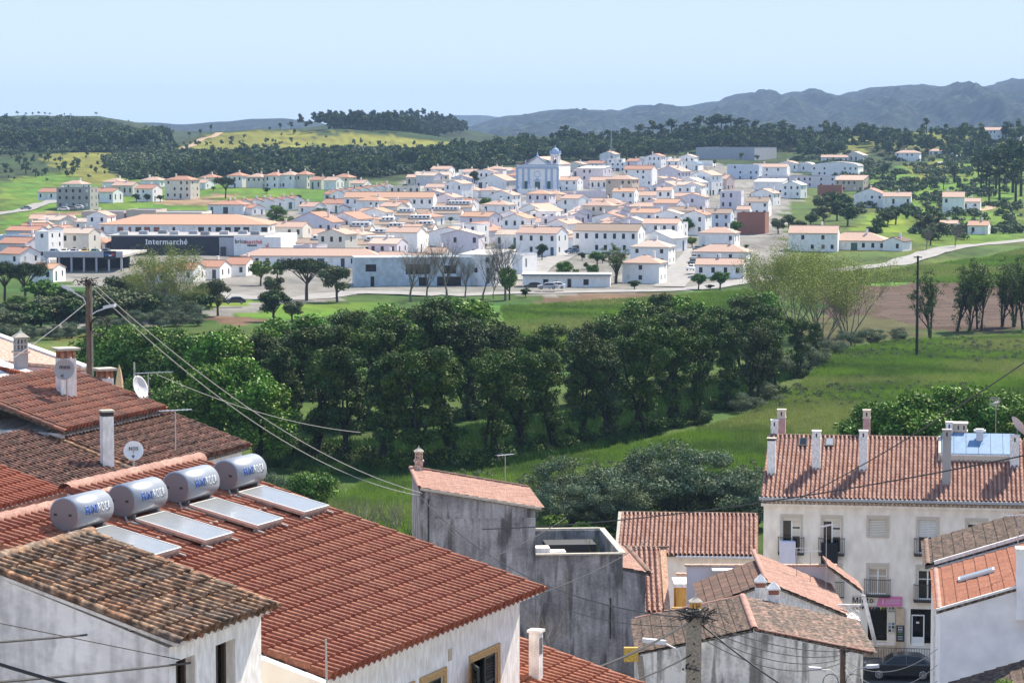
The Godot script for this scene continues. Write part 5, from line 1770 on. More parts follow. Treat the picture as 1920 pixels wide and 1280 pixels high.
	obox(st, a + n * 0.3 + e * 0.2 - UPV * (a.y - 0.72), e * 7.85, UPV * 1.42, nn * 0.06)
	put("plinth", done(st), M.marble, t)
	# roof features
	var sl := rise / run
	for k in [[2.23, 6.02, 0], [3.84, 6.02, 1]]:
		var w := Node3D.new()
		w.name = "roof_window"
		ro.add_child(w, true)
		var q: Vector3 = a + e * (k[0] - 0.28) + n * (k[1] - 0.45) + UPV * ((k[1] - 0.45) * sl + 0.06)
		var v := n * 0.9 + UPV * 0.9 * sl
		st = st_new()
		obox(st, q, e * 0.56, UPV * 0.14, v)
		put("frame", done(st), M.iron, w)
		st = st_new()
		obox(st, q + e * 0.08 + UPV * 0.145 + v * 0.1, e * 0.4, UPV * 0.012, v * 0.8)
		put("pane", done(st), M.panel_face if k[2] else M.glass, w)
	var bt := Node3D.new()
	bt.name = "metal_roof"
	ro.add_child(bt)
	for i in 6:
		st = st_new()
		var q := a + e * (10.7 + i * 0.74) + n * 4.35 + UPV * (4.35 * sl + 0.46)
		obox(st, q, e * 0.72, UPV * 0.05, n * 2.8 + UPV * 0.95)
		put("sheet", done(st), M.blue_sheet, bt)
	st = st_new()
	obox(st, a + e * 10.55 + n * 4.3 + UPV * (4.3 * sl + 0.05), e * 4.6, UPV * 0.36, n * 0.12)
	obox(st, a + e * 10.5 + n * 4.3 + UPV * (4.3 * sl + 0.05), e * 0.16, UPV * 0.5, n * 2.7 + UPV * 0.75)
	put("upstand", done(st), M.stone_trim, bt)
	st = st_new()
	obox(st, a + e * 10.6 + n * 4.28 + UPV * (4.28 * sl + 0.40), e * 4.5, UPV * 0.09, n * 0.14)
	put("edge", done(st), M.limewash, bt)
	# shop sign and notices
	rebase(t, Vector3(20, 0.7, -168))
	var sg := thing("shop_sign", "pink and cream fascia sign over the shop opening", "sign", a + n * 0.3 + e * 5.5 - UPV * (a.y - 4.52), atan2(-e.z, e.x))
	st = st_new()
	bx(st, Vector3(0.85, 0.29, 0.06), Vector3(1.7, 0.58, 0.1))
	put("cream_board", done(st), M.sign_cream, sg)
	st = st_new()
	slab(st, [Vector3(1.7, 0, 0.01), Vector3(2.95, 0, 0.01), Vector3(2.95, 0.58, 0.01), Vector3(1.7, 0.58, 0.01)], Vector3(0, 0, 0.1))
	slab(st, [Vector3(1.42, 0, 0.112), Vector3(1.7, 0, 0.112), Vector3(1.7, 0.58, 0.112), Vector3(1.6, 0.58, 0.112)], Vector3(0, 0, 0.006))
	put("pink_board", done(st), M.sign_pink, sg)
	text("Mioto", 0.46, M.print_black, sg, Transform3D(Basis(), Vector3(0.62, 0.32, 0.12)))
	st = st_new()
	var ring := []
	for k in 11: ring.append(Vector3(1.24 + cos(TAU * k / 10) * 0.08, 0.28 + sin(TAU * k / 10) * 0.08, 0.12))
	tube(st, ring, 0.018, 4, false)
	put("emblem", done(st), M.wall_grey, sg)
	st = st_new()
	for y in [0.18, 0.28, 0.38]: bx(st, Vector3(2.4, y, 0.112), Vector3(0.85, 0.025, 0.006))
	bx(st, Vector3(1.82, 0.28, 0.112), Vector3(0.06, 0.36, 0.006))
	put("print", done(st), M.print_pale, sg)
	var bun := thing("bunting", "string of small coloured flags under the shop sign", "bunting", a + n * 0.2 + e * 5.5 - UPV * (a.y - 4.46), atan2(-e.z, e.x))
	for i in 17:
		st = st_new()
		slab(st, [Vector3(i * 0.18, 0, 0.0), Vector3(i * 0.18 + 0.16, 0, 0), Vector3(i * 0.18 + 0.08, -0.2, 0.02)], Vector3(0, 0, 0.006))
		put("flag", done(st), [M.door_green, M.roof_red, M.roof_blue, M.wall_dark, M.yellow_box][i % 5], bun)
	var bd := thing("menu_board", "black menu board hanging on the pillar by the shop door", "board", a + n * 0.16 + e * 8.13 - UPV * (a.y - 2.42), atan2(-e.z, e.x))
	st = st_new()
	bx(st, Vector3(0.24, 0.48, 0), Vector3(0.48, 0.98, 0.03))
	put("panel", done(st), M.print_black, bd)
	text("BEER", 0.12, M.print_pale, bd, Transform3D(Basis(), Vector3(0.24, 0.86, 0.02)))
	text("BAR", 0.14, M.print_white, bd, Transform3D(Basis(), Vector3(0.24, 0.72, 0.02)))
	text("menu", 0.10, M.leaf_print, bd, Transform3D(Basis(), Vector3(0.24, 0.45, 0.02)))
	st = st_new()
	for y in [0.58, 0.3, 0.22, 0.12]: bx(st, Vector3(0.24, y, 0.018), Vector3(0.3, 0.03, 0.004))
	put("print", done(st), M.print_pale, bd)
	var ps := thing("poster", "tall poster with small pictures beside the dark shop opening", "poster", a + n * 0.28 + e * 7.62 - UPV * (a.y - 2.9), atan2(-e.z, e.x))
	st = st_new()
	bx(st, Vector3(0.22, 0.72, 0), Vector3(0.44, 1.45, 0.02))
	put("sheet", done(st), M.sign_cream, ps)
	text("Mioto", 0.14, M.print_black, ps, Transform3D(Basis(), Vector3(0.22, 1.3, 0.014)))
	for i in 6:
		st = st_new()
		bx(st, Vector3(0.12 + (i % 2) * 0.2, 0.15 + (i / 2) * 0.2, 0.014), Vector3(0.16, 0.15, 0.004))
		put("picture", done(st), [M.wall_dark, M.wall_grey, M.roof_blue][i % 3], ps)
	# washing on two balconies
	for k in [[1.13, 2.1, 8.38, 6.75, M.cloth_white, "white sheet hung over the first balcony rail"], [3.62, 4.62, 8.32, 6.98, M.cloth_black, "black cloth hung over the second balcony rail"]]:
		var q: Vector3 = a + n * 0.0 + e * k[0]
		q.y = k[2]
		var cl := thing("hanging_cloth", k[5], "cloth", q, atan2(-e.z, e.x))
		st = SurfaceTool.new()
		st.begin(Mesh.PRIMITIVE_TRIANGLES)
		var wd: float = k[1] - k[0]
		var hh: float = k[2] - k[3]
		for i in 10:
			for j in 8:
				var pt := func(ii, jj): return Vector3(wd * ii / 10.0, -hh * jj / 8.0 - 0.03 * sin(ii * 0.9) * jj / 8.0, 0.06 + 0.03 * sin(ii * 1.3 + jj * 0.2) * jj / 8.0)
				quad(st, pt.call(i, j), pt.call(i + 1, j), pt.call(i + 1, j + 1), pt.call(i, j + 1))
		for i in 10: quad(st, Vector3(wd * i / 10.0, -hh * 0.2, -0.04), Vector3(wd * (i + 1) / 10.0, -hh * 0.2, -0.04), Vector3(wd * (i + 1) / 10.0, 0.0, 0.06), Vector3(wd * i / 10.0, 0.0, 0.06))
		put("fabric", done(st), k[4], cl)
	# chimneys on the roof
	var sites := [[0.47, 2.67, 0.5, 2.0, M.limewash, "white chimney at the cream building's end, topmost blackened", 1], [3.15, 3.36, 0.5, 1.75, M.limewash, "white chimney between the two roof windows", 3], [5.99, 3.28, 0.5, 1.85, M.limewash, "white chimney with a bluish cap on the cream building's roof", 3], [10.99, 1.85, 0.52, 2.75, M.wall_grey, "tall grey chimney in front of the blue metal roof", 3], [15.06, 4.07, 0.55, 1.3, M.limewash, "white chimney with a dish on it at the frame's edge", 3]]
	for k in sites: chimney(k[5], a + e * k[0] + n * k[1] + UPV * (k[1] * sl), k[2], k[3], k[6], atan2(-e.z, e.x), k[4])
	for k in [[0.75, 8.2, 0.5, M.pink_wall, 1.5, "pink chimney standing behind the ridge at the building's end"], [0.35, 7.6, 0.44, M.limewash, 0.65, "small white chimney beside the pink one at the ridge"], [6.05, 8.2, 0.45, M.pink_wall, 1.55, "lone pink chimney behind the middle of the ridge"], [11.7, 7.9, 1.05, M.pink_wall, 0.75, "broad pink chimney stack with a row of slots"], [11.15, 7.3, 0.42, M.limewash, 0.6, "small two-slot chimney beside the broad pink stack"]]:
		chimney(k[5], a + e * k[0] + n * k[1] + UPV * (rise - maxf(k[1] - run, 0) * sl), k[2], k[4], 3, atan2(-e.z, e.x), k[3])
	var cw := thing("roof_cowl", "white flared vent on the blue metal roof", "vent", a + e * 13.0 + n * 6.3 + UPV * (4.35 * sl + 0.9), atan2(-e.z, e.x))
	st = st_new()
	bbox(st, Vector3.ZERO, Vector3(0.42, 0.75, 0.42))
	put("shaft", done(st), M.lamp_shell, cw)
	st = st_new()
	slab(st, [Vector3(-0.36, 0.75, -0.3), Vector3(0.36, 0.75, -0.3), Vector3(0.36, 0.75, 0.3), Vector3(-0.36, 0.75, 0.3)], Vector3(0, 0.1, 0))
	bbox(st, Vector3(0, 0.85, 0), Vector3(0.5, 0.08, 0.4))
	put("cap", done(st), M.limewash, cw)
	dish("large pinkish dish on the roof at the frame's edge", a + e * 15.2 + n * 4.1 + UPV * (4.1 * sl + 1.7), 0.72, Vector3(0.75, 0.55, -0.2), M.dish_pink, "", M.print_black, 0.55)
	aerial("tall mast aerial behind the blue metal roof", a + e * 14.0 + n * 8 + UPV * 2.6, 2.6, 0, 1.2)
	for k in 3: aerial(["aerial on a thin mast before the cream wall, lowest bar", "tee-shaped aerial mast before the second window", "aerial with short crossbars before the black cloth"][k], Vector3([12.6, 13.2, 13.9][k], 12.6, -121.5), [1.9, 1.75, 2.9][k], 1, [0.1, 0.3, 0.9][k])
func car_mesh(t: Node3D, paint: Material) -> void:
	# x along the car, length 4.2, height 1.4
	var prof := [Vector2(-2.1, 0.35), Vector2(-2.12, 0.62), Vector2(-1.95, 0.80), Vector2(-1.1, 0.93), Vector2(-0.45, 1.36), Vector2(0.2, 1.43), Vector2(1.1, 1.38), Vector2(1.75, 1.0), Vector2(2.05, 0.92), Vector2(2.1, 0.4)]
	var half := [0.74, 0.80, 0.80, 0.80, 0.60, 0.58, 0.58, 0.74, 0.76, 0.76]
	var st := st_new()
	for s in [-1, 1]:
		for i in prof.size() - 1:
			var p: Vector2 = prof[i]
			var q: Vector2 = prof[i + 1]
			quad(st, Vector3(p.x, p.y, s * half[i]), Vector3(q.x, q.y, s * half[i + 1]), Vector3(q.x, minf(q.y, 0.86), s * 0.84), Vector3(p.x, minf(p.y, 0.86), s * 0.84))
			quad(st, Vector3(p.x, minf(p.y, 0.86), s * 0.84), Vector3(q.x, minf(q.y, 0.86), s * 0.84), Vector3(q.x, 0.25, s * 0.80), Vector3(p.x, 0.25, s * 0.80))
	for i in prof.size() - 1:
		var p: Vector2 = prof[i]
		var q: Vector2 = prof[i + 1]
		quad(st, Vector3(p.x, p.y, -half[i]), Vector3(q.x, q.y, -half[i + 1]), Vector3(q.x, q.y, half[i + 1]), Vector3(p.x, p.y, half[i]))
	put("body", done(st), paint, t)
	for s in [-1, 1]:
		st = st_new()
		slab(st, [Vector3(-0.9, 0.95, s * 0.845), Vector3(-0.42, 1.30, s * 0.66), Vector3(0.25, 1.37, s * 0.635), Vector3(0.25, 0.95, s * 0.845)], Vector3(0, 0, s * 0.012))
		put("side_window", done(st), M.glass, t)
		st = st_new()
		slab(st, [Vector3(0.33, 0.95, s * 0.845), Vector3(0.33, 1.37, s * 0.635), Vector3(1.05, 1.32, s * 0.64), Vector3(1.5, 1.0, s * 0.80)], Vector3(0, 0, s * 0.012))
		put("side_window", done(st), M.glass, t)
		st = st_new()
		bx(st, Vector3(-2.0, 0.68, s * 0.62), Vector3(0.2, 0.12, 0.3))
		put("headlight", done(st), M.lamp_shell, t)
		st = st_new()
		bx(st, Vector3(2.06, 0.78, s * 0.62), Vector3(0.1, 0.14, 0.28))
		put("tail_light", done(st), M.print_red, t)
		for x in [-1.3, 1.25]:
			var w := Node3D.new()
			w.name = "wheel"
			w.position = Vector3(x, 0.31, s * 0.76)
			t.add_child(w, true)
			st = st_new()
			tube(st, [Vector3(0, 0, -0.1), Vector3(0, 0, 0.1)], 0.31, 16)
			put("tyre", done(st), M.tyre, w)
			st = st_new()
			for k in 9: bar(st, Vector3(0, 0, s * 0.105), Vector3(cos(TAU * k / 9) * 0.2, sin(TAU * k / 9) * 0.2, s * 0.105), 0.03, 0.035)
			var rg := []
			for k in 13: rg.append(Vector3(cos(TAU * k / 12) * 0.205, sin(TAU * k / 12) * 0.205, s * 0.105))
			tube(st, rg, 0.02, 4, false)
			put("rim", done(st), M.rim, w)
	st = st_new()
	slab(st, [Vector3(-1.05, 0.97, -0.62), Vector3(-1.05, 0.97, 0.62), Vector3(-0.47, 1.345, 0.54), Vector3(-0.47, 1.345, -0.54)], Vector3(-0.012, 0.02, 0))
	put("windscreen", done(st), M.glass, t)
func street() -> void:
	var st := st_new()
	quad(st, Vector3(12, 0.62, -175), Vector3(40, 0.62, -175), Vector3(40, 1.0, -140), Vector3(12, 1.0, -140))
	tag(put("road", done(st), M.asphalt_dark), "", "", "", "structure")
	st = st_new()
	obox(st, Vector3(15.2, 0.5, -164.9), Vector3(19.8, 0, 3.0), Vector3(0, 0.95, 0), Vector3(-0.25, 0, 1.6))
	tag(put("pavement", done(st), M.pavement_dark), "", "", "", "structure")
	var t := thing("street_railing", "iron railing along the pavement in front of the shops", "railing", Vector3(19.6, 1.45, -163.4), -0.152)
	st = st_new()
	for y in [0.1, 0.75]: bar(st, Vector3(0, y, 0), Vector3(9, y, 0), 0.03, 0.03)
	put("rail", done(st), M.iron, t)
	var bl := st_new()
	tube(bl, [Vector3.ZERO, Vector3(0, 0.75, 0)], 0.012, 4)
	var bm := done(bl)
	for i in 61:
		var s := put("baluster", bm, M.iron, t)
		s.position = Vector3(i * 0.15, 0, 0)
	t = thing("parked_car", "black hatchback parked in the shaded street below the shops", "car", Vector3(22.85, 0.86, -160.9), -0.10)
	car_mesh(t, M.car_paint)
# ---------------------------------------------------------------- poles and wires
func lamp_head(t: Node3D, at: Vector3, dir: Vector3, l := 0.6) -> void:
	dir = dir.normalized()
	var s := dir.cross(UPV).normalized() * 0.12
	var st := st_new()
	slab(st, [at - s * 0.6, at + s * 0.6, at + dir * l * 0.4 + s, at + dir * l + s * 0.7, at + dir * l - s * 0.7, at + dir * l * 0.4 - s], Vector3(0, 0.1, 0))
	put("lamp_head", done(st), M.lamp_shell, t)
func cable(label: String, pts: Array, r: float, m: Material) -> void:
	var t := thing("overhead_cable", label, "cable", pts[0])
	var st := st_new()
	tube(st, pts.map(func(p): return p - pts[0]), r, 5)
	put("strand", done(st), m, t)
func poles() -> void:
	# timber pole with two lamps, upper left
	var p := Vector3(-13.5, 22.0, -88)
	var t := thing("utility_pole", "timber utility pole with two street lamps rising over the red roofs", "utility pole", p)
	var st := st_new()
	tube(st, [Vector3(0.05, -3, 0), Vector3(0.02, 3, 0), Vector3(0, 6.2, 0)], [0.11, 0.09, 0.07], 8)
	put("post", done(st), M.pole_wood, t)
	st = st_new()
	tube(st, [Vector3(0.14, -3, 0.02), Vector3(0.12, 6.0, 0.02)], 0.035, 6)
	put("conduit", done(st), M.concrete, t)
	st = st_new()
	tube(st, [Vector3(-0.02, 5.35, 0), Vector3(-0.12, 5.62, 0.1), Vector3(-0.42, 5.82, 0.25)], 0.02, 5)
	tube(st, [Vector3(0.06, 5.05, 0), Vector3(0.30, 5.2, 0.1), Vector3(0.58, 5.3, 0.2)], 0.02, 5)
	put("lamp_arm", done(st), M.lamp_shell, t)
	lamp_head(t, Vector3(-0.40, 5.80, 0.25), Vector3(-0.9, 0.45, 0.3), 0.42)
	lamp_head(t, Vector3(0.54, 5.28, 0.2), Vector3(1, 0.2, 0.3), 0.40)
	wire_knot(t, Vector3(0, 6.1, 0), 0.28, 26)
	st = st_new()
	for k in 3:
		var ring := []
		for i in 17: ring.append(Vector3(0.36 + cos(TAU * i / 16) * (0.25 + k * 0.012), 4.72 + sin(TAU * i / 16) * (0.27 + k * 0.012), 0.05 + k * 0.02))
		tube(st, ring, 0.016, 4, false)
	put("cable_coil", done(st), M.cable, t)
	# concrete pole with the knot of wires, centre
	p = Vector3(4.64, 13.0, -70)
	t = thing("utility_pole", "squat concrete utility pole topped by a tangle of black wires", "utility pole", p)
	st = st_new()
	slab(st, [Vector3(-0.19, -2, -0.16), Vector3(0.19, -2, -0.16), Vector3(0.19, -2, 0.16), Vector3(-0.19, -2, 0.16)], Vector3(0, 9.75, 0))
	put("post", done(st), M.concrete, t)
	st = st_new()
	for i in 8: bx(st, Vector3(0, 4.2 + i * 0.45, 0.162), Vector3(0.05, 0.05, 0.01))
	put("bolt_hole", done(st), M.print_black, t)
	wire_knot(t, Vector3(0.05, 7.65, 0.1), 0.42, 64)
	wire_knot(t, Vector3(-0.05, 6.3, 0.15), 0.2, 14)
	st = st_new()
	tube(st, [Vector3(-0.18, 6.1, 0.1), Vector3(-0.4, 6.75, 0.15), Vector3(-0.8, 6.95, 0.2)], 0.022, 5)
	put("lamp_arm", done(st), M.lamp_shell, t)
	lamp_head(t, Vector3(-0.72, 6.90, 0.2), Vector3(-1, 0.12, 0.1), 0.6)
	# second pole at the street corner
	p = Vector3(11.12, 9.0, -92)
	t = thing("utility_pole", "thin brown utility pole carrying a pair of lamps beside the mossy roof's wall", "utility pole", p)
	st = st_new()
	tube(st, [Vector3(0, -3, 0), Vector3(0, 6.7, 0)], 0.1, 8)
	put("post", done(st), M.pole_wood, t)
	wire_knot(t, Vector3(0, 6.5, 0.05), 0.16, 16)
	st = st_new()
	tube(st, [Vector3(0.05, 5.6, 0), Vector3(0.5, 5.95, 0.1), Vector3(0.85, 5.98, 0.1)], 0.02, 5)
	tube(st, [Vector3(-0.05, 5.6, 0), Vector3(-0.45, 5.88, 0.1), Vector3(-0.8, 5.9, 0.1)], 0.02, 5)
	put("lamp_arm", done(st), M.lamp_shell, t)
	lamp_head(t, Vector3(0.78, 5.95, 0.1), Vector3(1, 0.05, 0), 0.42)
	lamp_head(t, Vector3(-0.74, 5.86, 0.1), Vector3(-1, 0.08, 0), 0.42)
	st = st_new()
	for c in [-0.42, 0.35]:
		var ring := []
		for i in 15: ring.append(Vector3(c + cos(TAU * i / 14) * 0.26, 5.45 + sin(TAU * i / 14) * 0.3, 0.1))
		tube(st, ring, 0.014, 4, false)
	put("cable_coil", done(st), M.cable, t)
	# tall pole in the meadow
	p = on_ground(58.2, -397)
	t = thing("utility_pole", "lone tall dark pole standing in the green meadow", "utility pole", p)
	st = st_new()
	tube(st, [Vector3(0, -1, 0), Vector3(0, 14.6, 0)], [0.24, 0.15], 8)
	put("post", done(st), M.bark_dark, t)
	st = st_new()
	bx(st, Vector3(0, 14.4, 0), Vector3(1.2, 0.15, 0.15))
	put("crossarm", done(st), M.iron, t)
	# yellow box
	t = thing("yellow_cabinet", "yellow cabinet fixed to a leaning post by the grey stained wall", "cabinet", Vector3(3.02, 19.2, -69.5))
	st = st_new()
	bx(st, Vector3(0, 0.5, 0), Vector3(0.36, 0.36, 0.16))
	put("case", done(st), M.yellow_box, t)
	st = st_new()
	tube(st, [Vector3(0.22, 0.45, 0), Vector3(0.48, -1.8, 0.1)], [0.09, 0.1], 6)
	put("post", done(st), M.concrete, t)
	# wires
	cable("thin cable slanting to the bracket on the small weathered house", sag(Vector3(-6.5, 27.35, -32), Vector3(-4.55, 25.75, -37.5), 0.0), 0.007, M.cable)
	cable("long black cable rising from the frame's lower edge to the grey house's roof end", sag(Vector3(-6.6, 27.15, -31), Vector3(2.2, 17.2, -112), 0.9, 28), 0.016, M.cable)
	cable("lower long black cable crossing the heater roof towards the terrace", sag(Vector3(-5.9, 27.3, -28), Vector3(5.4, 16.9, -108), 0.9, 28), 0.016, M.cable)
	cable("thick twisted cable along the lower edge in front of the weathered wall", sag(Vector3(-5.8, 27.72, -28), Vector3(-2.6, 27.3, -26), 0.03), 0.02, M.cable)
	cable("thick cable hanging over the lower red roof to the concrete pole", sag(Vector3(0.0, 21.75, -55), Vector3(4.6, 20.5, -70), 0.25), 0.03, M.cable)
	cable("second cable under the thick one to the concrete pole", sag(Vector3(1.6, 20.6, -60), Vector3(4.6, 19.6, -70), 0.1), 0.022, M.cable)
	cable("long cable running up from the terrace across the meadow", sag(Vector3(-1.16, 17.3, -108), Vector3(15.5, 26.2, -64), 0.5, 28), 0.02, M.cable)
	cable("highest cable crossing the meadow to the upper frame edge", sag(Vector3(9.5, 20.6, -92), Vector3(14.0, 30.0, -60), 0.3, 28), 0.018, M.cable)
	cable("pale wire from the timber pole down to the tall grey house", sag(Vector3(-13.3, 27.9, -88), Vector3(-4.05, 17.05, -119.9), 1.2, 28), 0.016, M.cable_grey)
	cable("second pale wire from the timber pole beside the first", sag(Vector3(-13.4, 28.15, -88), Vector3(-3.9, 17.15, -119.9), 1.0, 28), 0.016, M.cable_grey)
	cable("white wire from the timber pole over the pink building", sag(Vector3(-13.5, 27.5, -88), Vector3(-18.4, 24.4, -96), 0.12), 0.014, M.frame_white)
	cable("black cable from the grey house down to the concrete pole", sag(Vector3(-4.0, 17.0, -119.9), Vector3(4.6, 20.5, -70.2), 1.1, 28), 0.02, M.cable)
	cable("thin cable under it from the grey house to the concrete pole", sag(Vector3(-3.8, 16.8, -119.9), Vector3(4.6, 20.3, -70.2), 1.5, 28), 0.012, M.cable)
	for k in 4: cable(["uppermost wire from the concrete pole to the thin brown pole", "second wire from the concrete pole to the thin brown pole", "third wire from the concrete pole to the thin brown pole", "lowest wire from the concrete pole to the thin brown pole"][k], sag(Vector3(4.75, 20.5 - k * 0.14, -70), Vector3(11.1, 15.5 - k * 0.13, -92), 0.25 + k * 0.1, 20), 0.014, M.cable)
	cable("heavy cable falling from the concrete pole to the lower frame edge", sag(Vector3(4.75, 20.45, -70), Vector3(8.1, 19.3, -62), 0.2), 0.024, M.cable)
	for k in 3: cable(["slack wire bundle from the brown pole to the smooth white wall, highest strand", "slack wire bundle from the brown pole to the smooth white wall, middle strand", "slack wire bundle from the brown pole to the smooth white wall, lowest strand"][k], sag(Vector3(11.15, 15.2 - k * 0.15, -92), Vector3(13.2, 16.9 - k * 0.5, -85), 0.55 + k * 0.2), 0.012, M.cable_grey)
	cable("thin wire drooping from the browned roof's aerial into the trees", sag(Vector3(-10.9, 25.5, -84.5), Vector3(-5.5, 22.0, -100), 0.3), 0.01, M.cable_grey)
func wire_knot(t: Node3D, c: Vector3, r: float, n: int) -> void:
	var st := st_new()
	for i in n:
		var p := c + Vector3(rng.randfn() * r * 0.5, rng.randfn() * r * 0.22, rng.randfn() * r * 0.3)
		var q := c + Vector3(rng.randfn() * r * 0.8, rng.randfn() * r * 0.3, rng.randfn() * r * 0.4)
		tube(st, [p, (p + q) / 2 + Vector3(rng.randfn(), rng.randfn() - 0.4, 0) * r * 0.25, q], rng.randf_range(0.008, 0.016), 4)
	for i in n / 5: bx(st, c + Vector3(rng.randfn() * r * 0.5, rng.randfn() * r * 0.2, rng.randfn() * r * 0.3), Vector3(0.07, 0.05, 0.05))
	put("wire_tangle", done(st), M.cable, t)
# ---------------------------------------------------------------- the town
var pane_cache := {}
func pane_mesh(w: float, h: float) -> Mesh:
	var key := "%.2f_%.2f" % [w, h]
	if not pane_cache.has(key):
		var st := st_new()
		bx(st, Vector3.ZERO, Vector3(w, h, 0.04))
		pane_cache[key] = done(st)
	return pane_cache[key]
const WALLS := {"w": "white", "c": "cream", "l": "lilac", "p": "pink", "b": "blue", "g": "grey", "e": "beige", "k": "brick", "d": "dark", "s": "steel", "o": "ochre"}
const ROOFS := {"s": "salmon", "r": "red", "b": "brown", "o": "orange", "p": "pale", "d": "dark", "g": "grey", "w": "white", "u": "blue"}
func nth(i: int) -> String:
	var a := ["first", "second", "third", "fourth", "fifth", "sixth", "seventh", "eighth", "ninth", "tenth", "eleventh", "twelfth", "thirteenth", "fourteenth", "fifteenth", "sixteenth", "seventeenth", "eighteenth", "nineteenth"]
	var t := ["twent", "thirt", "fort", "fift", "sixt", "sevent", "eight", "ninet"]
	i += 1
	if i < 20: return a[i - 1]
	return t[i / 10 - 2] + ("ieth" if i % 10 == 0 else "y-" + a[i % 10 - 1])
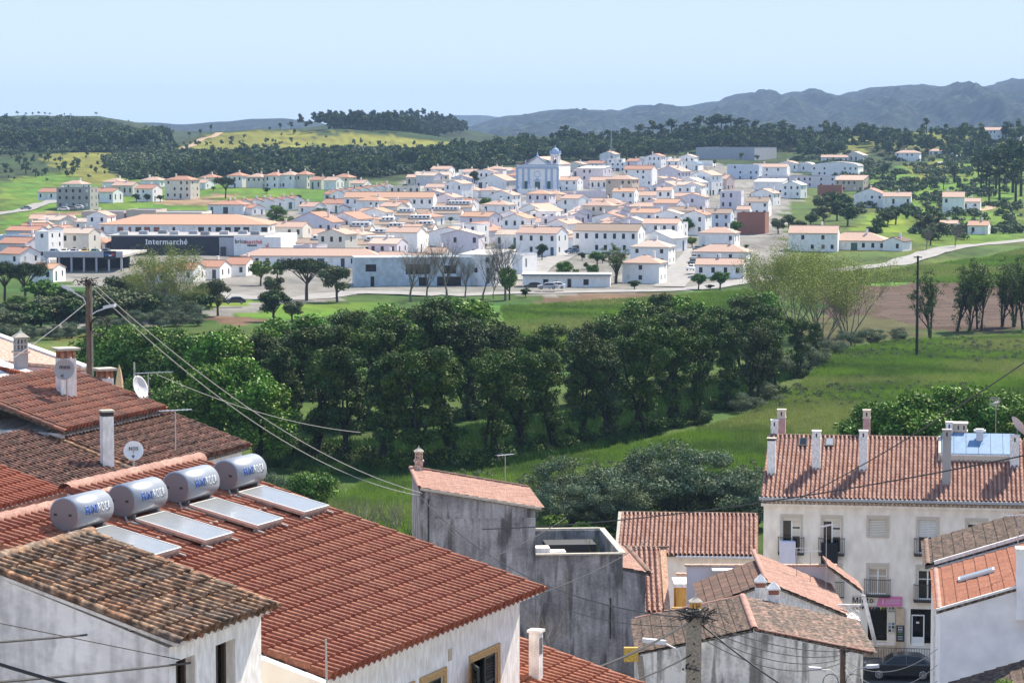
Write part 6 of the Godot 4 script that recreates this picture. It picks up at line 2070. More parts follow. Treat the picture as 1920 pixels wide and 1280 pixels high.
# a town house about its own base: x along the front, +z the front
func house(r: Array) -> Node3D:
	var t := thing(r[0], r[14], r[15], Vector3(r[1], r[2] - 0.4, r[3]), deg_to_rad(r[4]), r[16])
	var w: float = r[5]
	var d: float = r[6]
	var h: float = r[7] + 0.4
	var rh: float = r[8]
	var ty: String = r[9]
	var wm: Material = M["wall_" + WALLS[r[10]]]
	var rm: Material = M["roof_" + ROOFS[r[11]]]
	var floors := maxi(1, int((h - 0.3) / 2.15))
	var fh := (h - 0.35) / floors
	if ty == "p": h = maxf(h, 2.4)
	var st := st_new()
	var faces := [[Vector3(-w / 2, 0, d / 2), Vector3.RIGHT, w], [Vector3(w / 2, 0, d / 2), Vector3.FORWARD, d], [Vector3(w / 2, 0, -d / 2), Vector3.LEFT, w], [Vector3(-w / 2, 0, -d / 2), Vector3.BACK, d]]
	var wins := []
	for fi in 4:
		var f: Array = faces[fi]
		var holes := []
		if r[12] > 0 and fi < 2 or (r[12] > 0 and fi == 3 and r[4] > 5):
			var wl: float = f[2]
			var n := maxi(1, int(wl / ([2.3, 2.3, 2.2, 2.5, 1.7][mini(r[12], 4)])))
			if fi == 1: n = maxi(1, n - 1)
			for k in floors:
				for i in n:
					if rng.randf() < (0.22 if r[12] == 1 else 0.05): continue
					var cx := wl * (i + 0.5) / n + rng.randf_range(-0.15, 0.15)
					var door: bool = k == 0 and rng.randf() < 0.25 and r[12] == 1
					var ww := 0.8 if not door else 0.9
					if r[12] == 3 and rng.randf() < 0.4: ww = 1.7
					if door and rng.randf() < 0.3: ww = 1.7
					ww = minf(ww, wl / n * 0.8)
					var y0 := 0.35 + k * fh + (fh * 0.34 if not door else 0.05)
					var y1 := 0.35 + k * fh + fh * 0.80
					if y1 > h - 0.15: y1 = h - 0.15
					holes.append([cx - ww / 2, y0, cx + ww / 2, y1])
					wins.append([f, holes[-1], door])
		face(st, f[0], f[1], f[2], h, holes, 0.14)
	var roof := st_new()
	var ov := 0.28
	var th := 0.14
	match ty:
		"g", "p", "h":
			var hip := minf(d / 2, w / 2 - 0.3) if ty == "h" else 0.0
			if ty != "h":
				tri(st, Vector3(w / 2, h, d / 2), Vector3(w / 2, h + rh, 0), Vector3(w / 2, h, -d / 2))
				tri(st, Vector3(-w / 2, h, -d / 2), Vector3(-w / 2, h + rh, 0), Vector3(-w / 2, h, d / 2))
			var k := rh / (d / 2)
			var xo := w / 2 + (ov if ty == "h" else 0.12)
			var e0 := h - k * ov + 0.02
			var rx := w / 2 - hip if ty == "h" else xo
			for s in [1.0, -1.0]:
				slab(roof, [Vector3(-xo, e0, s * (d / 2 + ov)), Vector3(xo, e0, s * (d / 2 + ov)), Vector3(rx, h + rh + 0.02, 0), Vector3(-rx, h + rh + 0.02, 0)], Vector3(0, th, 0))
				if ty == "h": slab(roof, [Vector3(s * xo, e0, d / 2 + ov), Vector3(s * xo, e0, -d / 2 - ov), Vector3(s * rx, h + rh + 0.02, 0)], Vector3(0, th, 0))
			bar(roof, Vector3(-rx, h + rh + th + 0.04, 0), Vector3(rx, h + rh + th + 0.04, 0), 0.25, 0.12)
		"f":
			tri(st, Vector3(-w / 2, h, d / 2), Vector3(0, h + rh, d / 2), Vector3(w / 2, h, d / 2))
			tri(st, Vector3(w / 2, h, -d / 2), Vector3(0, h + rh, -d / 2), Vector3(-w / 2, h, -d / 2))
			var k := rh / (w / 2)
			for s in [1.0, -1.0]: slab(roof, [Vector3(s * (w / 2 + ov), h - k * ov + 0.02, d / 2 + 0.1), Vector3(0, h + rh + 0.02, d / 2 + 0.1), Vector3(0, h + rh + 0.02, -d / 2 - 0.1), Vector3(s * (w / 2 + ov), h - k * ov + 0.02, -d / 2 - 0.1)], Vector3(0, th, 0))
			bar(roof, Vector3(0, h + rh + th + 0.04, d / 2 + 0.1), Vector3(0, h + rh + th + 0.04, -d / 2 - 0.1), 0.25, 0.12)
		"m":
			quad(st, Vector3(w / 2, h, d / 2), Vector3(w / 2, h + rh, -d / 2), Vector3(w / 2, h, -d / 2), Vector3(w / 2, h, d / 2))
			quad(st, Vector3(-w / 2, h, d / 2), Vector3(-w / 2, h, -d / 2), Vector3(-w / 2, h + rh, -d / 2), Vector3(-w / 2, h, d / 2))
			slab(roof, [Vector3(-w / 2 - 0.1, h, d / 2 + 0.2), Vector3(w / 2 + 0.1, h, d / 2 + 0.2), Vector3(w / 2 + 0.1, h + rh, -d / 2 - 0.1), Vector3(-w / 2 - 0.1, h + rh, -d / 2 - 0.1)], Vector3(0, th, 0))
		"b":
			for i in 10:
				var a0 := PI * i / 10.0
				var a1 := PI * (i + 1) / 10.0
				var p0 := Vector3(-cos(a0) * (w / 2 + 0.2), h + sin(a0) * rh, 0)
				var p1 := Vector3(-cos(a1) * (w / 2 + 0.2), h + sin(a1) * rh, 0)
				var z := Vector3(0, 0, d / 2 + 0.2)
				slab(roof, [p0 + z, p1 + z, p1 - z, p0 - z], Vector3(0, 0.1, 0))
				for s in [1.0, -1.0]: quad(st, p0 + z * s * 0.98, p1 + z * s * 0.98, Vector3(p1.x, h, p1.z) + z * s * 0.98, Vector3(p0.x, h, p0.z) + z * s * 0.98)
		_:
			slab(roof, [Vector3(-w / 2 + 0.15, h - 0.25, d / 2 - 0.15), Vector3(w / 2 - 0.15, h - 0.25, d / 2 - 0.15), Vector3(w / 2 - 0.15, h - 0.25, -d / 2 + 0.15), Vector3(-w / 2 + 0.15, h - 0.25, -d / 2 + 0.15)], Vector3(0, 0.1, 0))
			for f in faces:
				var ax: Vector3 = f[1]
				obox(st, f[0] + Vector3(0, h, 0) - ax.cross(UPV) * 0.15, ax * f[2], Vector3(0, 0.12, 0), ax.cross(UPV) * 0.19)
	put("wall", done(st), wm, t)
	put("roof", done(roof), rm, t)
	for q in wins:
		var f: Array = q[0]
		var hl: Array = q[1]
		var ax: Vector3 = f[1]
		var nn := ax.cross(UPV)
		var m: Material = M.glass_far
		if q[2]: m = [M.door_dark, M.door_green, M.door_blue, M.shutter_white][rng.randi() % 4]
		elif rng.randf() < 0.2: m = M.shutter_white
		elif r[12] == 3 and rng.randf() < 0.5: m = M.wall_brick
		var o := put("door" if q[2] else "window", pane_mesh(snappedf(hl[2] - hl[0], 0.05), snappedf(hl[3] - hl[1], 0.05)), m, t)
		o.transform = Transform3D(Basis(ax, UPV, nn), f[0] + ax * (hl[0] + hl[2]) / 2 + UPV * (hl[1] + hl[3]) / 2 - nn * 0.11)
	if ty == "p":
		st = st_new()
		var z := d * 0.05
		bbox(st, Vector3(w * 0.12, h + rh * 0.35, -z), Vector3(w * 0.62, 1.25 + rh * 0.4, d * 0.3))
		put("clerestory", done(st), wm, t)
		for i in int(w * 0.62 / 1.2):
			var o := put("window", pane_mesh(0.7, 0.45), M.glass_far, t)
			o.position = Vector3(w * 0.12 - w * 0.31 + 0.6 + i * 1.2, h + rh * 0.75 + 0.7, -z + d * 0.15 + 0.005)
	if r[13] and ty in ["g", "h", "f"]:
		st = st_new()
		var s := Vector3(rng.randf_range(-0.3, 0.3) * w, h + rh * 0.4, rng.randf_range(-0.25, 0.1) * d)
		bbox(st, s, Vector3(0.5, rh * 0.6 + 0.9, 0.5))
		bbox(st, s + Vector3(0, rh * 0.6 + 0.9, 0), Vector3(0.62, 0.1, 0.62))
		put("chimney", done(st), wm, t)
	return t
func church() -> void:
	var s := 1110.0 / 5200.0
	var p := on_ground(10.2, -1112)
	var t := thing("church", "white church with pale blue pilasters, a pediment and a domed bell tower", "church", p - UPV * 0.5, deg_to_rad(-14))
	var w := 17.0
	var h := 11.2
	var st := st_new()
	# front: centre bay, two side bays
	var holes := [[3.1, 1.4, 4.9, 4.6], [7.4, 0.5, 9.6, 4.4], [12.1, 1.4, 13.9, 4.6]]
	face(st, Vector3(-w / 2, 0, 0), Vector3.RIGHT, w, h, holes, 0.4)
	face(st, Vector3(w / 2, 0, 0), Vector3.FORWARD, 22, h, [], 0.2)
	face(st, Vector3(-w / 2, 0, -22), Vector3.BACK, 22, h, [], 0.2)
	put("wall", done(st), M.wall_white, t)
	st = st_new()
	for x in [-8.4, -5.9, -3.6, 3.6, 5.9, 8.4]: bbox(st, Vector3(x, 0, 0.12), Vector3(0.9, h - 1.6, 0.25))
	bbox(st, Vector3(0, h - 1.6, 0.15), Vector3(w + 0.6, 0.8, 0.5))
	bbox(st, Vector3(0, h - 0.3, 0.18), Vector3(w + 0.9, 0.35, 0.6))
	bbox(st, Vector3(0, 0, 0.14), Vector3(w + 0.2, 0.9, 0.3))
	put("blue_trim", done(st), M.church_blue, t)
	st = st_new()
	slab(st, [Vector3(-4.2, h + 0.05, -0.3), Vector3(4.2, h + 0.05, -0.3), Vector3(0, h + 3.0, -0.3)], Vector3(0, 0, 0.5))
	put("pediment", done(st), M.wall_white, t)
	st = st_new()
	obox(st, Vector3(-4.7, h + 0.02, -0.2), Vector3(4.7, 3.2, 0), Vector3(-0.2, 0.35, 0), Vector3(0, 0, 0.7))
	obox(st, Vector3(4.7, h + 0.02, -0.2), Vector3(-4.7, 3.2, 0), Vector3(0.2, 0.35, 0), Vector3(0, 0, 0.7))
	put("pediment_trim", done(st), M.church_blue, t)
	for x in [-4.9, 0.0, 4.9]:
		st = st_new()
		lathe(st, Vector3(x, h + (3.3 if x == 0 else 0.1), 0), [Vector2(0.5, 0), Vector2(0.5, 0.4), Vector2(0.25, 0.6), Vector2(0.35, 1.0), Vector2(0, 2.0)], 8)
		put("finial", done(st), M.church_blue, t)
	for hl in holes:
		st = st_new()
		bx(st, Vector3(-w / 2 + (hl[0] + hl[2]) / 2, (hl[1] + hl[3]) / 2, -0.34), Vector3(hl[2] - hl[0], hl[3] - hl[1], 0.06))
		put("door" if hl[1] < 1 else "window", done(st), M.door_green, t)
	st = st_new()
	var ring := []
	for k in 17: ring.append(Vector3(cos(TAU * k / 16) * 1.2, 7.4 + sin(TAU * k / 16) * 1.2, 0.1))
	tube(st, ring, 0.14, 5, false)
	slab(st, [Vector3(-1.7, 4.7, 0.02), Vector3(1.7, 4.7, 0.02), Vector3(0, 5.9, 0.02)], Vector3(0, 0, 0.25))
	put("rose_window", done(st), M.church_blue, t)
	st = st_new()
	slab(st, [Vector3(-w / 2 - 0.3, h, -0.4), Vector3(0, h + 3.0, -0.4), Vector3(0, h + 3.0, -22.3), Vector3(-w / 2 - 0.3, h, -22.3)], Vector3(0, 0.2, 0))
	slab(st, [Vector3(w / 2 + 0.3, h, -0.4), Vector3(0, h + 3.0, -0.4), Vector3(0, h + 3.0, -22.3), Vector3(w / 2 + 0.3, h, -22.3)], Vector3(0, 0.2, 0))
	put("roof", done(st), M.roof_salmon, t)
	# bell tower
	var bt := Node3D.new()
	bt.name = "bell_tower"
	bt.position = Vector3(6.9, h, -2.0)
	t.add_child(bt)
	st = st_new()
	for x in [-1.2, 1.2]:
		for z in [-1.2, 1.2]: bbox(st, Vector3(x, 0, z), Vector3(0.9, 3.6, 0.9))
	bbox(st, Vector3(0, 3.2, 0), Vector3(3.3, 1.0, 3.3))
	bbox(st, Vector3(0, -2, 0), Vector3(3.4, 2.4, 3.4))
	put("belfry", done(st), M.wall_white, bt)
	st = st_new()
	bbox(st, Vector3(0, 4.2, 0), Vector3(3.9, 0.4, 3.9))
	lathe(st, Vector3(0, 4.6, 0), [Vector2(1.7, 0), Vector2(1.6, 0.9), Vector2(1.1, 1.7), Vector2(0.4, 2.1), Vector2(0.2, 2.4), Vector2(0.0, 3.4)], 12)
	for c in [[-1.7, -1.7], [1.7, -1.7], [-1.7, 1.7], [1.7, 1.7]]: lathe(st, Vector3(c[0], 4.6, c[1]), [Vector2(0.25, 0), Vector2(0.3, 0.4), Vector2(0, 1.2)], 6)
	put("dome", done(st), M.church_blue, bt)
	st = st_new()
	lathe(st, Vector3(0, 0.9, 0), [Vector2(0.8, 0), Vector2(0.5, 0.8), Vector2(0.3, 1.3), Vector2(0, 1.5)], 10)
	put("bell", done(st), M.iron, bt)
	# forecourt wall and stairs
	t = thing("church_steps", "white terrace wall and steps with urns in front of the church", "steps", on_ground(10.5, -1092) - UPV * 0.5, deg_to_rad(-14))
	st = st_new()
	bbox(st, Vector3(0, 0, 0), Vector3(17, 2.6, 0.6))
	put("terrace_wall", done(st), M.wall_white, t)
	for k in 6:
		st = st_new()
		bbox(st, Vector3(-1.0, 0, 0.5 + k * 0.5), Vector3(6, 2.4 - k * 0.4, 0.5))
		put("step", done(st), M.wall_cream, t)
	for x in [-4.2, 2.2, 8, -8]:
		st = st_new()
		bbox(st, Vector3(x, 2.6, 0), Vector3(0.7, 0.6, 0.7))
		lathe(st, Vector3(x, 3.2, 0), [Vector2(0.2, 0), Vector2(0.4, 0.5), Vector2(0.3, 0.9), Vector2(0, 1.1)], 8)
		put("urn", done(st), M.church_blue, t)
func at_px(x: float, z: float) -> Vector3:
	return on_ground(x, z)
func supermarket() -> void:
	# black-fronted store
	var t := thing("supermarket", "flat-roofed store with a black front and white side wing", "supermarket", Vector3(-85.5, 1.2, -690), deg_to_rad(-4))
	var st := st_new()
	bbox(st, Vector3(-1, 0, -14), Vector3(27, 4.9, 28))
	put("dark_front", done(st), M.wall_dark, t)
	st = st_new()
	bbox(st, Vector3(14.5, 0, -13.9), Vector3(3.7, 4.7, 27.6))
	put("grey_bay", done(st), M.wall_steel, t)
	st = st_new()
	bbox(st, Vector3(22.3, 0, -13.5), Vector3(11.8, 4.9, 27.6))
	put("white_wing", done(st), M.wall_white, t)
	st = st_new()
	bbox(st, Vector3(4, 4.9, -12), Vector3(40, 0.25, 23))
	put("roof", done(st), M.roof_grey, t)
	for i in 9:
		st = st_new()
		bbox(st, Vector3(-12 + i * 4.1, 5.15, -4 - (i * 7 % 5) * 2.0), Vector3(2.2, 0.9, 1.6))
		put("roof_unit", done(st), [M.roof_white, M.wall_steel, M.roof_grey][i % 3], t)
	text("Intermarché", 1.75, M.print_white, t, Transform3D(Basis(), Vector3(-0.6, 3.5, 0.03)), "lettering", true, 0.05)
	text("brico", 1.2, M.print_black, t, Transform3D(Basis(), Vector3(18.1, 3.7, 0.36)), "lettering", true, 0.05)
	text("marché", 1.3, M.print_red, t, Transform3D(Basis(), Vector3(21.2, 3.6, 0.36)), "lettering", true, 0.05)
	st = st_new()
	bx(st, Vector3(21.0, 2.75, 0.34), Vector3(2.4, 0.35, 0.06))
	put("sign_strip", done(st), M.print_black, t)
	st = st_new()
	tube(st, [Vector3(24.4, 1.9, 0.36), Vector3(24.7, 2.6, 0.36), Vector3(25.2, 3.3, 0.36)], 0.09, 4)
	tube(st, [Vector3(24.2, 2.9, 0.36), Vector3(24.7, 2.6, 0.36), Vector3(25.3, 2.5, 0.36)], 0.08, 4)
	put("emblem", done(st), M.print_red, t)
	for x in [-9.0, 13.7]:
		st = st_new()
		bx(st, Vector3(x, 1.3, 0.05), Vector3(1.4, 2.2, 0.1))
		put("door", done(st), M.door_dark, t)
	# parking deck on pillars
	t = thing("parking_deck", "grey raised parking deck on pillars with cars on top", "parking deck", Vector3(-98.5, 0.4, -628), deg_to_rad(-3))
	st = st_new()
	bbox(st, Vector3(1.5, 3.4, -14), Vector3(18, 0.5, 30))
	put("deck", done(st), M.pavement, t)
	st = st_new()
	bbox(st, Vector3(1.5, 3.5, 1.0), Vector3(18, 1.3, 0.3))
	put("parapet", done(st), M.wall_steel, t)
	for i in 7:
		st = st_new()
		bbox(st, Vector3(-7 + i * 2.85, -0.4, 0.6), Vector3(0.4, 3.8, 0.4))
		put("pillar", done(st), M.wall_steel, t)
	st = st_new()
	bbox(st, Vector3(1.5, -0.4, -10), Vector3(17, 3.6, 0.3))
	put("back_wall", done(st), M.wall_dark, t)
	var sg := thing("store_sign", "dark sign with a blue and red emblem on the parking deck", "sign", Vector3(-91.0, 3.4, -626.5), deg_to_rad(-3))
	st = st_new()
	bbox(st, Vector3.ZERO, Vector3(2.8, 1.9, 0.15))
	put("board", done(st), M.wall_dark, sg)
	for k in 3:
		st = st_new()
		bx(st, Vector3([-0.7, 0.1, 0.7][k], [1.1, 0.9, 1.1][k], 0.09), Vector3([0.9, 0.6, 0.6][k], [0.5, 0.3, 0.5][k], 0.04))
		put("emblem", done(st), [M.print_blue, M.print_white, M.print_red][k], sg)
	# civic building clad in pale tiles
	t = thing("civic_building", "pale blue-grey tile-clad modern building at the park edge", "building", on_ground(-20.5, -573) - UPV * 0.4, deg_to_rad(6))
	st = st_new()
	face(st, Vector3(-12, 0, 0), Vector3.RIGHT, 24, 6.2, [[2.2, 3.4, 4.4, 4.9], [10.5, 2.8, 15.5, 4.9], [3.2, 0.3, 4.0, 2.4], [13.2, 0.4, 15.0, 2.2], [18.5, 2.9, 21.0, 4.6], [17.0, 0.3, 22.0, 2.3]], 0.7)
	face(st, Vector3(12, 0, 0), Vector3.FORWARD, 12, 6.2)
	face(st, Vector3(-12, 0, -12), Vector3.BACK, 12, 6.2)
	flat_poly(st, [Vector3(-12, 6.2, 0), Vector3(12, 6.2, 0), Vector3(12, 6.2, -12), Vector3(-12, 6.2, -12)], UPV)
	put("wall", done(st), M.tile_clad, t)
	st = st_new()
	bbox(st, Vector3(0, 6.2, -0.1), Vector3(24.3, 0.25, 0.5))
	put("parapet", done(st), M.wall_white, t)
	for hl in [[2.2, 3.4, 4.4, 4.9], [10.5, 2.8, 15.5, 4.9], [3.2, 0.3, 4.0, 2.4], [13.2, 0.4, 15.0, 2.2], [18.5, 2.9, 21.0, 4.6], [17.0, 0.3, 22.0, 2.3]]:
		st = st_new()
		bx(st, Vector3(-12 + (hl[0] + hl[2]) / 2, (hl[1] + hl[3]) / 2, -0.68), Vector3(hl[2] - hl[0], hl[3] - hl[1], 0.05))
		put("window", done(st), M.glass_far, t)
	# long low pavilion with a dark blue roof edge
	t = thing("pavilion", "long low white pavilion with a dark blue roof edge at the valley road", "building", on_ground(11.2, -570) - UPV * 0.3, deg_to_rad(-3))
	st = st_new()
	face(st, Vector3(-9, 0, 0), Vector3.RIGHT, 18, 2.7, [[4.2, 0.7, 5.3, 1.9], [6.5, 0.9, 7.2, 1.5], [9.2, 0.2, 10.0, 2.0], [12.5, 0.7, 13.6, 1.9]], 0.2)
	face(st, Vector3(9, 0, 0), Vector3.FORWARD, 8, 2.7)
	face(st, Vector3(-9, 0, -8), Vector3.BACK, 8, 2.7)
	put("wall", done(st), M.wall_white, t)
	st = st_new()
	bbox(st, Vector3(0, 2.7, -3.6), Vector3(18.6, 0.22, 8.6))
	put("roof", done(st), M.roof_white, t)
	st = st_new()
	bbox(st, Vector3(0, 2.66, 0.72), Vector3(18.4, 0.3, 0.06))
	put("roof_edge", done(st), M.roof_blue, t)
	for hl in [[4.2, 0.7, 5.3, 1.9], [6.5, 0.9, 7.2, 1.5], [9.2, 0.2, 10.0, 2.0], [12.5, 0.7, 13.6, 1.9]]:
		st = st_new()
		bx(st, Vector3(-9 + (hl[0] + hl[2]) / 2, (hl[1] + hl[3]) / 2, -0.17), Vector3(hl[2] - hl[0], hl[3] - hl[1], 0.05))
		put("window", done(st), M.glass_far, t)
	# lilac wall of the square
	t = thing("square_wall", "long sloping pale lilac wall below the church square", "wall", on_ground(27.5, -1010) - UPV * 0.5, deg_to_rad(-16))
	st = st_new()
	slab(st, [Vector3(-13, 0, 0), Vector3(13, 0, 0), Vector3(13, 3.6, 0), Vector3(5, 5.4, 0), Vector3(-13, 4.4, 0)], Vector3(0, 0, -0.5))
	put("masonry", done(st), M.wall_lilac, t)
	# mast
	t = thing("radio_mast", "thin tall lattice mast behind the church quarter", "mast", on_ground(52.5, -1470))
	st = st_new()
	for k in 3: tube(st, [Vector3(cos(TAU * k / 3) * 0.5, -1, sin(TAU * k / 3) * 0.5), Vector3(cos(TAU * k / 3) * 0.15, 21, sin(TAU * k / 3) * 0.15)], 0.09, 4)
	for i in 20: tube(st, [Vector3(-0.4, i, 0.2), Vector3(0.4, i + 1, -0.2)], 0.05, 3)
	put("lattice", done(st), M.wall_steel, t)
func town() -> void:
	for r in HOUSES: house(r)
	for i in INFILL.size():
		var q: Array = INFILL[i]
		house(["house", q[0], q[1], q[2], q[3], q[4], q[5], q[6], 1.2, q[7], q[8], q[9], 1, 1, "small %s infill house, %s such counting from the left" % [{"w": "white", "l": "pale lilac", "c": "cream"}[q[8]], nth(i)], "house", "infill houses of the town"])
	church()
	supermarket()
	var i := 0
	for r in ROADS:
		var st := st_new()
		ribbon(st, r[2], r[0])
		tag(put("road", done(st), M[r[1]]), "", "", "", "structure")
	var proto: Node3D
	for c in CARS:
		var t := thing("parked_car", c[5], "car", Vector3(c[0], c[1], c[2]), c[3], "cars in the town")
		t.scale = Vector3.ONE * 0.95
		car_mesh(t, M[c[4]])
func greenery() -> void:
	for b in TREES:
		for i in b[4].size():
			var r: Array = b[4][i]
			var p := on_ground(r[2], r[3])
			if r.size() > 6: p.y = r[6]
			plant(r[0], r[1], b[0], b[1].replace("#", nth(i)), b[2], p, Vector3(r[4], r[5], r[4]), rng.randf() * TAU, b[3])
	for f in FORESTS:
		var n: int = KIT[f[2]].size()
		var sp := spots_in(f[6], f[1], f[3], f[4], f[5])
		# a wood mixes the kinds of crown: each kind is one object
		for j in n:
			var k: Array = KIT[f[2]][j]
			scatter("woodland" if f[2] != "scrub" else "scrub", f[0] + ", " + ["dark crowns", "olive crowns", "green crowns", "pale crowns", "dull crowns"][j], "woodland" if f[2] != "scrub" else "scrub", k[2], k[3], sp.slice(j, sp.size(), n), [])
	var tuft: Mesh = KIT["tuft"][0][2]
	var names := ["long meadow grass along the river belt", "grass of the far meadow below the valley road", "grass of the bank beside the road bend", "undergrowth beneath the river alders"]
	var num := [95000, 26000, 16000, 14000]
	for m in 4:
		var sp := spots_in(MEADOWS[m], num[m], [0.55, 0.7, 0.7, 0.7][m], [1.35, 1.5, 1.5, 1.8][m])
		var cols := []
		for s in sp:
			var p: Vector3 = s.origin
			var a := noise.get_noise_2d(p.x * 5, p.z * 5)
			var b := noise.get_noise_2d(p.x * 1.6 + 400, p.z * 1.6)
			var c := Color(0.15, 0.215, 0.055).lerp(Color(0.25, 0.35, 0.06), clampf(0.5 + a * 1.4, 0, 1)).lerp(Color(0.38, 0.37, 0.15), clampf(b * 2.2 + rng.randf_range(-0.1, 0.25), 0, 0.8))
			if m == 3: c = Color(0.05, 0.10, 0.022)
			cols.append(c * rng.randf_range(0.8, 1.2))
		scatter("grass", names[m], "grass", tuft, M.grass, sp, cols)
func furrows() -> void:
	var st := st_new()
	for i in 46:
		var z := -555.0 + i * 2.1
		var x := 62.0 + absf(i - 20) * 0.25
		while x < 106.0:
			var l := rng.randf_range(2, 6)
			var y := land_y(x, z) + 0.02
			var y2 := land_y(x + l, z) + 0.02
			var h := rng.randf_range(0.12, 0.34)
			var a := Vector3(x, y - 0.1, z - 0.6)
			var b := Vector3(x + l, y2 - 0.1, z - 0.6 + rng.randf_range(-0.1, 0.1))
			var c := Vector3(0, h, 0.6)
			var d := Vector3(0, 0, 1.2)
			quad(st, a, b, b + c, a + c)
			quad(st, a + c, b + c, b + d, a + d)
			x += l
	tag(put("ploughed_soil", done(st), M.soil), "brown ploughed ridges of the field beyond the meadow", "soil", "", "stuff")
	var sp := spots_in(MEADOWS[0], 1600, 0.12, 0.34, 0.0)
	scatter("weeds", "taller weeds standing in the meadow grass", "weeds", KIT["scrub"][1][2], M.leaf, sp, [])
# the sunny upper quarter of the hill behind the viewpoint: its lit fronts light the shaded walls ahead
func upper_quarter() -> void:
	var st := st_new()
	quad(st, Vector3(-160, 60, 170), Vector3(160, 60, 170), Vector3(160, 28.6, 6), Vector3(-160, 28.6, 6))
	quad(st, Vector3(-160, 28.6, 6), Vector3(160, 28.6, 6), Vector3(160, 22.4, -12), Vector3(-160, 22.4, -12))
	tag(put("hill", done(st), M.pavement), "", "", "", "structure")
	for i in 18:
		var x := -72.0 + (i % 9) * 18.0 + (i / 9) * 7.0
		var z := 26.0 + (i / 9) * 26.0 + (i * 5 % 7)
		house(["house", x, 28.6 + (z - 6) * 0.19, z, 180, 14.0, 9.0, 6.5, 1.8, "g", "w", "r", 1, 1, "white house of the upper quarter behind the viewpoint", "house", "houses behind the viewpoint"])
func build_all() -> void:
	kits()
	land()
	ranges()
	heater_house()
	old_house()
	left_roofs()
	grey_house()
	low_houses()
	right_houses()
	pink_house()
	white_building()
	street()
	town()
	greenery()
	water_heaters()
	poles()
	furrows()
	upper_quarter()
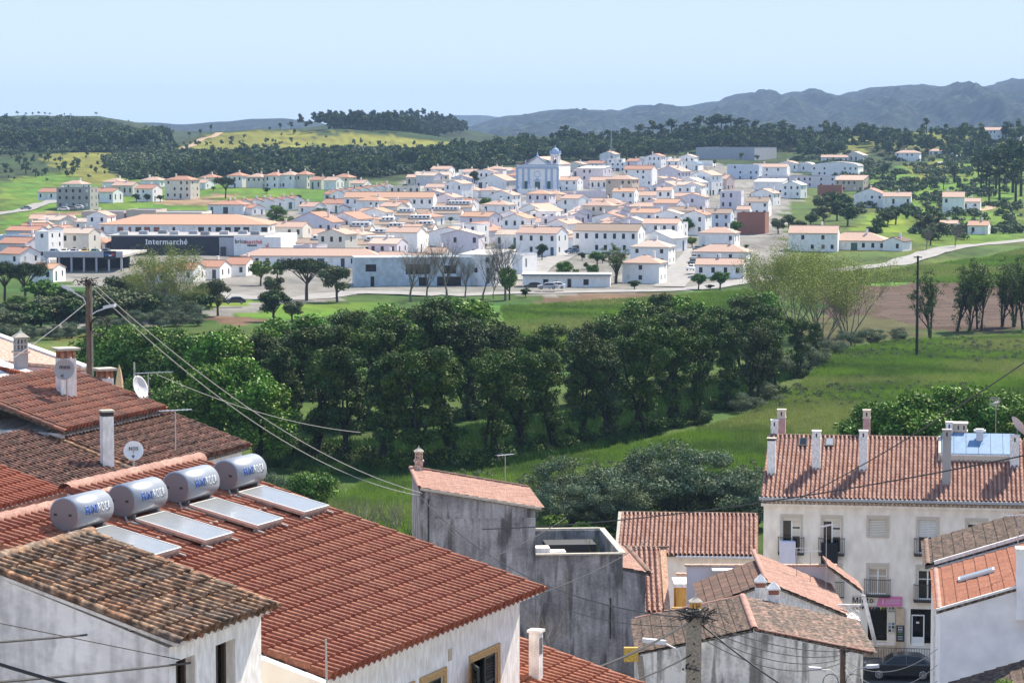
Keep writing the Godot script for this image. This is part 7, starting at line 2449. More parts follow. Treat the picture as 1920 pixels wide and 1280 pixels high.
# ---------------------------------------------------------------- where things stand (metres)
const AREAS := [
	[Color(0.1, 0.19, 0.03), [Vector2(-6, -513), Vector2(53, -571), Vector2(42, -452), Vector2(18, -429), Vector2(0, -429)]],
	[Color(0.3, 0.285, 0.255), [Vector2(-60, -537), Vector2(-28, -554), Vector2(0, -544), Vector2(37, -558), Vector2(53, -600), Vector2(70, -696), Vector2(84, -856), Vector2(125, -1207), Vector2(135, -1348), Vector2(98, -1497), Vector2(25, -1443), Vector2(-14, -1236), Vector2(-46, -1207), Vector2(-56, -1083), Vector2(-74, -963), Vector2(-122, -822), Vector2(-146, -791), Vector2(-118, -641), Vector2(-95, -587), Vector2(-72, -563)]],
	[Color(0.3, 0.285, 0.255), [Vector2(-52, -477), Vector2(-47, -508), Vector2(-32, -527), Vector2(-34, -563), Vector2(-53, -571), Vector2(-58, -537)]],
	[Color(0.14, 0.26, 0.03), [Vector2(-51, -491), Vector2(-44, -517), Vector2(-31, -517), Vector2(-24, -527), Vector2(-23, -505), Vector2(-34, -488), Vector2(-44, -472)]],
	[Color(0.14, 0.26, 0.03), [Vector2(-57, -524), Vector2(-48, -534), Vector2(-47, -517), Vector2(-55, -508)]],
	[Color(0.17, 0.19, 0.05), [Vector2(-74, -413), Vector2(-69, -452), Vector2(-62, -408), Vector2(-65, -399)]],
	[Color(0.3, 0.285, 0.255), [Vector2(-79, -429), Vector2(-77, -469), Vector2(-67, -477), Vector2(-55, -491), Vector2(-53, -473), Vector2(-64, -461), Vector2(-74, -454), Vector2(-77, -416)]],
	[Color(0.15, 0.25, 0.035), [Vector2(-228, -1236), Vector2(-213, -1320), Vector2(-171, -1236), Vector2(-57, -1142), Vector2(-35, -1152), Vector2(-53, -1053), Vector2(-78, -1015), Vector2(-103, -993), Vector2(-102, -951), Vector2(-135, -924), Vector2(-135, -838), Vector2(-138, -791), Vector2(-143, -776)]],
	[Color(0.36, 0.25, 0.15), [Vector2(-162, -932), Vector2(-157, -963), Vector2(-144, -940), Vector2(-142, -904), Vector2(-151, -885)]],
	[Color(0.36, 0.25, 0.15), [Vector2(-133, -1053), Vector2(-112, -1083), Vector2(-84, -1096), Vector2(-85, -1053), Vector2(-111, -993), Vector2(-125, -997)]],
	[Color(0.15, 0.25, 0.035), [Vector2(-117, -1053), Vector2(-85, -1105), Vector2(-69, -1119), Vector2(-51, -1114), Vector2(-58, -1079), Vector2(-80, -1043), Vector2(-102, -997)]],
	[Color(0.24, 0.24, 0.045), [Vector2(-276, -1600), Vector2(-239, -1639), Vector2(-209, -1653), Vector2(-193, -1600), Vector2(-215, -1538), Vector2(-224, -1497), Vector2(-181, -1267), Vector2(-164, -1179), Vector2(-177, -1179), Vector2(-224, -1371)]],
	[Color(0.24, 0.24, 0.045), [Vector2(-240, -1646), Vector2(-203, -1676), Vector2(-205, -1783), Vector2(-191, -1844), Vector2(-171, -1853), Vector2(-142, -1850), Vector2(-114, -1850), Vector2(-137, -1791), Vector2(-146, -1725), Vector2(-167, -1646), Vector2(-206, -1624)]],
	[Color(0.27, 0.27, 0.05), [Vector2(-159, -1725), Vector2(-137, -1791), Vector2(-109, -1833), Vector2(-71, -1849), Vector2(-21, -1837), Vector2(-22, -1646), Vector2(-56, -1624), Vector2(-89, -1713), Vector2(-121, -1752), Vector2(-138, -1639)]],
	[Color(0.14, 0.19, 0.05), [Vector2(-6, -1646), Vector2(38, -1665), Vector2(47, -1627), Vector2(12, -1588)]],
	[Color(0.2, 0.22, 0.05), [Vector2(186, -1675), Vector2(230, -1713), Vector2(273, -1692), Vector2(277, -1639), Vector2(241, -1573), Vector2(228, -1606), Vector2(208, -1598), Vector2(172, -1497), Vector2(179, -1607)]],
	[Color(0.15, 0.25, 0.035), [Vector2(152, -1236), Vector2(200, -1410), Vector2(248, -1555), Vector2(271, -1585), Vector2(276, -1497), Vector2(141, -762), Vector2(111, -721), Vector2(103, -791), Vector2(107, -856), Vector2(131, -972), Vector2(129, -1015)]],
	[Color(0.2, 0.3, 0.03), [Vector2(101, -815), Vector2(131, -972), Vector2(139, -980), Vector2(113, -791), Vector2(102, -791)]],
	[Color(0.24, 0.25, 0.04), [Vector2(200, -1410), Vector2(233, -1497), Vector2(202, -1267), Vector2(180, -1236)]],
	[Color(0.14, 0.23, 0.035), [Vector2(59, -641), Vector2(80, -613), Vector2(104, -673), Vector2(133, -721), Vector2(108, -587), Vector2(80, -563), Vector2(53, -563)]],
	[Color(0.12, 0.075, 0.055), [Vector2(62, -563), Vector2(79, -583), Vector2(90, -587), Vector2(107, -579), Vector2(85, -461), Vector2(71, -449), Vector2(63, -477), Vector2(53, -477)]],
	[Color(0.1, 0.1, 0.04), [Vector2(50, -477), Vector2(64, -491), Vector2(70, -454), Vector2(57, -429), Vector2(47, -421), Vector2(43, -429)]],
	[Color(0.2, 0.13, 0.08), [Vector2(4, -534), Vector2(13, -551), Vector2(30, -551), Vector2(34, -537), Vector2(20, -521), Vector2(10, -514)]],
	[Color(0.2, 0.12, 0.075), [Vector2(-52, -481), Vector2(-46, -488), Vector2(-41, -477), Vector2(-47, -464), Vector2(-51, -467)]],
	[Color(0.12, 0.24, 0.022), [Vector2(28, -311), Vector2(36, -343), Vector2(39, -323), Vector2(37, -298), Vector2(28, -298)]],
	[Color(0.13, 0.17, 0.045), [Vector2(-15, -246), Vector2(-10, -259), Vector2(2, -257), Vector2(0, -237), Vector2(-9, -231), Vector2(-14, -228)]],
]
const ROADS := [
	[7, "road", [Vector2(-12.6, -543.7), Vector2(0.0, -552.5), Vector2(17.1, -556.1), Vector2(34.7, -562.8), Vector2(54.5, -602.0), Vector2(72.3, -625.6), Vector2(86.7, -643.1), Vector2(96.8, -670.9), Vector2(109.0, -708.5), Vector2(123.3, -736.9), Vector2(144.1, -764.6)]],
	[6.5, "road", [Vector2(1.7, -596.8), Vector2(7.5, -647.2), Vector2(17.5, -726.3), Vector2(21.3, -790.7)]],
	[6.5, "road", [Vector2(32.6, -573.7), Vector2(38.9, -631.3), Vector2(48.3, -713.5)]],
	[6, "road", [Vector2(-5.3, -923.7), Vector2(0.0, -963.5), Vector2(7.9, -1033.6)]],
	[6, "road", [Vector2(-172.5, -915.6), Vector2(-168.5, -963.5), Vector2(-168.3, -1024.3)]],
	[5, "dirt", [Vector2(-193.5, -1600.4), Vector2(-202.4, -1772.9), Vector2(-195.4, -1819.5), Vector2(-195.7, -1861.9)]],
	[4, "pavement", [Vector2(208.8, -1394.3), Vector2(242.6, -1523.3), Vector2(256.7, -1564.5)]],
	[4, "dirt", [Vector2(155.3, -939.5), Vector2(166.3, -963.5), Vector2(173.6, -1015.1)]],
	[9, "road", [Vector2(-72.5, -570.6), Vector2(-55.7, -545.4), Vector2(-41.4, -536.9), Vector2(-31.8, -550.7), Vector2(-13.7, -545.4)]],
	[6, "pavement", [Vector2(-35.4, -708.5), Vector2(-14.0, -728.9), Vector2(4.1, -708.5)]],
]
const TREES := [
	["alder_tree","dark-stemmed river alder, # from the left in the front line","tree","alders of the river belt",[["alder",3,-23.9,-280.4,0.87,0.87],["alder",4,-19.7,-275.0,0.86,0.86],["alder",3,-16.3,-271.5,0.92,0.92],["alder",3,-12.7,-267.2,0.87,0.87],["alder",4,-9.2,-265.1,0.92,0.92],["alder",4,-5.7,-267.2,0.95,0.95],["alder",1,-2.1,-270.6,0.89,0.89],["alder",1,1.4,-280.4,0.87,0.87],["alder",4,4.4,-282.8,0.82,0.82],["alder",3,7.5,-289.0,0.82,0.82],["alder",5,10.7,-292.0,0.89,0.89],["alder",4,14.0,-296.1,0.95,0.95],["alder",1,17.7,-305.7,0.90,0.90],["alder",0,20.9,-308.5,0.84,0.84],["alder",3,25.0,-323.2,0.76,0.76],["alder",2,28.6,-329.4,0.78,0.78],["alder",1,32.3,-341.3,0.77,0.77],["alder",0,38.4,-367.9,0.66,0.66],["alder",4,42.8,-385.4,0.48,0.48]]],
	["alder_tree","river alder, # from the left in the middle line of the belt","tree","alders of the river belt",[["alder",5,-29.0,-305.7,0.99,0.86],["alder",5,-24.8,-305.7,1.04,0.90],["alder",0,-20.7,-305.7,1.09,0.95],["alder",4,-16.5,-305.7,1.12,0.97],["alder",3,-12.5,-308.5,1.13,0.98],["alder",3,-8.4,-311.3,1.17,1.01],["alder",5,-4.3,-314.2,1.12,0.98],["alder",5,-0.6,-320.1,1.01,0.88],["alder",4,3.1,-323.2,0.93,0.81],["alder",5,7.0,-329.4,0.90,0.78],["alder",1,10.9,-332.6,0.93,0.81],["alder",4,15.1,-339.3,1.01,0.88],["alder",0,19.2,-342.7,1.02,0.89],["alder",4,24.6,-353.4,0.93,0.81],["alder",0,30.3,-364.7,0.93,0.81],["alder",0,36.0,-381.1,0.84,0.73]]],
	["alder_tree","river tree with a sunlit top, # from the left along the back line","tree","trees at the back of the river belt",[["laurel",0,-26.5,-342.7,1.34,1.08],["alder",1,-21.4,-346.2,1.07,0.86],["laurel",1,-16.2,-349.7,1.44,1.15],["alder",4,-11.7,-357.1,1.12,0.90],["laurel",0,-7.7,-360.9,1.50,1.20],["alder",3,-3.9,-364.7,0.98,0.78],["laurel",2,16.2,-381.1,1.26,1.01],["alder",3,20.3,-389.8,0.97,0.78],["laurel",4,25.4,-398.9,1.19,0.95],["alder",1,33.1,-408.5,0.87,0.69],["laurel",4,37.1,-418.5,1.13,0.90]]],
	["laurel_tree","bright green broadleaf tree behind the red roofs, # of the leafy cluster","tree","bright trees behind the red roofs",[["laurel",1,-48.4,-329.4,1.14,0.99],["laurel",5,-43.9,-320.1,1.25,1.09],["laurel",2,-39.7,-311.3,1.29,1.12],["laurel",3,-36.1,-305.7,1.37,1.19],["laurel",0,-32.5,-300.3,1.36,1.18],["laurel",5,-31.3,-311.3,1.31,1.14],["laurel",0,-52.5,-372.7,0.82,0.72],["laurel",3,-41.7,-342.7,1.08,0.94],["laurel",5,-29.3,-329.4,1.17,1.02],["laurel",2,-31.5,-275.9,1.06,0.92],["laurel",3,-35.8,-280.4,1.08,0.94],["laurel",4,-27.3,-271.5,1.29,1.12],["laurel",0,-24.8,-267.2,1.09,0.94]]],
	["willow_shrub","grey-green willow shrub behind the grey terrace, # of the thicket","shrub","willow thicket by the terrace",[["willow",5,4.5,-232.3,1.10,0.92],["willow",2,7.6,-229.2,1.30,1.08],["willow",2,10.6,-237.2,1.22,1.02],["willow",1,12.9,-229.2,1.45,1.21],["willow",4,15.5,-229.2,1.35,1.12],["willow",2,18.1,-227.6,1.23,1.02],["willow",0,19.9,-227.6,0.96,0.80],["willow",0,6.1,-224.6,0.82,0.68],["willow",4,9.5,-223.1,1.03,0.86],["willow",0,3.9,-224.6,0.86,0.72]]],
	["laurel_shrub","glossy dark green shrub at the far edge of the heater roof","shrub","",[["laurel",3,-17.0,-227.6,0.68,0.54]]],
	["willow_shrub","small grey-green shrub left of the glossy one","shrub","",[["willow",0,-19.5,-229.2,0.77,0.77]]],
	["bare_shrub","leafless grey shrub beside the tall grey house, on the far side of the roof","shrub","",[["twiggy",2,-11.8,-224.6,1.15,0.82]]],
	["bare_shrub","leafless grey shrub touching the tall grey house","shrub","",[["twiggy",3,-9.8,-224.6,0.95,0.73]]],
	["bare_shrub","leafless bush at the foot of the stained terrace wall","shrub","",[["twiggy",0,1.4,-116.0,0.51,0.42,11.1]]],
	["garden_shrub","yellow-green shrub just behind the grey terrace","shrub","",[["round",4,3.3,-221.1,0.54,0.38]]],
	["garden_shrub","bright green fig bush behind the grey terrace","shrub","",[["round",0,5.8,-221.1,0.48,0.27]]],
	["laurel_tree","dense green tree behind the cream building, # of the clump","tree","trees behind the cream building",[["laurel",0,33.8,-257.0,1.00,0.83],["laurel",5,36.6,-255.1,1.11,0.93],["laurel",0,40.1,-257.0,1.15,0.96],["laurel",1,43.3,-257.0,1.17,0.97],["laurel",1,46.5,-257.0,1.11,0.92],["laurel",0,33.4,-263.0,0.65,0.54],["laurel",3,49.1,-259.0,0.98,0.81]]],
	["river_shrub","low grey-green shrub at the river edge, # of the reedy fringe","shrub","reedy fringe of the river",[["willow",3,37.4,-372.7,0.86,0.54],["willow",5,40.8,-381.1,0.98,0.61],["willow",3,46.4,-400.8,0.78,0.49],["willow",3,51.7,-418.5,0.86,0.54],["willow",0,55.2,-420.5,0.71,0.44],["willow",4,30.8,-332.6,0.68,0.43],["willow",5,27.2,-320.1,0.66,0.41],["willow",1,60.4,-429.0,0.62,0.38]]],
	["leafing_tree","wide many-limbed tree with thin new yellow-green leaves, the larger","tree","",[["spring",0,47.4,-464.0,1.12,1.18]]],
	["leafing_tree","wide many-limbed tree leaning over the ploughed field","tree","",[["spring",1,53.2,-437.8,1.20,1.09]]],
	["leafing_tree","slim leafing tree between the two wide ones","tree","",[["spring",2,52.4,-476.9,0.88,0.98]]],
	["leafing_tree","leafing tree at the outer side of the wide pair","tree","",[["spring",1,44.9,-470.4,1.00,1.00]]],
	["leafing_tree","low leafing tree in front of the wide pair","tree","",[["spring",0,48.4,-429.0,1.04,0.94]]],
	["leafing_tree","wide leafing tree in front of the black store","tree","",[["spring",2,-59.0,-476.9,1.05,1.05]]],
	["leafing_tree","smaller leafing tree left of the one before the store","tree","",[["spring",1,-63.9,-483.7,0.76,0.76]]],
	["leafing_tree","low leafing tree right of the one before the store","tree","",[["spring",0,-56.5,-476.9,0.65,0.59]]],
	["field_tree","slender dark-stemmed tree at the ploughed field edge, # from the lone pole","tree","slender trees at the field edge",[["slender",5,65.9,-435.6,1.16,1.01],["slender",2,72.3,-449.3,1.24,1.08],["slender",2,74.3,-449.3,1.16,1.01],["slender",0,76.5,-451.7,1.25,1.09],["slender",2,81.2,-457.8,1.14,0.99],["slender",2,83.1,-457.8,1.27,1.10],["slender",0,84.1,-451.7,1.25,1.09]]],
	["bare_tree","bare grey poplar, # from the left by the civic building","tree","bare poplars",[["bare",3,-19.3,-527.0,1.01,0.67],["bare",0,-16.4,-533.5,0.89,0.59],["bare",1,-12.7,-540.3,1.03,0.69],["bare",1,-9.2,-540.3,0.72,0.48],["bare",5,-5.7,-533.5,0.89,0.59],["bare",0,-1.3,-533.5,1.17,0.78],["bare",0,-3.6,-536.9,0.61,0.41]]],
	["bare_tree","bare roadside tree, # one on the right-hand road","tree","bare roadside trees",[["bare",0,106.8,-713.5,0.52,0.35],["bare",3,115.8,-723.7,0.59,0.40]]],
	["umbrella_pine","broad dark umbrella pine in the park","tree","",[["pine",0,-39.5,-531.9,1.11,0.96]]],
	["round_tree","olive-green round tree beside the umbrella pine","tree","",[["round",2,-33.1,-523.7,1.43,1.19]]],
	["dark_bush","very dark dense bush at the park edge","tree","",[["round",3,-41.0,-474.3,1.32,0.94]]],
	["dark_bush","smaller bush right of the dark dense one","tree","",[["round",2,-37.7,-474.3,0.91,0.61]]],
	["round_tree","brownish round tree by the roundabout","tree","",[["round",2,-51.9,-487.8,1.24,1.13]]],
	["round_tree","grey-brown round tree behind the dark dense bush","tree","",[["round",2,-46.3,-536.9,1.01,0.77]]],
	["round_tree","pale green tree left of the umbrella pine","tree","",[["round",4,-52.6,-578.5,1.18,0.98]]],
	["round_tree","light green tree behind the umbrella pine","tree","",[["laurel",0,-50.6,-595.1,0.46,0.39]]],
	["umbrella_pine","dark umbrella pine cut by the left frame edge","tree","",[["pine",0,-96.1,-523.7,0.92,0.92]]],
	["umbrella_pine","dark umbrella pine beside the one at the frame edge","tree","",[["pine",0,-91.5,-520.5,0.93,0.93]]],
	["round_tree","bright dark-green round tree before the small orange roof","tree","",[["round",0,-86.1,-505.2,1.53,1.02]]],
	["umbrella_pine","umbrella pine alone on the hillside meadow","tree","",[["pine",0,-108.8,-1052.7,1.01,0.97]]],
	["round_tree","slender young tree in front of the white hall","tree","",[["round",4,-0.5,-533.5,0.96,1.20]]],
	["round_tree","bright young tree by the pavilion, left of two","tree","",[["laurel",0,11.3,-586.7,0.56,0.51]]],
	["round_tree","bright young tree by the pavilion, right of two","tree","",[["laurel",0,17.1,-583.4,0.39,0.44]]],
	["eucalyptus_tree","tall loose-crowned tree in the gardens by the second street","tree","",[["slender",0,21.9,-583.4,1.34,0.79]]],
	["round_tree","dense green tree at the foot of the second street, left of two","tree","",[["round",0,37.9,-562.8,0.82,0.63]]],
	["round_tree","dense green tree at the foot of the second street, right of two","tree","",[["round",0,42.3,-562.8,0.98,0.70]]],
	["round_tree","dark tree against the bright gable of the sloping street","tree","",[["round",3,7.2,-666.5,0.78,0.70]]],
	["round_tree","dark bush by the garage house","tree","",[["round",3,16.8,-662.1,0.48,0.34]]],
	["round_tree","green tree in the garden left of the loose-crowned tree","tree","",[["round",0,19.7,-641.1,0.99,0.62]]],
	["round_tree","bright round tree beside the brick shed","tree","",[["round",0,63.9,-790.7,0.94,0.79]]],
	["round_tree","garden tree in front of the hipped house","tree","",[["round",0,44.6,-884.6,0.91,0.45]]],
	["round_tree","garden tree between the brown-roofed houses","tree","",[["round",0,49.9,-790.7,1.06,0.89]]],
	["round_tree","lower garden bush between the brown-roofed houses","tree","",[["round",4,47.4,-728.9,0.82,0.51]]],
	["round_tree","dark cypress-like tree left of the church","tree","",[["round",3,-15.5,-1151.8,1.03,1.03]]],
	["round_tree","dark garden tree above the patio houses, left of three","tree","",[["round",3,-27.1,-1052.7,0.66,0.47]]],
	["round_tree","dark garden tree above the patio houses, middle of three","tree","",[["round",3,-14.8,-963.5,1.11,0.74]]],
	["round_tree","green garden tree above the patio houses, right of three","tree","",[["round",0,-9.3,-963.5,1.04,0.80]]],
	["round_tree","big light green tree below the lower terrace","tree","",[["laurel",0,-72.4,-855.6,0.89,0.64]]],
	["round_tree","yellow-green bush under the big light green tree","tree","",[["round",4,-66.6,-815.4,1.33,0.78]]],
	["round_tree","grey-green olive among the white houses","tree","",[["willow",0,-61.2,-884.6,1.36,0.68]]],
	["round_tree","green tree on the hillside row, left of two","tree","",[["round",3,-138.7,-1024.3,0.84,0.53]]],
	["round_tree","green tree on the hillside row, right of two","tree","",[["round",3,-134.8,-1024.3,0.68,0.53]]],
	["round_tree","small tree among the patio houses","tree","",[["round",3,-32.7,-739.6,0.43,0.31]]],
	["round_tree","dark shrub beside the patio houses","tree","",[["round",3,-42.8,-728.9,0.52,0.37]]],
	["dark_bush","low hedge bush between the two dense trees","tree","",[["round",3,40.3,-562.8,0.47,0.18]]],
	["dark_bush","dark hedge bush at the pavilion end","tree","",[["round",3,24.9,-562.8,0.67,0.31]]],
	["dark_bush","dark bush in front of the pavilion","tree","",[["round",3,2.6,-540.3,0.50,0.31]]],
	["plane_tree","dull green roadside tree, # in the left belt before the store","tree","roadside trees of the left belt",[["round",2,-79.5,-437.8,1.39,0.73],["round",1,-77.0,-444.7,1.65,0.87],["round",2,-73.7,-447.0,1.74,0.92],["round",3,-70.7,-447.0,1.85,0.97],["round",2,-67.4,-454.1,2.02,1.06],["round",2,-65.4,-461.5,2.02,1.06],["round",1,-63.1,-466.5,1.70,0.90],["round",2,-80.0,-476.9,1.39,0.73],["round",3,-76.2,-487.8,1.40,0.73],["round",2,-71.4,-490.6,1.64,0.86],["round",2,-83.9,-470.4,1.15,0.60],["round",1,-83.0,-512.7,1.25,0.66],["round",2,-70.6,-505.2,2.00,1.05],["round",3,-54.2,-476.9,1.60,0.84],["round",2,-55.8,-512.7,1.41,0.74]]],
	["hedge_shrub","dull green shrub filling the left belt, # of them","shrub","shrubs of the left belt",[["willow",3,-78.6,-429.0,0.82,0.55],["willow",1,-75.3,-429.0,0.70,0.47],["willow",5,-72.3,-433.4,0.67,0.44],["willow",4,-70.1,-437.8,0.67,0.45],["willow",1,-67.0,-442.3,0.81,0.54],["willow",3,-64.5,-449.3,0.80,0.53],["willow",4,-62.2,-454.1,0.83,0.55],["willow",1,-59.1,-457.8,0.81,0.54],["willow",5,-56.1,-461.5,0.71,0.47],["willow",1,-52.5,-461.5,0.60,0.40],["willow",3,-85.1,-490.6,0.83,0.55],["willow",5,-72.6,-476.9,1.15,0.76],["willow",3,-77.1,-536.9,0.77,0.52],["willow",0,-70.3,-536.9,0.90,0.60],["willow",3,-76.3,-557.9,0.80,0.54],["willow",3,-65.2,-512.7,0.86,0.58],["willow",1,-59.9,-505.2,0.85,0.57],["willow",0,-86.4,-476.9,0.64,0.43],["willow",2,-80.4,-490.6,0.71,0.47]]],
	["belt_tree","leafy tree thickening the left belt before the store, # of them","tree","leafy trees of the left belt",[["willow",4,-73.4,-470.4,1.09,0.68],["laurel",2,-70.3,-476.9,0.78,0.49],["willow",0,-66.6,-479.6,1.43,0.89],["laurel",1,-61.6,-476.9,0.82,0.51],["willow",1,-56.7,-470.4,1.33,0.83],["laurel",3,-87.4,-487.8,0.67,0.42],["willow",4,-76.9,-469.1,0.96,0.60],["laurel",5,-55.3,-490.6,0.69,0.43],["willow",4,-69.7,-520.5,1.07,0.67],["laurel",0,-66.7,-536.9,0.59,0.37],["willow",0,-84.7,-457.8,0.94,0.59],["laurel",1,-78.7,-461.5,0.58,0.36]]],
	["garden_tree","small garden tree or bush between the houses, # counted","tree","garden trees of the town",[["round",0,-54.5,-708.5,0.29,0.23],["round",3,-37.4,-747.8,0.48,0.36],["round",1,-32.7,-790.7,0.31,0.27],["round",4,-23.6,-828.4,0.35,0.23],["round",3,-18.9,-855.6,0.42,0.28],["round",0,-13.4,-776.0,0.40,0.28],["round",3,-7.5,-708.5,0.54,0.38],["round",1,0.0,-708.5,0.51,0.30],["round",4,3.7,-776.0,0.29,0.24],["round",3,16.7,-790.7,0.69,0.41],["round",0,23.7,-747.8,0.30,0.25],["round",3,37.3,-790.7,0.65,0.37],["round",1,44.2,-821.8,0.45,0.26],["round",4,63.5,-971.7,0.76,0.50],["round",3,66.6,-911.6,0.40,0.34],["round",0,72.4,-855.6,0.41,0.23],["round",3,81.5,-892.2,0.46,0.29],["round",1,49.1,-708.5,0.39,0.23],["round",4,53.1,-641.1,0.36,0.27],["round",3,60.0,-708.5,0.35,0.22],["round",0,27.9,-708.5,0.25,0.20],["round",3,21.3,-651.4,0.46,0.27],["round",1,17.0,-631.3,0.35,0.27],["round",4,14.2,-612.7,0.40,0.32],["round",3,29.6,-603.8,0.20,0.16],["round",0,53.7,-931.8,0.41,0.36],["round",3,81.1,-1083.2,0.45,0.33],["round",1,87.8,-1015.1,0.51,0.43],["round",4,37.7,-892.2,0.55,0.32],["round",3,49.9,-1038.3,0.87,0.56],["round",0,37.0,-963.5,0.66,0.44],["round",3,-11.3,-838.4,0.28,0.25],["round",1,-5.3,-911.6,0.41,0.24],["round",4,-25.1,-931.8,0.76,0.43],["round",3,-33.2,-1015.1,0.41,0.27],["round",0,-43.0,-931.8,0.59,0.37],["round",3,-41.1,-790.7,0.50,0.28],["round",1,-50.3,-747.8,0.31,0.21],["round",4,-43.6,-708.5,0.57,0.33],["round",3,-69.9,-790.7,0.59,0.37],["round",0,-74.5,-790.7,0.67,0.38],["round",3,-88.8,-855.6,0.48,0.31],["round",1,-132.3,-790.7,0.70,0.41],["round",4,-116.4,-796.7,0.50,0.30],["round",3,-93.2,-641.1,0.49,0.32],["round",0,-86.4,-641.1,0.38,0.28],["round",3,-78.0,-1015.1,0.66,0.43],["round",1,-66.3,-1015.1,0.44,0.28],["round",4,-53.9,-1038.3,0.97,0.56],["round",3,-42.5,-1105.1,0.71,0.52],["round",0,-129.9,-1024.3,0.72,0.48],["round",3,-96.9,-1096.2,0.71,0.42],["round",1,-118.9,-1105.1,0.50,0.31],["round",4,-152.6,-992.9,0.40,0.26]]],
	["olive_tree","dark olive on the right slope, # of the olive rows","tree","olives on the right slope",[["round",3,82.1,-790.7,0.95,0.63],["round",1,90.3,-838.4,1.21,0.81],["round",2,96.2,-855.6,1.44,0.96],["round",3,102.4,-873.5,1.68,1.12],["round",1,101.5,-838.4,1.81,1.21],["round",2,103.9,-931.8,1.57,1.05],["round",3,112.0,-971.7,1.64,1.09],["round",1,111.0,-931.8,1.79,1.19],["round",2,76.0,-790.7,1.14,0.76],["round",3,82.2,-821.8,1.11,0.74],["round",1,104.9,-790.7,1.14,0.76],["round",2,113.6,-838.4,1.21,0.81],["round",3,118.4,-855.6,1.44,0.96],["round",1,99.6,-761.8,1.10,0.73],["round",2,117.8,-790.7,1.52,1.01],["round",3,124.8,-821.8,1.58,1.05],["round",1,110.9,-734.2,1.24,0.82],["round",2,117.2,-761.8,1.28,0.85],["round",3,127.6,-873.5,0.84,0.56],["round",1,126.9,-892.2,0.86,0.57]]],
	["hedge_tree","dark hedgerow tree on the right hillside, # of the hedgerow","tree","hedgerow trees on the right hillside",[["far",3,160.7,-1178.6,0.79,0.57],["far",0,161.5,-1151.8,0.85,0.61],["far",1,165.9,-1151.8,0.97,0.69],["far",5,168.9,-1142.1,0.85,0.60],["far",0,173.3,-1142.1,1.04,0.74],["far",3,175.5,-1127.9,0.95,0.68],["far",4,187.9,-1178.6,1.39,0.99],["far",5,178.3,-1105.1,0.93,0.66],["far",3,161.0,-1206.7,1.62,1.16],["far",2,170.9,-1236.1,1.04,0.74],["far",0,147.3,-1127.9,0.57,0.41],["far",2,144.8,-1142.1,0.65,0.47],["far",2,154.2,-1070.5,0.65,0.46],["far",1,160.0,-1096.2,0.63,0.45],["far",5,144.9,-1178.6,0.79,0.57],["far",4,156.6,-1348.5,0.82,0.58],["far",1,210.0,-1333.8,0.99,0.71],["far",4,100.0,-1371.0,0.69,0.49],["far",1,123.6,-1497.5,0.76,0.54],["far",2,132.2,-1497.5,0.66,0.47]]],
	["pine_tree","tall pine in the grove at the right frame edge, # of the grove","tree","pine grove on the right",[["far_pine",5,198.0,-1178.6,1.42,1.18],["far_pine",3,195.2,-1142.1,1.88,1.57],["far_pine",3,192.7,-1105.1,2.11,1.76],["far_pine",1,200.4,-1127.9,2.10,1.75],["far_pine",2,197.9,-1096.2,2.29,1.91],["far_pine",3,194.9,-1062.1,2.30,1.92],["far_pine",5,183.1,-1083.2,1.52,1.27],["far_pine",2,178.5,-1015.1,1.83,1.53],["far_pine",1,180.3,-992.9,1.99,1.66],["far_pine",5,174.6,-1015.1,1.63,1.36],["far_pine",3,226.2,-1267.0,1.73,1.44],["far_pine",1,226.7,-1236.1,1.91,1.59]]],
	["pine_tree","single pine on the right ridge, # of the scattered ones","tree","single pines on the right ridge",[["far_pine",1,252.4,-1691.7,1.14,0.88],["far_pine",3,261.9,-1675.5,0.87,0.67],["far_pine",1,276.4,-1691.7,0.77,0.59],["far_pine",4,283.6,-1680.2,0.88,0.67],["far_pine",2,213.2,-1634.7,1.28,0.98],["far_pine",1,218.6,-1609.4,1.43,1.10],["far_pine",1,225.6,-1622.5,1.13,0.87],["far_pine",1,270.9,-1691.7,0.44,0.34],["far_pine",3,180.2,-1677.9,1.09,0.84],["far_pine",2,187.8,-1673.9,1.38,1.06],["far_pine",0,201.2,-1665.0,0.94,0.72],["far_pine",5,221.6,-1560.8,1.36,1.04],["far_pine",0,235.6,-1574.3,1.20,0.92],["far_pine",2,173.7,-1677.0,0.80,0.62]]],
	["pine_tree","dark tall tree on the wooded ridge right of the church, # along it","tree","tall trees on the wooded ridge",[["far_pine",1,33.2,-1730.0,1.67,1.04,23.7],["far_pine",0,38.2,-1730.0,1.39,0.87,23.7],["far_pine",3,59.7,-1730.0,1.30,0.81,23.7],["far_pine",3,69.7,-1730.0,1.39,0.87,24.4],["far_pine",2,79.6,-1730.0,1.62,1.01,24.7],["far_pine",1,87.9,-1730.0,1.94,1.22,25.1],["far_pine",3,92.9,-1730.0,1.67,1.04,25.1],["far_pine",3,99.5,-1730.0,2.04,1.27,25.7],["far_pine",5,107.8,-1730.0,1.67,1.04,25.7],["far_pine",4,116.1,-1730.0,2.22,1.39,25.7],["far_pine",3,124.4,-1730.0,2.31,1.45,25.7],["far_pine",5,130.1,-1730.0,2.41,1.50,25.7],["far_pine",2,136.0,-1730.0,2.31,1.45,25.7],["far_pine",5,142.7,-1730.0,2.04,1.27,25.7],["far_pine",4,151.0,-1730.0,1.85,1.16,25.7],["far_pine",3,159.3,-1730.0,1.67,1.04,25.7],["far_pine",2,167.6,-1730.0,1.85,1.16,25.7],["far_pine",0,174.2,-1730.0,1.48,0.93,25.7]]],
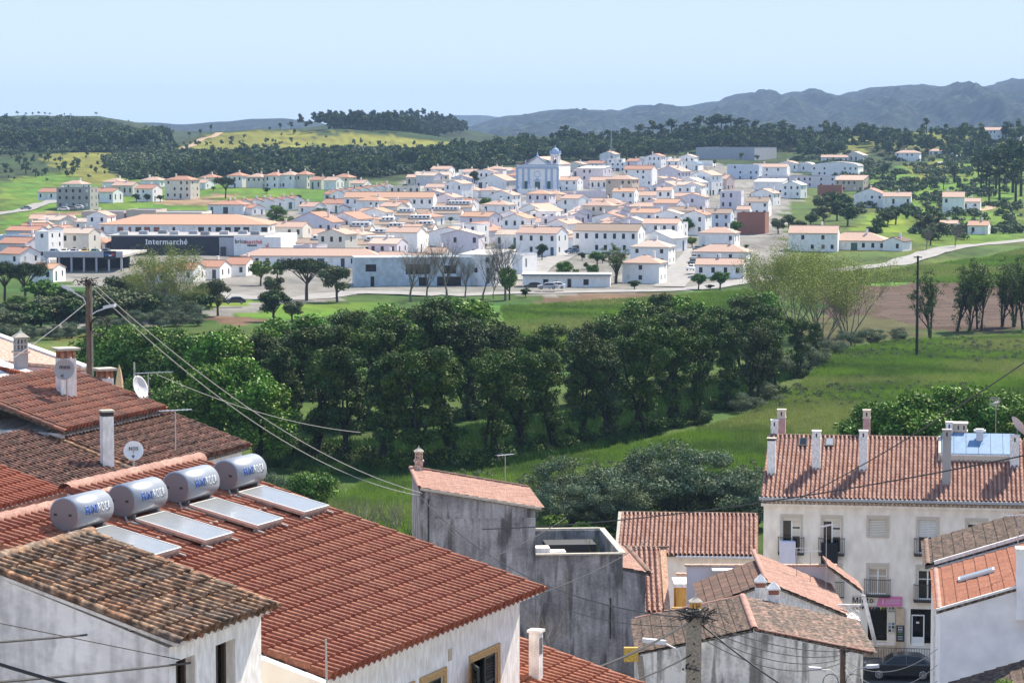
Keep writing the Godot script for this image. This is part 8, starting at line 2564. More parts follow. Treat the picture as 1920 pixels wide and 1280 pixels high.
	["ridge_tree","small tree standing on the left skyline, # from the frame edge","tree","trees on the left skyline",[["far_pine",0,-436.1,-2400.0,0.48,0.40,41.7],["far_pine",2,-426.9,-2400.0,0.63,0.52,42.2],["far_pine",4,-419.6,-2400.0,0.48,0.40,42.2],["far_pine",0,-414.0,-2400.0,0.48,0.40,42.6],["far_pine",5,-408.5,-2400.0,0.53,0.44,42.6],["far_pine",5,-403.0,-2400.0,0.48,0.40,42.6],["far_pine",2,-399.3,-2400.0,0.43,0.36,42.6],["far_pine",4,-386.4,-2400.0,0.39,0.32,42.6],["far_pine",2,-380.9,-2400.0,0.34,0.28,42.6],["far_pine",2,-358.8,-2400.0,0.53,0.44,42.2],["far_pine",5,-331.3,-2400.0,0.39,0.32,36.7],["far_pine",4,-203.7,-1880.0,0.68,0.57,29.4],["far_pine",0,-210.9,-1880.0,0.68,0.57,26.5],["far_pine",5,-218.2,-1880.0,0.60,0.50,25.1],["far_pine",1,-149.6,-1880.0,0.83,0.69,30.1],["far_pine",3,-156.8,-1880.0,0.75,0.63,30.1],["far_pine",3,-164.0,-1880.0,0.53,0.44,29.4]]],
	["meadow_tree","round dark tree on the left meadow, # of those scattered there","tree","trees on the left meadow",[["far",1,-240.7,-1319.8,0.96,0.60],["far",0,-227.5,-1299.5,1.25,0.78],["far",2,-217.5,-1267.0,0.88,0.55],["far",1,-215.4,-1319.8,0.61,0.38],["far",1,-257.8,-1452.0,1.12,0.70],["far",0,-273.7,-1517.4,1.05,0.66],["far",5,-246.8,-1478.2,0.91,0.57],["far",0,-211.0,-1348.5,0.62,0.39],["far",3,-200.7,-1267.0,0.39,0.24]]],
]
const FORESTS := [
	["distant wood on the left ridge", 1500, "far", 0.5, 1.6, 0, [Vector2(-402, -2097), Vector2(-367, -2129), Vector2(-323, -2157), Vector2(-282, -2194), Vector2(-202, -1669), Vector2(-240, -1646), Vector2(-284, -1646), Vector2(-307, -1600)]],
	["scattered scrub on the top of the left ridge", 500, "scrub", 0.9, 1.8, -1, [Vector2(-429, -2238), Vector2(-388, -2247), Vector2(-344, -2300), Vector2(-300, -2298), Vector2(-323, -2157), Vector2(-367, -2129), Vector2(-402, -2097)]],
	["wooded valley between the town and the fields", 1300, "far", 0.35, 1.15, 0.06, [Vector2(-165, -1195), Vector2(-163, -1348), Vector2(-149, -1461), Vector2(-113, -1478), Vector2(-78, -1497), Vector2(-48, -1461), Vector2(-17, -1443), Vector2(0, -1379), Vector2(-15, -1300), Vector2(-61, -1224), Vector2(-109, -1230), Vector2(-136, -1218)]],
	["pale scrub on the slopes above the town", 4200, "scrub", 0.9, 2.2, -1, [Vector2(-221, -1497), Vector2(-200, -1581), Vector2(-147, -1600), Vector2(-82, -1646), Vector2(-18, -1581), Vector2(0, -1394), Vector2(-62, -1236), Vector2(-135, -1254), Vector2(-165, -1195)]],
	["grey scrub under the left ridge wood", 2200, "scrub", 1, 2.2, -1, [Vector2(-408, -2128), Vector2(-370, -2141), Vector2(-324, -2167), Vector2(-285, -2221), Vector2(-201, -1661), Vector2(-238, -1631), Vector2(-282, -1631), Vector2(-303, -1581)]],
	["pine wood on the middle ridge", 1100, "far_pine", 0.8, 1.15, -1, [Vector2(-145, -1840), Vector2(-129, -1869), Vector2(-141, -2456), Vector2(-113, -2464), Vector2(-76, -2490), Vector2(-53, -2512), Vector2(-38, -2474), Vector2(-71, -1862), Vector2(-114, -1850), Vector2(-140, -1829)]],
	["wood behind the church", 2100, "far", 0.4, 1.3, -0.2, [Vector2(-25, -1600), Vector2(0, -1629), Vector2(38, -1641), Vector2(108, -1660), Vector2(146, -1656), Vector2(177, -1650), Vector2(171, -1589), Vector2(104, -1597), Vector2(69, -1497), Vector2(26, -1478), Vector2(-3, -1410), Vector2(-40, -1300), Vector2(-52, -1348), Vector2(-33, -1548)]],
	["tall pines in the wood behind the church", 380, "far_pine", 0.5, 1, -1, [Vector2(0, -1593), Vector2(28, -1620), Vector2(76, -1658), Vector2(145, -1647), Vector2(176, -1642), Vector2(160, -1606), Vector2(93, -1622), Vector2(43, -1617), Vector2(0, -1578)]],
	["trees on the right ridge slope", 330, "far", 0.7, 1.4, 0.02, [Vector2(170, -1641), Vector2(224, -1669), Vector2(240, -1644), Vector2(279, -1654), Vector2(307, -1668), Vector2(286, -1554), Vector2(241, -1497), Vector2(224, -1578), Vector2(184, -1497), Vector2(155, -1497)]],
	["scrub over the right hillside", 900, "scrub", 0.6, 1.4, 0.05, [Vector2(149, -1497), Vector2(224, -1578), Vector2(296, -1610), Vector2(146, -791), Vector2(115, -748), Vector2(104, -822), Vector2(142, -1152)]],
	["bushes over the left hillside fields", 150, "far", 0.2, 0.75, 0, [Vector2(-295, -1600), Vector2(-237, -1624), Vector2(-169, -1833), Vector2(-112, -1831), Vector2(-21, -1824), Vector2(-31, -1639), Vector2(-123, -1600), Vector2(-169, -1207), Vector2(-217, -1179)]],
]
const CARS := [
	[40.1, 1.45, -616.3, 1.2, "wall_white", "car parked along the second street, first from the valley road"],
	[41.8, 1.71, -637.1, 1.2, "car_paint", "car parked along the second street, second from the valley road"],
	[43.4, 1.92, -655.6, 1.2, "roof_grey", "car parked along the second street, third from the valley road"],
	[45.0, 2.13, -675.4, 1.2, "wall_white", "car parked along the second street, fourth from the valley road"],
	[46.6, 2.33, -693.9, 1.2, "car_paint", "car parked along the second street, fifth from the valley road"],
	[14.8, 2.23, -684.5, 0.9, "door_blue", "dark blue car parked by the sloping street, lower of two"],
	[16.2, 2.36, -696.3, 0.9, "car_paint", "dark car parked by the sloping street, upper of two"],
	[7.1, 0.75, -556.1, 0.05, "wall_steel", "grey car on the valley road before the pavilion"],
	[8.8, 0.75, -557.9, 0.05, "wall_white", "white car beside the grey one before the pavilion"],
	[4.3, 0.75, -557.9, 0.05, "car_paint", "black car at the pavilion corner"],
	[-51.1, 0.75, -509.7, 0.15, "car_paint", "black car leaving the roundabout by the park"],
	[158.0, 5.43, -947.4, 0.6, "wall_white", "white car at the right-slope farmhouse"],
	[-165.4, 5.37, -943.4, 0.1, "wall_steel", "vehicle on the dirt lot by the unfinished house, first from the left"],
	[-151.4, 5.24, -935.7, 0.1, "wall_white", "vehicle on the dirt lot by the unfinished house, second from the left"],
	[-149.9, 5.37, -943.4, 0.1, "roof_grey", "vehicle on the dirt lot by the unfinished house, third from the left"],
	[-149.0, 5.49, -951.3, 0.1, "wall_white", "vehicle on the dirt lot by the unfinished house, fourth from the left"],
	[-104.5, 4.30, -631.0, 1.5, "roof_blue", "car on the parking deck, first from the left"],
	[-102.2, 4.30, -632.5, 1.5, "wall_white", "car on the parking deck, second from the left"],
	[-99.8, 4.30, -631.0, 1.5, "wall_steel", "car on the parking deck, third from the left"],
	[-97.5, 4.30, -632.5, 1.5, "yellow_box", "car on the parking deck, fourth from the left"],
	[-95.1, 4.30, -631.0, 1.5, "door_green", "car on the parking deck, fifth from the left"],
	[-92.8, 4.30, -632.5, 1.5, "car_paint", "car on the parking deck, sixth from the left"],
]
const MEADOWS := [[Vector2(-18, -237), Vector2(-13, -259), Vector2(-3, -263), Vector2(8, -280), Vector2(20, -300), Vector2(29, -323), Vector2(39, -365), Vector2(48, -408), Vector2(61, -429), Vector2(84, -440), Vector2(54, -280), Vector2(34, -276), Vector2(26, -280), Vector2(20, -237), Vector2(2, -225), Vector2(-9, -222)],
	[Vector2(-2, -513), Vector2(52, -563), Vector2(40, -429), Vector2(17, -408), Vector2(0, -408)],
	[Vector2(60, -631), Vector2(83, -618), Vector2(139, -729), Vector2(112, -587), Vector2(79, -587), Vector2(57, -571)],
	[Vector2(-26, -290), Vector2(-15, -290), Vector2(-4, -306), Vector2(15, -329), Vector2(36, -381), Vector2(39, -373), Vector2(13, -290), Vector2(1, -271), Vector2(-9, -259), Vector2(-18, -263), Vector2(-25, -271)]]
const HOUSES := [
	["villa",-171.2,6.1,-1041.8,-22,11.6,7.371,3.0,1.4,"g","w","r",1,1,"low white villa with red tiled roof, first along the hillside row","house","villas along the left hillside"],
	["villa",-170.1,7.0,-1082.4,-22,9.2,7.371,4.3,1.4,"h","w","s",1,1,"two-storey white villa with salmon tiled hipped roof, second along the hillside row","house","villas along the left hillside"],
	["villa",-148.3,5.7,-1014.1,-22,9.7,7.371,4.1,1.4,"g","w","r",1,1,"two-storey white villa with red tiled roof, third along the hillside row","house","villas along the left hillside"],
	["villa",-154.5,7.0,-1082.4,-22,8.1,7.371,5.1,1.4,"h","w","s",1,1,"two-storey white villa with salmon tiled hipped roof, fourth along the hillside row","house","villas along the left hillside"],
	["villa",-149.1,6.8,-1074.0,-22,9.3,7.371,4.1,1.4,"g","c","s",1,1,"two-storey cream villa with salmon tiled roof, fifth along the hillside row","house","villas along the left hillside"],
	["villa",-135.3,6.0,-1032.4,-22,7.6,7.371,4.6,1.4,"g","w","r",1,1,"two-storey white villa with red tiled roof, sixth along the hillside row","house","villas along the left hillside"],
	["villa",-147.6,8.5,-1145.6,-22,9.0,7.371,3.1,1.3,"h","w","s",1,1,"low white villa with salmon tiled hipped roof, seventh along the hillside row","house","villas along the left hillside"],
	["villa",-125.5,6.4,-1056.2,-22,11.0,7.371,7.0,1.4,"h","c","r",1,1,"two-storey cream villa with red tiled hipped roof, eighth along the hillside row","house","villas along the left hillside"],
	["villa",-125.6,8.2,-1131.4,-22,5.4,7.371,2.6,1.3,"g","w","s",1,1,"low white villa with salmon tiled roof, ninth along the hillside row","house","villas along the left hillside"],
	["villa",-126.9,9.1,-1171.3,-22,7.5,7.371,3.1,1.4,"h","w","r",1,1,"low white villa with red tiled hipped roof, tenth along the hillside row","house","villas along the left hillside"],
	["villa",-112.4,8.4,-1140.8,-22,7.0,7.371,5.1,1.3,"h","w","r",1,1,"two-storey white villa with red tiled hipped roof, eleventh along the hillside row","house","villas along the left hillside"],
	["villa",-104.0,8.3,-1136.1,-22,7.2,7.371,4.8,1.4,"h","c","s",1,1,"two-storey cream villa with salmon tiled hipped roof, twelfth along the hillside row","house","villas along the left hillside"],
	["villa",-97.0,8.3,-1136.1,-22,6.6,7.371,5.3,1.4,"h","w","r",1,1,"two-storey white villa with red tiled hipped roof, thirteenth along the hillside row","house","villas along the left hillside"],
	["villa",-90.6,8.3,-1136.1,-22,6.3,7.371,5.6,1.4,"h","w","s",1,1,"two-storey white villa with salmon tiled hipped roof, fourteenth along the hillside row","house","villas along the left hillside"],
	["villa",-84.6,8.3,-1136.1,-22,4.9,7.371,5.8,1.3,"h","c","r",1,1,"two-storey cream villa with red tiled hipped roof, fifteenth along the hillside row","house","villas along the left hillside"],
	["villa",-78.2,8.0,-1126.8,-22,5.1,7.371,4.0,1.4,"g","c","r",1,1,"low cream villa with red tiled roof, sixteenth along the hillside row","house","villas along the left hillside"],
	["villa",-72.0,7.9,-1122.2,-22,5.4,7.371,4.0,1.4,"g","w","s",1,1,"low white villa with salmon tiled roof, seventeenth along the hillside row","house","villas along the left hillside"],
	["villa",-69.1,8.5,-1145.6,-22,7.3,7.371,4.3,1.4,"h","c","r",1,1,"two-storey cream villa with red tiled hipped roof, eighteenth along the hillside row","house","villas along the left hillside"],
	["villa",-60.8,7.8,-1117.6,-22,5.9,7.371,3.0,1.4,"g","w","s",1,1,"low white villa with salmon tiled roof, nineteenth along the hillside row","house","villas along the left hillside"],
	["unfinished_house",-152.2,5.0,-971.5,-12,12.3,8.19,7.3,0.4,"t","g","g",2,0,"unfinished grey concrete house with empty openings on the hillside","house",""],
	["terraced_house",-66.2,6.0,-1032.4,-42,3.7,7.371,2.6,1.4,"g","w","r",1,1,"white terraced house with a red sloping roof, first in the upper stepped terrace","house","upper terrace of stepped houses"],
	["terraced_house",-63.6,6.2,-1042.6,-42,3.7,7.371,2.6,1.4,"g","w","r",1,1,"white terraced house with a red sloping roof, second in the upper stepped terrace","house","upper terrace of stepped houses"],
	["terraced_house",-61.0,6.3,-1053.0,-42,3.7,7.371,2.6,1.4,"g","w","r",1,1,"white terraced house with a red sloping roof, third in the upper stepped terrace","house","upper terrace of stepped houses"],
	["terraced_house",-58.3,6.5,-1063.6,-42,3.7,7.371,2.6,1.4,"g","w","r",1,1,"white terraced house with a red sloping roof, fourth in the upper stepped terrace","house","upper terrace of stepped houses"],
	["terraced_house",-55.5,6.7,-1072.6,-42,3.7,7.371,2.6,1.4,"g","w","r",1,1,"white terraced house with a red sloping roof, fifth in the upper stepped terrace","house","upper terrace of stepped houses"],
	["terraced_house",-52.6,6.9,-1081.7,-42,3.7,7.371,2.6,1.4,"g","w","r",1,1,"white terraced house with a red sloping roof, sixth in the upper stepped terrace","house","upper terrace of stepped houses"],
	["terraced_house",-49.7,7.2,-1091.0,-42,3.7,7.371,2.7,1.4,"g","w","r",1,1,"white terraced house with a red sloping roof, seventh in the upper stepped terrace","house","upper terrace of stepped houses"],
	["terraced_house",-94.9,4.5,-939.2,-42,3.7,7.371,2.9,1.2,"g","w","r",1,1,"white terraced house with a red roof, first in the lower stepped terrace","house","lower terrace of stepped houses"],
	["terraced_house",-92.0,4.6,-944.4,-42,3.7,7.371,2.9,1.2,"g","w","r",1,1,"white terraced house with a red roof, second in the lower stepped terrace","house","lower terrace of stepped houses"],
	["terraced_house",-89.0,4.7,-949.6,-42,3.7,7.371,3.0,1.2,"g","w","r",1,1,"white terraced house with a red roof, third in the lower stepped terrace","house","lower terrace of stepped houses"],
	["terraced_house",-85.9,4.7,-954.9,-42,3.7,7.371,3.0,1.2,"g","w","r",1,1,"white terraced house with a red roof, fourth in the lower stepped terrace","house","lower terrace of stepped houses"],
	["terraced_house",-82.9,4.8,-960.2,-42,3.7,7.371,3.0,1.2,"g","w","r",1,1,"white terraced house with a red roof, fifth in the lower stepped terrace","house","lower terrace of stepped houses"],
	["terraced_house",-79.7,4.9,-965.6,-42,3.7,7.371,3.0,1.3,"g","w","r",1,1,"white terraced house with a red roof, sixth in the lower stepped terrace","house","lower terrace of stepped houses"],
	["terraced_house",-76.6,5.0,-971.1,-42,3.7,7.371,3.0,1.3,"g","w","r",1,1,"white terraced house with a red roof, seventh in the lower stepped terrace","house","lower terrace of stepped houses"],
	["house",-93.2,4.2,-915.5,-12,12.2,8.19,3.7,1.2,"h","w","r",1,1,"two-storey white house with many windows at the end of the lower stepped terrace","house",""],
	["house",-85.7,4.2,-915.1,-30,4.9,7.371,2.6,1.0,"g","w","r",1,1,"small white gabled house beside the end of the lower terrace","house",""],
	["school_building",-92.9,2.6,-798.7,-3,48.6,22,3.0,2.6,"h","w","o",3,0,"long white building with an orange hipped roof above the supermarket","building",""],
	["hall",-125.7,3.5,-863.6,-5,13.3,16,3.8,0.2,"t","p","g",0,0,"pink and beige flat-roofed hall behind the long orange roof","building",""],
	["hall",-113.8,3.5,-863.6,-5,9.3,16,4.3,0.2,"t","e","g",0,0,"beige concrete flat-roofed block behind the long orange roof","building",""],
	["hall",-102.3,3.5,-863.6,-5,14.6,16,3.6,0.2,"t","c","g",0,0,"pale flat-roofed shed with grey sheets behind the long orange roof","building",""],
	["house",-138.2,3.2,-835.2,-4,13.2,7.371,2.6,1.2,"g","w","s",4,0,"low white building with a row of five small windows on the left","house",""],
	["house",-126.9,3.0,-821.4,-5,11.4,5.733,2.6,0.7,"g","w","p",0,0,"low white annexe between the five-window house and the long orange roof","house",""],
	["house",-128.1,2.0,-732.4,-15,9.1,7.371,4.1,1.0,"g","b","r",1,1,"pale blue gabled house with a red roof at the left cluster","house",""],
	["house",-124.8,1.6,-697.4,0,8.1,7.371,4.5,1.0,"t","b","w",1,1,"pale blue flat-fronted house cut by the left frame edge","house",""],
	["house",-121.6,1.5,-685.7,-25,8.4,7.371,3.2,1.3,"g","l","r",1,1,"lilac house with a red roof and balcony in the left cluster","house",""],
	["house",-113.0,1.4,-676.6,-20,3.7,7.371,6.5,0.1,"t","w","w",1,1,"tall white stair tower of the left cluster, nearer the parking deck","house",""],
	["house",-112.6,1.5,-692.7,-30,3.7,7.371,4.0,1.4,"g","w","r",1,1,"white house with a red roof beside the tall stair tower","house",""],
	["house",-109.7,1.6,-697.4,-20,3.7,7.371,4.6,0.1,"t","w","w",1,1,"white stair tower behind the parking deck","house",""],
	["house",-112.2,2.0,-732.4,-20,8.1,7.371,2.8,1.4,"g","w","r",1,1,"white house with a broad red roof behind the second stair tower","house",""],
	["house",-105.5,1.6,-702.2,-18,8.9,7.371,2.6,1.4,"h","l","r",1,1,"lilac house with a hipped red roof next to the black store","house",""],
	["house",-115.7,1.1,-650.8,-30,6.4,7.371,2.6,1.4,"g","w","r",1,1,"white gabled house with a red roof over the dark pines","house",""],
	["house",-99.8,0.4,-595.2,-12,5.2,7.371,2.6,0.9,"g","w","o",1,1,"small house with an orange roof half hidden in trees","house",""],
	["house",-125.9,2.4,-770.9,-18,6.2,7.371,2.6,1.1,"g","w","s",1,1,"white house with a salmon roof at the back of the left cluster","house",""],
	["row_house",-73.7,0.3,-583.6,-14,4.8,7.371,2.6,1.2,"g","w","r",1,1,"white two-storey row house with a red roof below the store, first in its row","house","row of white houses below the store"],
	["row_house",-69.2,0.4,-592.4,-14,4.9,7.371,2.6,1.2,"g","w","r",1,1,"white two-storey row house with a red roof below the store, second in its row","house","row of white houses below the store"],
	["row_house",-64.6,0.5,-601.5,-14,5.0,7.371,2.6,1.2,"g","w","r",1,1,"white two-storey row house with a red roof below the store, third in its row","house","row of white houses below the store"],
	["row_house",-59.9,0.6,-610.8,-14,5.1,7.371,2.6,1.3,"g","w","r",1,1,"white two-storey row house with a red roof below the store, fourth in its row","house","row of white houses below the store"],
	["house",-55.3,2.0,-732.4,-10,12.0,7.371,3.1,1.4,"g","w","s",1,1,"white single-storey house with a salmon roof right of the store","house",""],
	["house",-55.3,2.6,-785.7,-25,14.2,8.19,4.0,2.7,"f","l","r",1,1,"pale lilac gabled house with solar panels on its roof","house",""],
	["house",-46.1,2.6,-792.0,-28,10.1,9.009,4.6,1.9,"f","w","r",1,1,"white gable-ended house behind the lilac gabled house","house",""],
	["house",-40.3,4.2,-919.9,-6,29.7,9.009,5.9,1.7,"g","w","o",1,1,"long two-storey white building with an arcade below","house",""],
	["house",-66.8,4.3,-927.3,-28,6.2,7.371,2.6,1.4,"g","w","s",1,1,"white house with a salmon roof beside the green trees","house",""],
	["house",-58.4,4.4,-935.3,-30,9.7,7.371,3.3,1.4,"g","w","r",1,1,"white house with a red roof near the arcade building","house",""],
	["house",-46.3,1.0,-643.0,-3,32.1,8.19,2.6,1.5,"h","w","s",1,1,"long white terrace with a pale salmon hipped roof behind the umbrella pine","house",""],
	["house",-27.4,0.9,-632.9,-8,5.5,7.371,2.6,1.3,"g","w","s",1,1,"white house with a salmon roof and tall chimney behind the bare poplars","house",""],
	["house",-21.4,0.8,-629.1,-8,4.1,7.371,2.6,1.3,"g","w","s",1,1,"white house with a salmon roof next to the tall chimney house","house",""],
	["house",-17.3,1.0,-644.6,-15,4.9,7.371,3.1,1.1,"g","w","s",1,1,"white house with a salmon roof among the bare poplars","house",""],
	["house",-54.2,4.2,-919.1,-25,3.7,7.371,2.6,0.7,"f","w","s",1,1,"narrow white gable house left of the arcade building","house",""],
	["house",-41.1,7.0,-1082.4,-10,12.3,7.371,3.4,0.4,"t","c","g",1,1,"cream flat-roofed house behind the arcade building","house",""],
	["house",-39.0,8.7,-1155.3,-10,8.8,7.371,3.9,1.1,"g","c","s",1,1,"cream house with a salmon roof left of the long hall","house",""],
	["house",-33.1,9.1,-1171.7,-10,14.9,8.19,4.2,1.3,"g","c","p",1,1,"long cream hall with a pale roof on the upper left of town","house",""],
	["house",-27.8,6.4,-1056.2,-20,9.0,7.371,4.2,1.2,"g","w","s",1,1,"white house with a salmon roof above the dark garden trees","house",""],
	["house",-19.9,6.1,-1037.5,-30,7.4,8.19,6.2,1.3,"f","w","s",1,1,"tall white gable house with a bright side above the dark garden trees","house",""],
	["patio_house",-29.9,4.2,-919.1,-8,8.5,7.371,2.6,1.3,"p","w","b",1,0,"low white patio house with a brown roof and clerestory box, first of the patio houses","house","patio houses left of the avenue"],
	["patio_house",-18.8,4.2,-919.1,-8,12.4,7.371,2.6,1.3,"p","w","b",1,0,"low white patio house with a brown roof and clerestory box, second of the patio houses","house","patio houses left of the avenue"],
	["patio_house",-33.5,3.5,-859.1,-8,7.6,7.371,2.6,1.2,"p","w","b",1,0,"low white patio house with a brown roof and clerestory box, third of the patio houses","house","patio houses left of the avenue"],
	["patio_house",-22.7,3.7,-873.3,-8,14.6,7.371,2.6,1.2,"p","w","b",1,0,"low white patio house with a brown roof and clerestory box, fourth of the patio houses","house","patio houses left of the avenue"],
	["patio_house",-36.5,2.8,-800.2,-8,5.9,7.371,2.6,1.1,"p","w","b",1,0,"low white patio house with a brown roof and clerestory box, fifth of the patio houses","house","patio houses left of the avenue"],
	["patio_house",-28.1,2.9,-815.8,-8,9.7,7.371,2.6,1.1,"p","w","b",1,0,"low white patio house with a brown roof and clerestory box, sixth of the patio houses","house","patio houses left of the avenue"],
	["patio_house",-32.6,2.3,-765.3,-8,7.0,7.371,2.6,1.1,"p","w","b",1,0,"low white patio house with a brown roof and clerestory box, seventh of the patio houses","house","patio houses left of the avenue"],
	["patio_house",-24.8,2.5,-776.6,-8,6.8,7.371,2.6,1.1,"p","w","b",1,0,"low white patio house with a brown roof and clerestory box, eighth of the patio houses","house","patio houses left of the avenue"],
	["patio_house",-42.8,2.4,-768.1,-8,8.3,7.371,2.6,1.1,"p","w","b",1,0,"low white patio house with a brown roof and clerestory box, ninth of the patio houses","house","patio houses left of the avenue"],
	["patio_house",-47.9,1.6,-697.4,-8,11.7,7.371,2.6,1.0,"p","w","b",1,0,"low white patio house with a brown roof and clerestory box, tenth of the patio houses","house","patio houses left of the avenue"],
	["patio_house",-34.3,1.5,-692.7,-8,10.8,7.371,2.6,1.0,"p","w","b",1,0,"low white patio house with a brown roof and clerestory box, eleventh of the patio houses","house","patio houses left of the avenue"],
	["patio_house",-35.1,2.0,-732.4,-8,5.8,7.371,2.6,1.0,"p","w","b",1,0,"low white patio house with a brown roof and clerestory box, twelfth of the patio houses","house","patio houses left of the avenue"],
	["patio_house",-25.2,2.0,-732.4,-8,5.8,7.371,2.6,1.0,"p","w","b",1,0,"low white patio house with a brown roof and clerestory box, thirteenth of the patio houses","house","patio houses left of the avenue"],
	["house",-5.8,8.0,-1128.0,-28,13.0,9.828,3.8,2.5,"f","w","s",1,1,"white gabled house with a salmon roof just left of the church","house",""],
	["house",-2.9,10.8,-1252.2,-15,12.3,8.19,3.1,1.4,"h","c","p",1,1,"cream hipped house behind the left shoulder of the church","house",""],
	["house",-19.9,9.0,-1165.9,-25,9.0,7.371,3.1,1.2,"f","b","s",1,1,"pale blue gable house beside the dark cypress left of the church","house",""],
	["house",-15.0,6.5,-1061.1,-20,6.7,7.371,2.8,1.4,"h","w","s",1,1,"white house with a hipped salmon roof, left of the pair below the church","house",""],
	["house",-8.5,6.5,-1061.1,-20,7.8,7.371,2.8,1.4,"h","w","s",1,1,"white house with a hipped salmon roof, right of the pair below the church","house",""],
	["house",-2.3,5.2,-983.6,-25,8.6,7.371,4.2,1.6,"f","w","s",1,1,"white gable house on the ramp below the church","house",""],
	["house",23.2,7.7,-1113.1,-20,8.8,7.371,4.5,1.4,"g","w","s",1,1,"white house with an arched window right of the church steps","house",""],
	["house",33.9,8.5,-1146.4,-25,11.9,9.009,7.9,0.9,"m","l","w",1,1,"tall windowless pale lilac block right of the church","house",""],
	["house",36.9,8.0,-1126.8,-12,9.7,7.371,3.8,1.4,"g","w","s",1,1,"white house with three arched windows behind the lilac wall","house",""],
	["house",39.5,5.3,-992.1,-22,9.9,7.371,9.5,1.4,"h","e","s",1,1,"stone-fronted house with a glazed upper gallery and hipped roof","house",""],
	["house",51.7,7.8,-1117.6,-20,11.9,7.371,8.7,1.4,"g","w","r",1,1,"three-storey white house with a red roof right of the church","house",""],
	["house",68.4,9.2,-1177.8,-28,12.3,9.828,5.5,2.3,"f","l","s",1,1,"big pale gabled warehouse house on the upper right of the church","house",""],
	["house",14.0,5.1,-980.2,-12,12.7,9.009,2.6,1.7,"h","w","b",1,1,"white house with a broad brown hipped roof below the church steps","house",""],
	["house",8.6,3.8,-887.9,-26,10.8,14,2.7,2.4,"f","w","s",1,1,"broad white gable house with few windows below the church","house",""],
	["house",29.2,4.4,-931.8,-12,16.9,8.19,3.5,1.6,"h","w","s",1,1,"long low white house with a salmon roof on the square","house",""],
	["house",14.2,2.1,-749.3,-30,6.3,9.009,5.2,1.2,"f","w","s",1,1,"tall white gable house at the head of the sloping street","house",""],
	["house",7.5,1.5,-690.3,-24,11.0,7.371,5.5,1.4,"g","w","s",1,1,"white house with an orange-pink roof and bright gable on the sloping street","house",""],
	["house",-9.1,2.1,-747.0,-26,10.9,9.828,3.5,2.1,"f","l","r",1,1,"pale lilac gable house with a red roof near the tall bare tree","house",""],
	["house",5.2,2.9,-815.4,-18,9.4,6.552,2.6,1.2,"g","w","s",1,1,"small white house with a salmon roof behind the orange-pink one","house",""],
	["house",24.5,1.6,-697.8,-16,16.7,8.19,5.7,1.6,"g","w","b",1,1,"white house with a dark garage door and brown roof beside the street","house",""],
	["hall",1.8,0.7,-622.1,-24,4.8,8.19,4.1,0.1,"t","w","w",1,1,"plain white windowless hall by the sloping street","house",""],
	["hall",-5.5,0.2,-579.6,-26,8.0,9.009,6.5,0.7,"m","w","w",1,1,"white hall with a bright lit side near the bare poplars","house",""],
	["house",33.0,1.1,-648.7,-16,9.1,7.371,4.3,1.4,"h","w","p",1,1,"white house with a pale hipped roof and dark green shutters","house",""],
	["house",28.3,0.3,-590.2,-16,8.0,7.371,4.2,1.4,"h","w","s",1,1,"white house with a salmon hipped roof at the foot of the second street","house",""],
	["house",38.3,1.6,-703.0,-30,9.3,9.009,3.7,1.8,"f","w","w",1,1,"white gable house at the side of the second street","house",""],
	["house",47.2,5.3,-992.1,-10,11.6,7.371,3.7,1.4,"g","w","s",1,1,"white house with a salmon roof above the small green garden","house",""],
	["house",51.0,4.3,-922.8,-10,5.1,6.552,8.0,1.2,"g","w","s",1,1,"narrow three-level white house with a salmon roof and green garage","house",""],
	["house",43.6,4.1,-907.3,-14,11.6,7.371,3.4,1.2,"h","w","s",1,1,"white house with a hipped roof behind the round garden tree","house",""],
	["house",52.7,3.4,-855.2,-14,8.2,6.552,4.2,1.2,"g","w","b",1,1,"white house with a brown roof and blue base wall","house",""],
	["house",61.5,5.3,-987.4,-14,9.2,6.552,3.5,1.2,"g","w","s",1,1,"white house with a salmon roof, next uphill of the brown-roofed one","house",""],
	["house",61.8,3.1,-828.2,-14,8.1,6.552,4.6,1.2,"g","b","b",1,1,"pale blue house with a brown roof behind the round green tree","house",""],
	["hall",81.8,4.2,-919.1,-14,7.4,7.371,4.5,1.4,"g","w","b",1,1,"white house with a brown roof above the brick shed","house",""],
	["house",90.4,5.3,-988.2,-24,8.3,8.19,4.6,1.6,"f","w","s",1,1,"white house with a salmon roof and bright stepped gable","house",""],
	["house",76.7,4.9,-967.0,-12,7.4,7.371,6.2,0.2,"t","l","w",1,1,"pale lilac house with a shaded roof terrace","house",""],
	["hall",75.6,4.0,-902.6,-12,4.3,5.733,2.6,1.1,"g","w","s",1,1,"tiny white house with a salmon roof beside the brick shed","house",""],
	["house",55.0,2.0,-735.0,-16,9.6,7.371,3.4,1.4,"h","w","s",1,1,"white house with two chimneys and a salmon roof","house",""],
	["house",50.0,1.2,-659.5,-14,13.1,8.19,2.6,1.6,"h","w","s",1,1,"two-storey white house with a glazed balcony and hipped roof","house",""],
	["house",45.9,0.6,-608.6,-10,10.5,6.552,2.6,1.2,"g","w","s",1,1,"low white house with a salmon roof at the valley edge","house",""],
	["house",43.6,2.4,-774.1,-22,9.0,8.19,4.3,0.3,"t","w","w",1,1,"white flat-roofed house with a long lit side","house",""],
	["house",75.9,7.0,-1083.6,-30,9.3,9.828,7.7,1.8,"f","w","s",1,1,"tall white gable house with a bright side, uphill","house",""],
	["house",70.2,6.8,-1074.8,-28,10.1,9.009,5.3,1.9,"f","w","w",1,1,"white gable house left of the tall gable house uphill","house",""],
	["house",60.7,6.8,-1074.8,-28,10.4,9.009,3.8,1.9,"f","l","s",1,1,"pale gable house between the lilac wall and the hipped house","house",""],
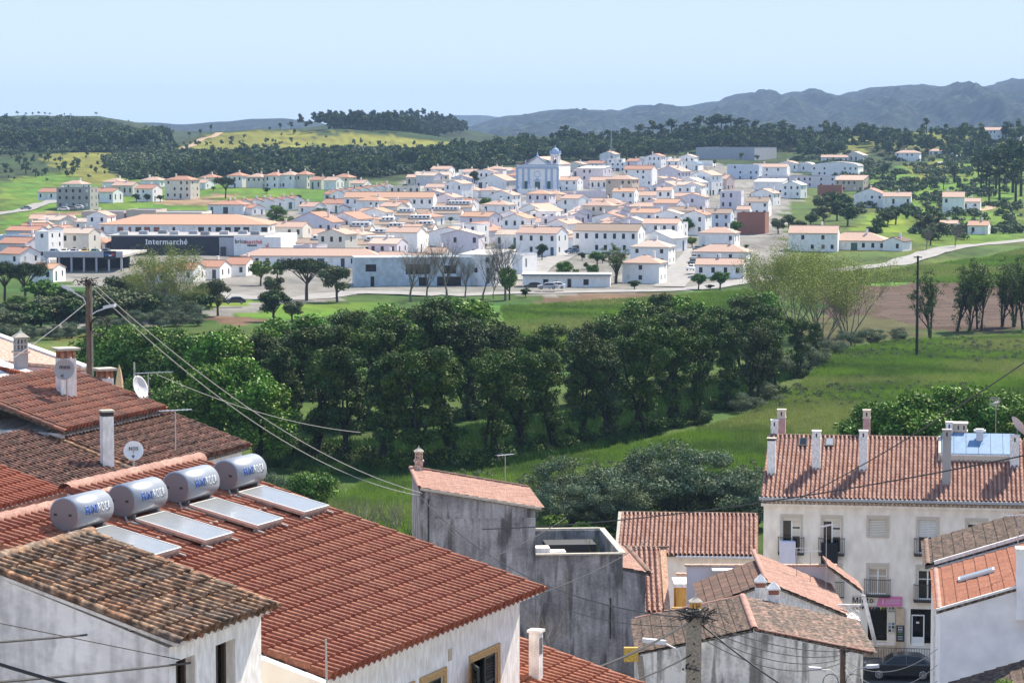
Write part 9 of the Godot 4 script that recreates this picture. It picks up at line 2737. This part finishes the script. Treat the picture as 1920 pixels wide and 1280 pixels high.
	["house",85.9,8.0,-1127.2,-28,6.2,8.19,4.5,1.6,"g","p","s",1,1,"pinkish house right of the tall uphill gable house","house",""],
	["house",102.5,10.1,-1222.2,-16,14.2,8.19,6.8,0.5,"t","b","w",1,1,"pale blue and white flat-roofed workshop with blue doors","house",""],
	["house",116.4,10.6,-1246.1,-16,15.7,8.19,5.0,1.4,"g","w","s",1,1,"white workshop with a pale roof next to the blue doors","house",""],
	["hall",132.7,12.4,-1330.2,-26,10.8,7.371,3.6,1.3,"f","w","s",1,1,"white gable shed behind the workshops","house",""],
	["hall",140.7,12.4,-1330.6,-20,8.5,8.19,2.7,1.6,"b","w","w",1,1,"small arched white hall behind the workshops","house",""],
	["house",118.4,8.5,-1149.1,-12,32.3,14,4.6,0.7,"t","l","g",1,1,"long pale lilac building with an ochre parapet","house",""],
	["house",100.9,7.0,-1082.4,-20,11.7,7.371,5.1,1.1,"m","w","w",1,1,"white house with a blue window below the ochre parapet","house",""],
	["house",108.6,6.6,-1065.6,-26,7.3,7.371,4.7,1.4,"f","w","w",1,1,"white gable house with a pale lower wall below the ochre parapet","house",""],
	["hall",149.6,11.2,-1275.0,-16,21.2,16,4.4,1.9,"b","w","g",1,1,"big white hall with a pale metal roof on the upper right","house",""],
	["hall",170.3,15.1,-1463.7,-12,14.3,6.552,2.6,1.2,"g","w","s",1,1,"white farmhouse with salmon roofs above the metal hall","house",""],
	["house",181.4,15.1,-1464.1,-26,10.7,7.371,3.6,2.0,"f","c","p",1,1,"cream gable house beside the white farmhouse","house",""],
	["house",136.3,7.7,-1113.1,-24,11.7,7.371,4.5,1.8,"m","e","s",1,1,"bare concrete house with an open gallery","house",""],
	["house",128.1,5.3,-988.2,-22,11.0,8.19,4.2,2.1,"f","w","r",1,1,"white house with a red gable and a round hedge","house",""],
	["house",136.1,5.1,-979.4,-10,9.8,7.371,3.9,1.4,"g","w","s",1,1,"white house with a wide terrace right of the red gable","house",""],
	["house",148.4,4.4,-931.8,-10,7.3,8.19,5.6,1.6,"g","w","s",1,1,"two-level white farmhouse with two salmon roofs on the right slope","house",""],
	["house",157.3,4.7,-950.5,-12,6.7,6.552,3.2,1.2,"g","w","s",1,1,"lower wing of the white farmhouse beside the white van","house",""],
	["house",210.1,15.3,-1472.8,-16,12.9,7.371,4.6,1.4,"h","w","s",1,1,"white villa with a deep wall halfway up the right slope","house",""],
	["house",240.7,17.6,-1551.8,-10,15.0,6.552,2.6,1.2,"g","w","s",1,1,"small white house with a porch on the right slope","house",""],
	["house",290.1,26.7,-1647.7,-14,23.3,8.19,5.1,1.6,"g","w","s",1,1,"long white house on the skyline of the right slope","house",""],
	["house",77.2,1.7,-707.8,-10,12.4,9.009,4.7,1.7,"g","w","s",1,1,"white house with a broad salmon roof behind the leafing tree","house",""],
	["house",89.0,1.7,-713.2,-16,16.1,9.828,2.6,1.9,"h","w","s",1,1,"white house with a spreading hipped salmon roof beside the road","house",""],
	["house",98.3,1.7,-706.7,-28,5.3,6.552,2.6,1.0,"f","w","d",1,1,"small white gable house with a dark red roof by the road","house",""],
	["house",133.8,2.7,-793.8,-16,5.8,6.552,2.6,1.2,"g","w","o",1,1,"small white house with an orange roof above the bend","house",""],
	["house",127.2,2.8,-806.0,-16,5.1,6.552,2.6,0.8,"g","w","s",1,1,"low salmon-roofed house half hidden by the bare roadside trees","house",""],
	["house",-32.0,16.0,-1510.9,-10,10.5,7.371,2.6,1.4,"g","w","o",1,1,"lonely white house with an orange roof in the wood left of the church","house",""],
	["house",-70.2,12.6,-1336.9,-10,5.1,6.552,2.6,1.0,"g","c","o",1,1,"tiny orange-roofed house alone in the wood on the left","house",""],
	["house",3.2,15.8,-1500.6,0,20.4,6.552,2.6,1.2,"g","e","s",1,1,"long beige farm range in the wood behind the church","house",""],
	["house",52.2,15.5,-1481.7,-26,8.6,7.371,3.6,1.5,"f","w","s",1,1,"white gabled house beside the tall mast","house",""],
	["house",39.9,13.6,-1390.4,-12,14.8,8.19,2.6,0.6,"t","w","w",1,1,"low white flat building left of the mast","house",""],
	["house",54.5,12.3,-1323.7,-12,14.0,8.19,4.4,0.5,"t","w","w",1,1,"white flat building with a blue veranda by the mast","house",""],
	["shed",68.2,13.8,-1401.3,-10,8.7,14,2.7,0.3,"t","w","w",0,0,"low white industrial shed, first of the sheds above the houses","shed","industrial sheds"],
	["shed",79.5,14.1,-1417.3,-10,9.6,14,3.0,0.3,"t","w","w",0,0,"low white industrial shed, second of the sheds above the houses","shed","industrial sheds"],
	["shed",76.4,15.3,-1476.3,-10,15.6,14,2.3,0.3,"t","w","w",0,0,"low white industrial shed, third of the sheds above the houses","shed","industrial sheds"],
	["shed",97.6,13.9,-1409.3,-10,10.1,14,2.4,0.3,"t","w","w",0,0,"low white industrial shed, fourth of the sheds above the houses","shed","industrial sheds"],
	["hall",86.0,12.7,-1348.1,-14,11.7,14,2.8,1.5,"b","w","u",1,0,"white hall under an arched blue roof","building",""],
	["warehouse",123.2,16.0,-1524.4,-26,34.1,34,6.4,0.6,"t","s","g",0,0,"huge grey metal-clad warehouse behind the town","building",""],
	["brick_shed",69.6,2.8,-800.2,-14,8.1,7.371,5.9,0.2,"t","k","d",0,0,"red-brown brick shed with open bays","shed",""],
	["brick_wall",124.9,7.2,-1089.5,-10,9.6,4.095,3.4,0.2,"t","k","o",0,0,"low orange brick wall of an unfinished plot","wall",""],
	["terraced_house",26.3,4.3,-927.3,-50,3.7,7.371,3.1,1.0,"g","l","p",1,1,"pale terraced house, first down the left side of the sloping street","house","left terrace of the sloping street"],
	["terraced_house",23.6,3.9,-896.9,-50,3.7,7.371,3.1,1.0,"g","l","p",1,1,"pale terraced house, second down the left side of the sloping street","house","left terrace of the sloping street"],
	["terraced_house",21.2,3.6,-868.5,-50,3.7,7.371,3.2,1.0,"g","l","p",1,1,"pale terraced house, third down the left side of the sloping street","house","left terrace of the sloping street"],
	["terraced_house",18.9,3.3,-841.9,-50,3.7,7.371,3.2,1.0,"g","l","p",1,1,"pale terraced house, fourth down the left side of the sloping street","house","left terrace of the sloping street"],
	["terraced_house",16.7,3.0,-816.8,-50,3.7,7.371,3.2,1.0,"g","l","p",1,1,"pale terraced house, fifth down the left side of the sloping street","house","left terrace of the sloping street"],
	["terraced_house",14.6,2.7,-793.2,-50,3.7,7.371,3.2,0.9,"g","l","p",1,1,"pale terraced house, sixth down the left side of the sloping street","house","left terrace of the sloping street"],
	["terraced_house",12.7,2.4,-770.9,-50,3.7,7.371,3.3,0.9,"g","l","p",1,1,"pale terraced house, seventh down the left side of the sloping street","house","left terrace of the sloping street"],
	["terraced_house",37.6,4.3,-927.3,-50,3.7,7.371,2.9,1.0,"g","l","s",1,1,"pale terraced house, first down the right side of the sloping street","house","right terrace of the sloping street"],
	["terraced_house",35.5,3.9,-895.7,-50,3.7,7.371,2.9,1.0,"g","l","s",1,1,"pale terraced house, second down the right side of the sloping street","house","right terrace of the sloping street"],
	["terraced_house",33.4,3.6,-866.1,-50,3.7,7.371,2.9,1.0,"g","l","s",1,1,"pale terraced house, third down the right side of the sloping street","house","right terrace of the sloping street"],
	["terraced_house",31.5,3.2,-838.5,-50,3.7,7.371,2.9,1.0,"g","l","s",1,1,"pale terraced house, fourth down the right side of the sloping street","house","right terrace of the sloping street"],
	["terraced_house",29.7,2.9,-812.6,-50,3.7,7.371,3.0,1.0,"g","l","s",1,1,"pale terraced house, fifth down the right side of the sloping street","house","right terrace of the sloping street"],
	["terraced_house",28.1,2.6,-788.2,-50,3.7,7.371,3.0,1.0,"g","l","s",1,1,"pale terraced house, sixth down the right side of the sloping street","house","right terrace of the sloping street"],
]
const INFILL := [
	[-123,1.8,-715,-14,8.4,7.4,2.8,"g","w","o"],
	[-135,2.6,-789,-30,6.6,7.8,2.8,"f","w","s"],
	[-131,2.3,-763,-14,7.5,6.0,3.4,"g","c","r"],
	[-133,2.9,-811,-30,8.0,7.8,3.4,"g","c","p"],
	[-121,2.1,-747,-14,7.9,6.9,3.4,"f","w","r"],
	[-107,1.5,-687,-18,7.8,6.6,5.6,"g","c","p"],
	[-123,2.9,-811,-24,7.8,6.5,2.8,"h","w","p"],
	[-119,2.8,-803,-14,6.3,6.6,5.0,"f","w","s"],
	[-57,1.8,-722,-14,7.5,7.2,5.6,"g","c","s"],
	[-55,2.1,-745,-14,7.1,6.2,2.8,"f","c","p"],
	[-49,1.3,-673,-18,6.1,7.0,3.4,"t","l","s"],
	[-46,1.8,-715,-24,8.2,6.6,3.4,"f","w","p"],
	[-43,1.4,-684,-24,7.5,6.7,5.6,"f","c","s"],
	[-41,1.9,-725,-24,7.7,7.9,3.4,"h","w","s"],
	[-44,3.7,-878,-30,7.5,7.8,2.8,"g","w","o"],
	[-45,4.0,-901,-30,9.2,7.2,5.6,"h","w","o"],
	[-40,2.9,-813,-18,8.5,6.4,2.8,"h","w","s"],
	[-40,3.1,-826,-18,7.4,7.5,5.0,"f","w","o"],
	[-29,1.1,-649,-18,7.1,7.4,5.0,"g","l","p"],
	[-37,3.6,-870,-24,6.1,7.8,5.0,"g","c","s"],
	[-36,3.8,-886,-18,6.5,6.2,5.0,"g","w","r"],
	[-39,5.9,-1027,-18,8.9,6.3,3.4,"t","w","o"],
	[-27,1.7,-705,-18,8.5,6.8,5.0,"g","w","s"],
	[-27,2.2,-759,-24,6.4,7.4,3.4,"g","c","s"],
	[-26,3.3,-846,-24,8.2,7.7,2.8,"h","w","r"],
	[-34,8.5,-1145,-30,9.0,7.0,5.0,"g","l","p"],
	[-29,6.1,-1041,-18,7.5,7.2,2.8,"f","l","s"],
	[-30,9.7,-1203,-18,8.5,7.7,5.6,"g","w","s"],
	[-27,7.5,-1103,-14,7.6,6.6,5.0,"t","c","s"],
	[-28,10.0,-1215,-14,9.5,7.3,3.4,"t","w","s"],
	[-21,4.3,-929,-24,6.5,7.7,5.6,"f","l","s"],
	[-15,1.5,-694,-18,9.8,7.2,5.6,"f","w","s"],
	[-23,7.2,-1091,-24,7.3,6.2,3.4,"g","l","p"],
	[-17,4.8,-956,-24,9.0,7.0,2.8,"g","w","r"],
	[-12,1.4,-679,-14,9.5,6.4,5.6,"f","l","p"],
	[-19,9.9,-1211,-30,6.4,6.0,5.0,"t","w","p"],
	[-11,2.0,-737,-24,7.1,7.8,5.6,"t","w","s"],
	[-17,9.3,-1185,-30,6.0,7.6,5.0,"g","w","s"],
	[-11,3.2,-835,-24,7.5,6.2,3.4,"t","w","p"],
	[-9,2.7,-798,-30,9.7,7.0,5.0,"g","l","o"],
	[-11,9.0,-1169,-14,9.4,6.7,5.6,"f","w","o"],
	[-8,3.0,-817,-18,7.0,6.1,2.8,"t","w","r"],
	[-7,10.1,-1221,-14,7.8,6.8,5.0,"h","l","s"],
	[-4,3.6,-866,-24,8.9,7.0,5.6,"h","w","s"],
	[-0,3.1,-826,-14,7.0,6.9,3.4,"h","w","s"],
	[0,1.9,-725,-18,7.1,6.8,3.4,"g","w","p"],
	[0,2.9,-808,-14,7.0,6.8,5.0,"f","w","s"],
	[2,9.4,-1185,-18,8.1,7.8,3.4,"h","l","r"],
	[2,2.4,-771,-24,7.4,6.5,5.6,"f","w","o"],
	[4,9.7,-1202,-18,6.3,7.3,5.0,"g","l","r"],
	[10,8.4,-1141,-14,7.8,6.3,5.6,"h","l","s"],
	[7,2.3,-762,-14,8.8,7.4,2.8,"g","c","p"],
	[8,3.6,-867,-18,8.3,6.8,2.8,"f","c","p"],
	[9,4.3,-930,-30,9.4,7.9,3.4,"t","w","s"],
	[10,4.8,-958,-18,8.3,7.9,5.6,"h","l","o"],
	[10,3.1,-825,-14,7.7,6.7,5.0,"t","w","s"],
	[15,5.6,-1009,-18,8.2,7.5,3.4,"h","c","o"],
	[12,2.1,-741,-30,9.5,6.3,2.8,"f","c","s"],
	[13,2.5,-783,-18,7.9,6.6,5.6,"t","l","p"],
	[21,8.2,-1134,-14,9.7,6.7,3.4,"f","w","o"],
	[21,4.2,-919,-30,6.6,7.7,5.6,"g","w","s"],
	[31,12.4,-1329,-24,8.5,6.8,3.4,"f","c","s"],
	[18,1.8,-722,-18,6.4,6.9,2.8,"h","w","s"],
	[33,11.0,-1264,-18,8.9,6.8,2.8,"h","c","s"],
	[42,13.0,-1360,-30,9.4,6.7,2.8,"g","w","r"],
	[38,9.8,-1204,-24,9.7,7.1,5.0,"f","c","o"],
	[28,3.7,-875,-24,9.8,6.2,5.0,"h","c","s"],
	[29,3.1,-830,-14,8.9,6.7,3.4,"f","w","r"],
	[28,2.4,-773,-24,8.1,7.6,2.8,"t","l","s"],
	[39,6.6,-1067,-24,7.9,6.4,2.8,"t","w","p"],
	[51,13.0,-1357,-14,7.7,6.5,5.0,"t","w","o"],
	[41,5.9,-1028,-30,9.2,6.2,2.8,"t","w","o"],
	[40,5.1,-978,-14,7.9,7.4,5.6,"g","w","o"],
	[42,5.5,-1004,-30,7.8,6.9,3.4,"g","w","s"],
	[45,7.0,-1081,-18,6.8,6.0,2.8,"g","w","o"],
	[32,2.2,-751,-18,6.7,6.5,2.8,"t","l","p"],
	[52,9.8,-1207,-30,7.1,7.1,2.8,"f","l","s"],
	[35,2.8,-801,-14,6.8,7.0,3.4,"f","l","p"],
	[58,11.9,-1307,-30,6.1,7.2,5.6,"g","l","r"],
	[48,6.4,-1059,-30,7.4,6.3,2.8,"g","w","r"],
	[42,3.5,-859,-14,9.4,7.9,3.4,"g","w","o"],
	[48,4.5,-940,-14,7.2,6.9,3.4,"f","l","s"],
	[72,13.5,-1382,-24,7.2,7.0,5.6,"f","w","r"],
	[64,9.6,-1196,-18,8.5,7.2,2.8,"t","w","s"],
	[61,8.5,-1143,-30,9.8,6.2,3.4,"f","c","s"],
	[63,8.7,-1152,-30,6.9,7.1,2.8,"f","w","s"],
	[41,2.2,-754,-14,9.7,7.9,5.0,"g","w","s"],
	[46,2.9,-813,-14,8.4,7.4,5.0,"f","w","p"],
	[50,3.7,-881,-24,8.0,7.8,5.6,"g","l","o"],
	[63,7.3,-1098,-18,8.5,6.7,5.0,"f","l","o"],
	[78,12.3,-1322,-30,6.6,7.0,5.0,"g","w","p"],
	[64,6.1,-1042,-18,8.6,7.9,5.0,"t","w","s"],
	[67,6.4,-1059,-14,7.2,7.7,5.0,"g","c","p"],
	[87,13.2,-1368,-18,7.9,7.8,5.6,"f","w","p"],
	[62,4.6,-944,-14,9.1,7.5,5.0,"f","l","o"],
	[75,8.4,-1143,-30,9.9,6.4,2.8,"h","l","s"],
	[69,6.3,-1049,-18,6.9,8.0,5.0,"f","w","s"],
	[53,2.7,-794,-18,6.7,7.9,5.6,"f","w","r"],
]
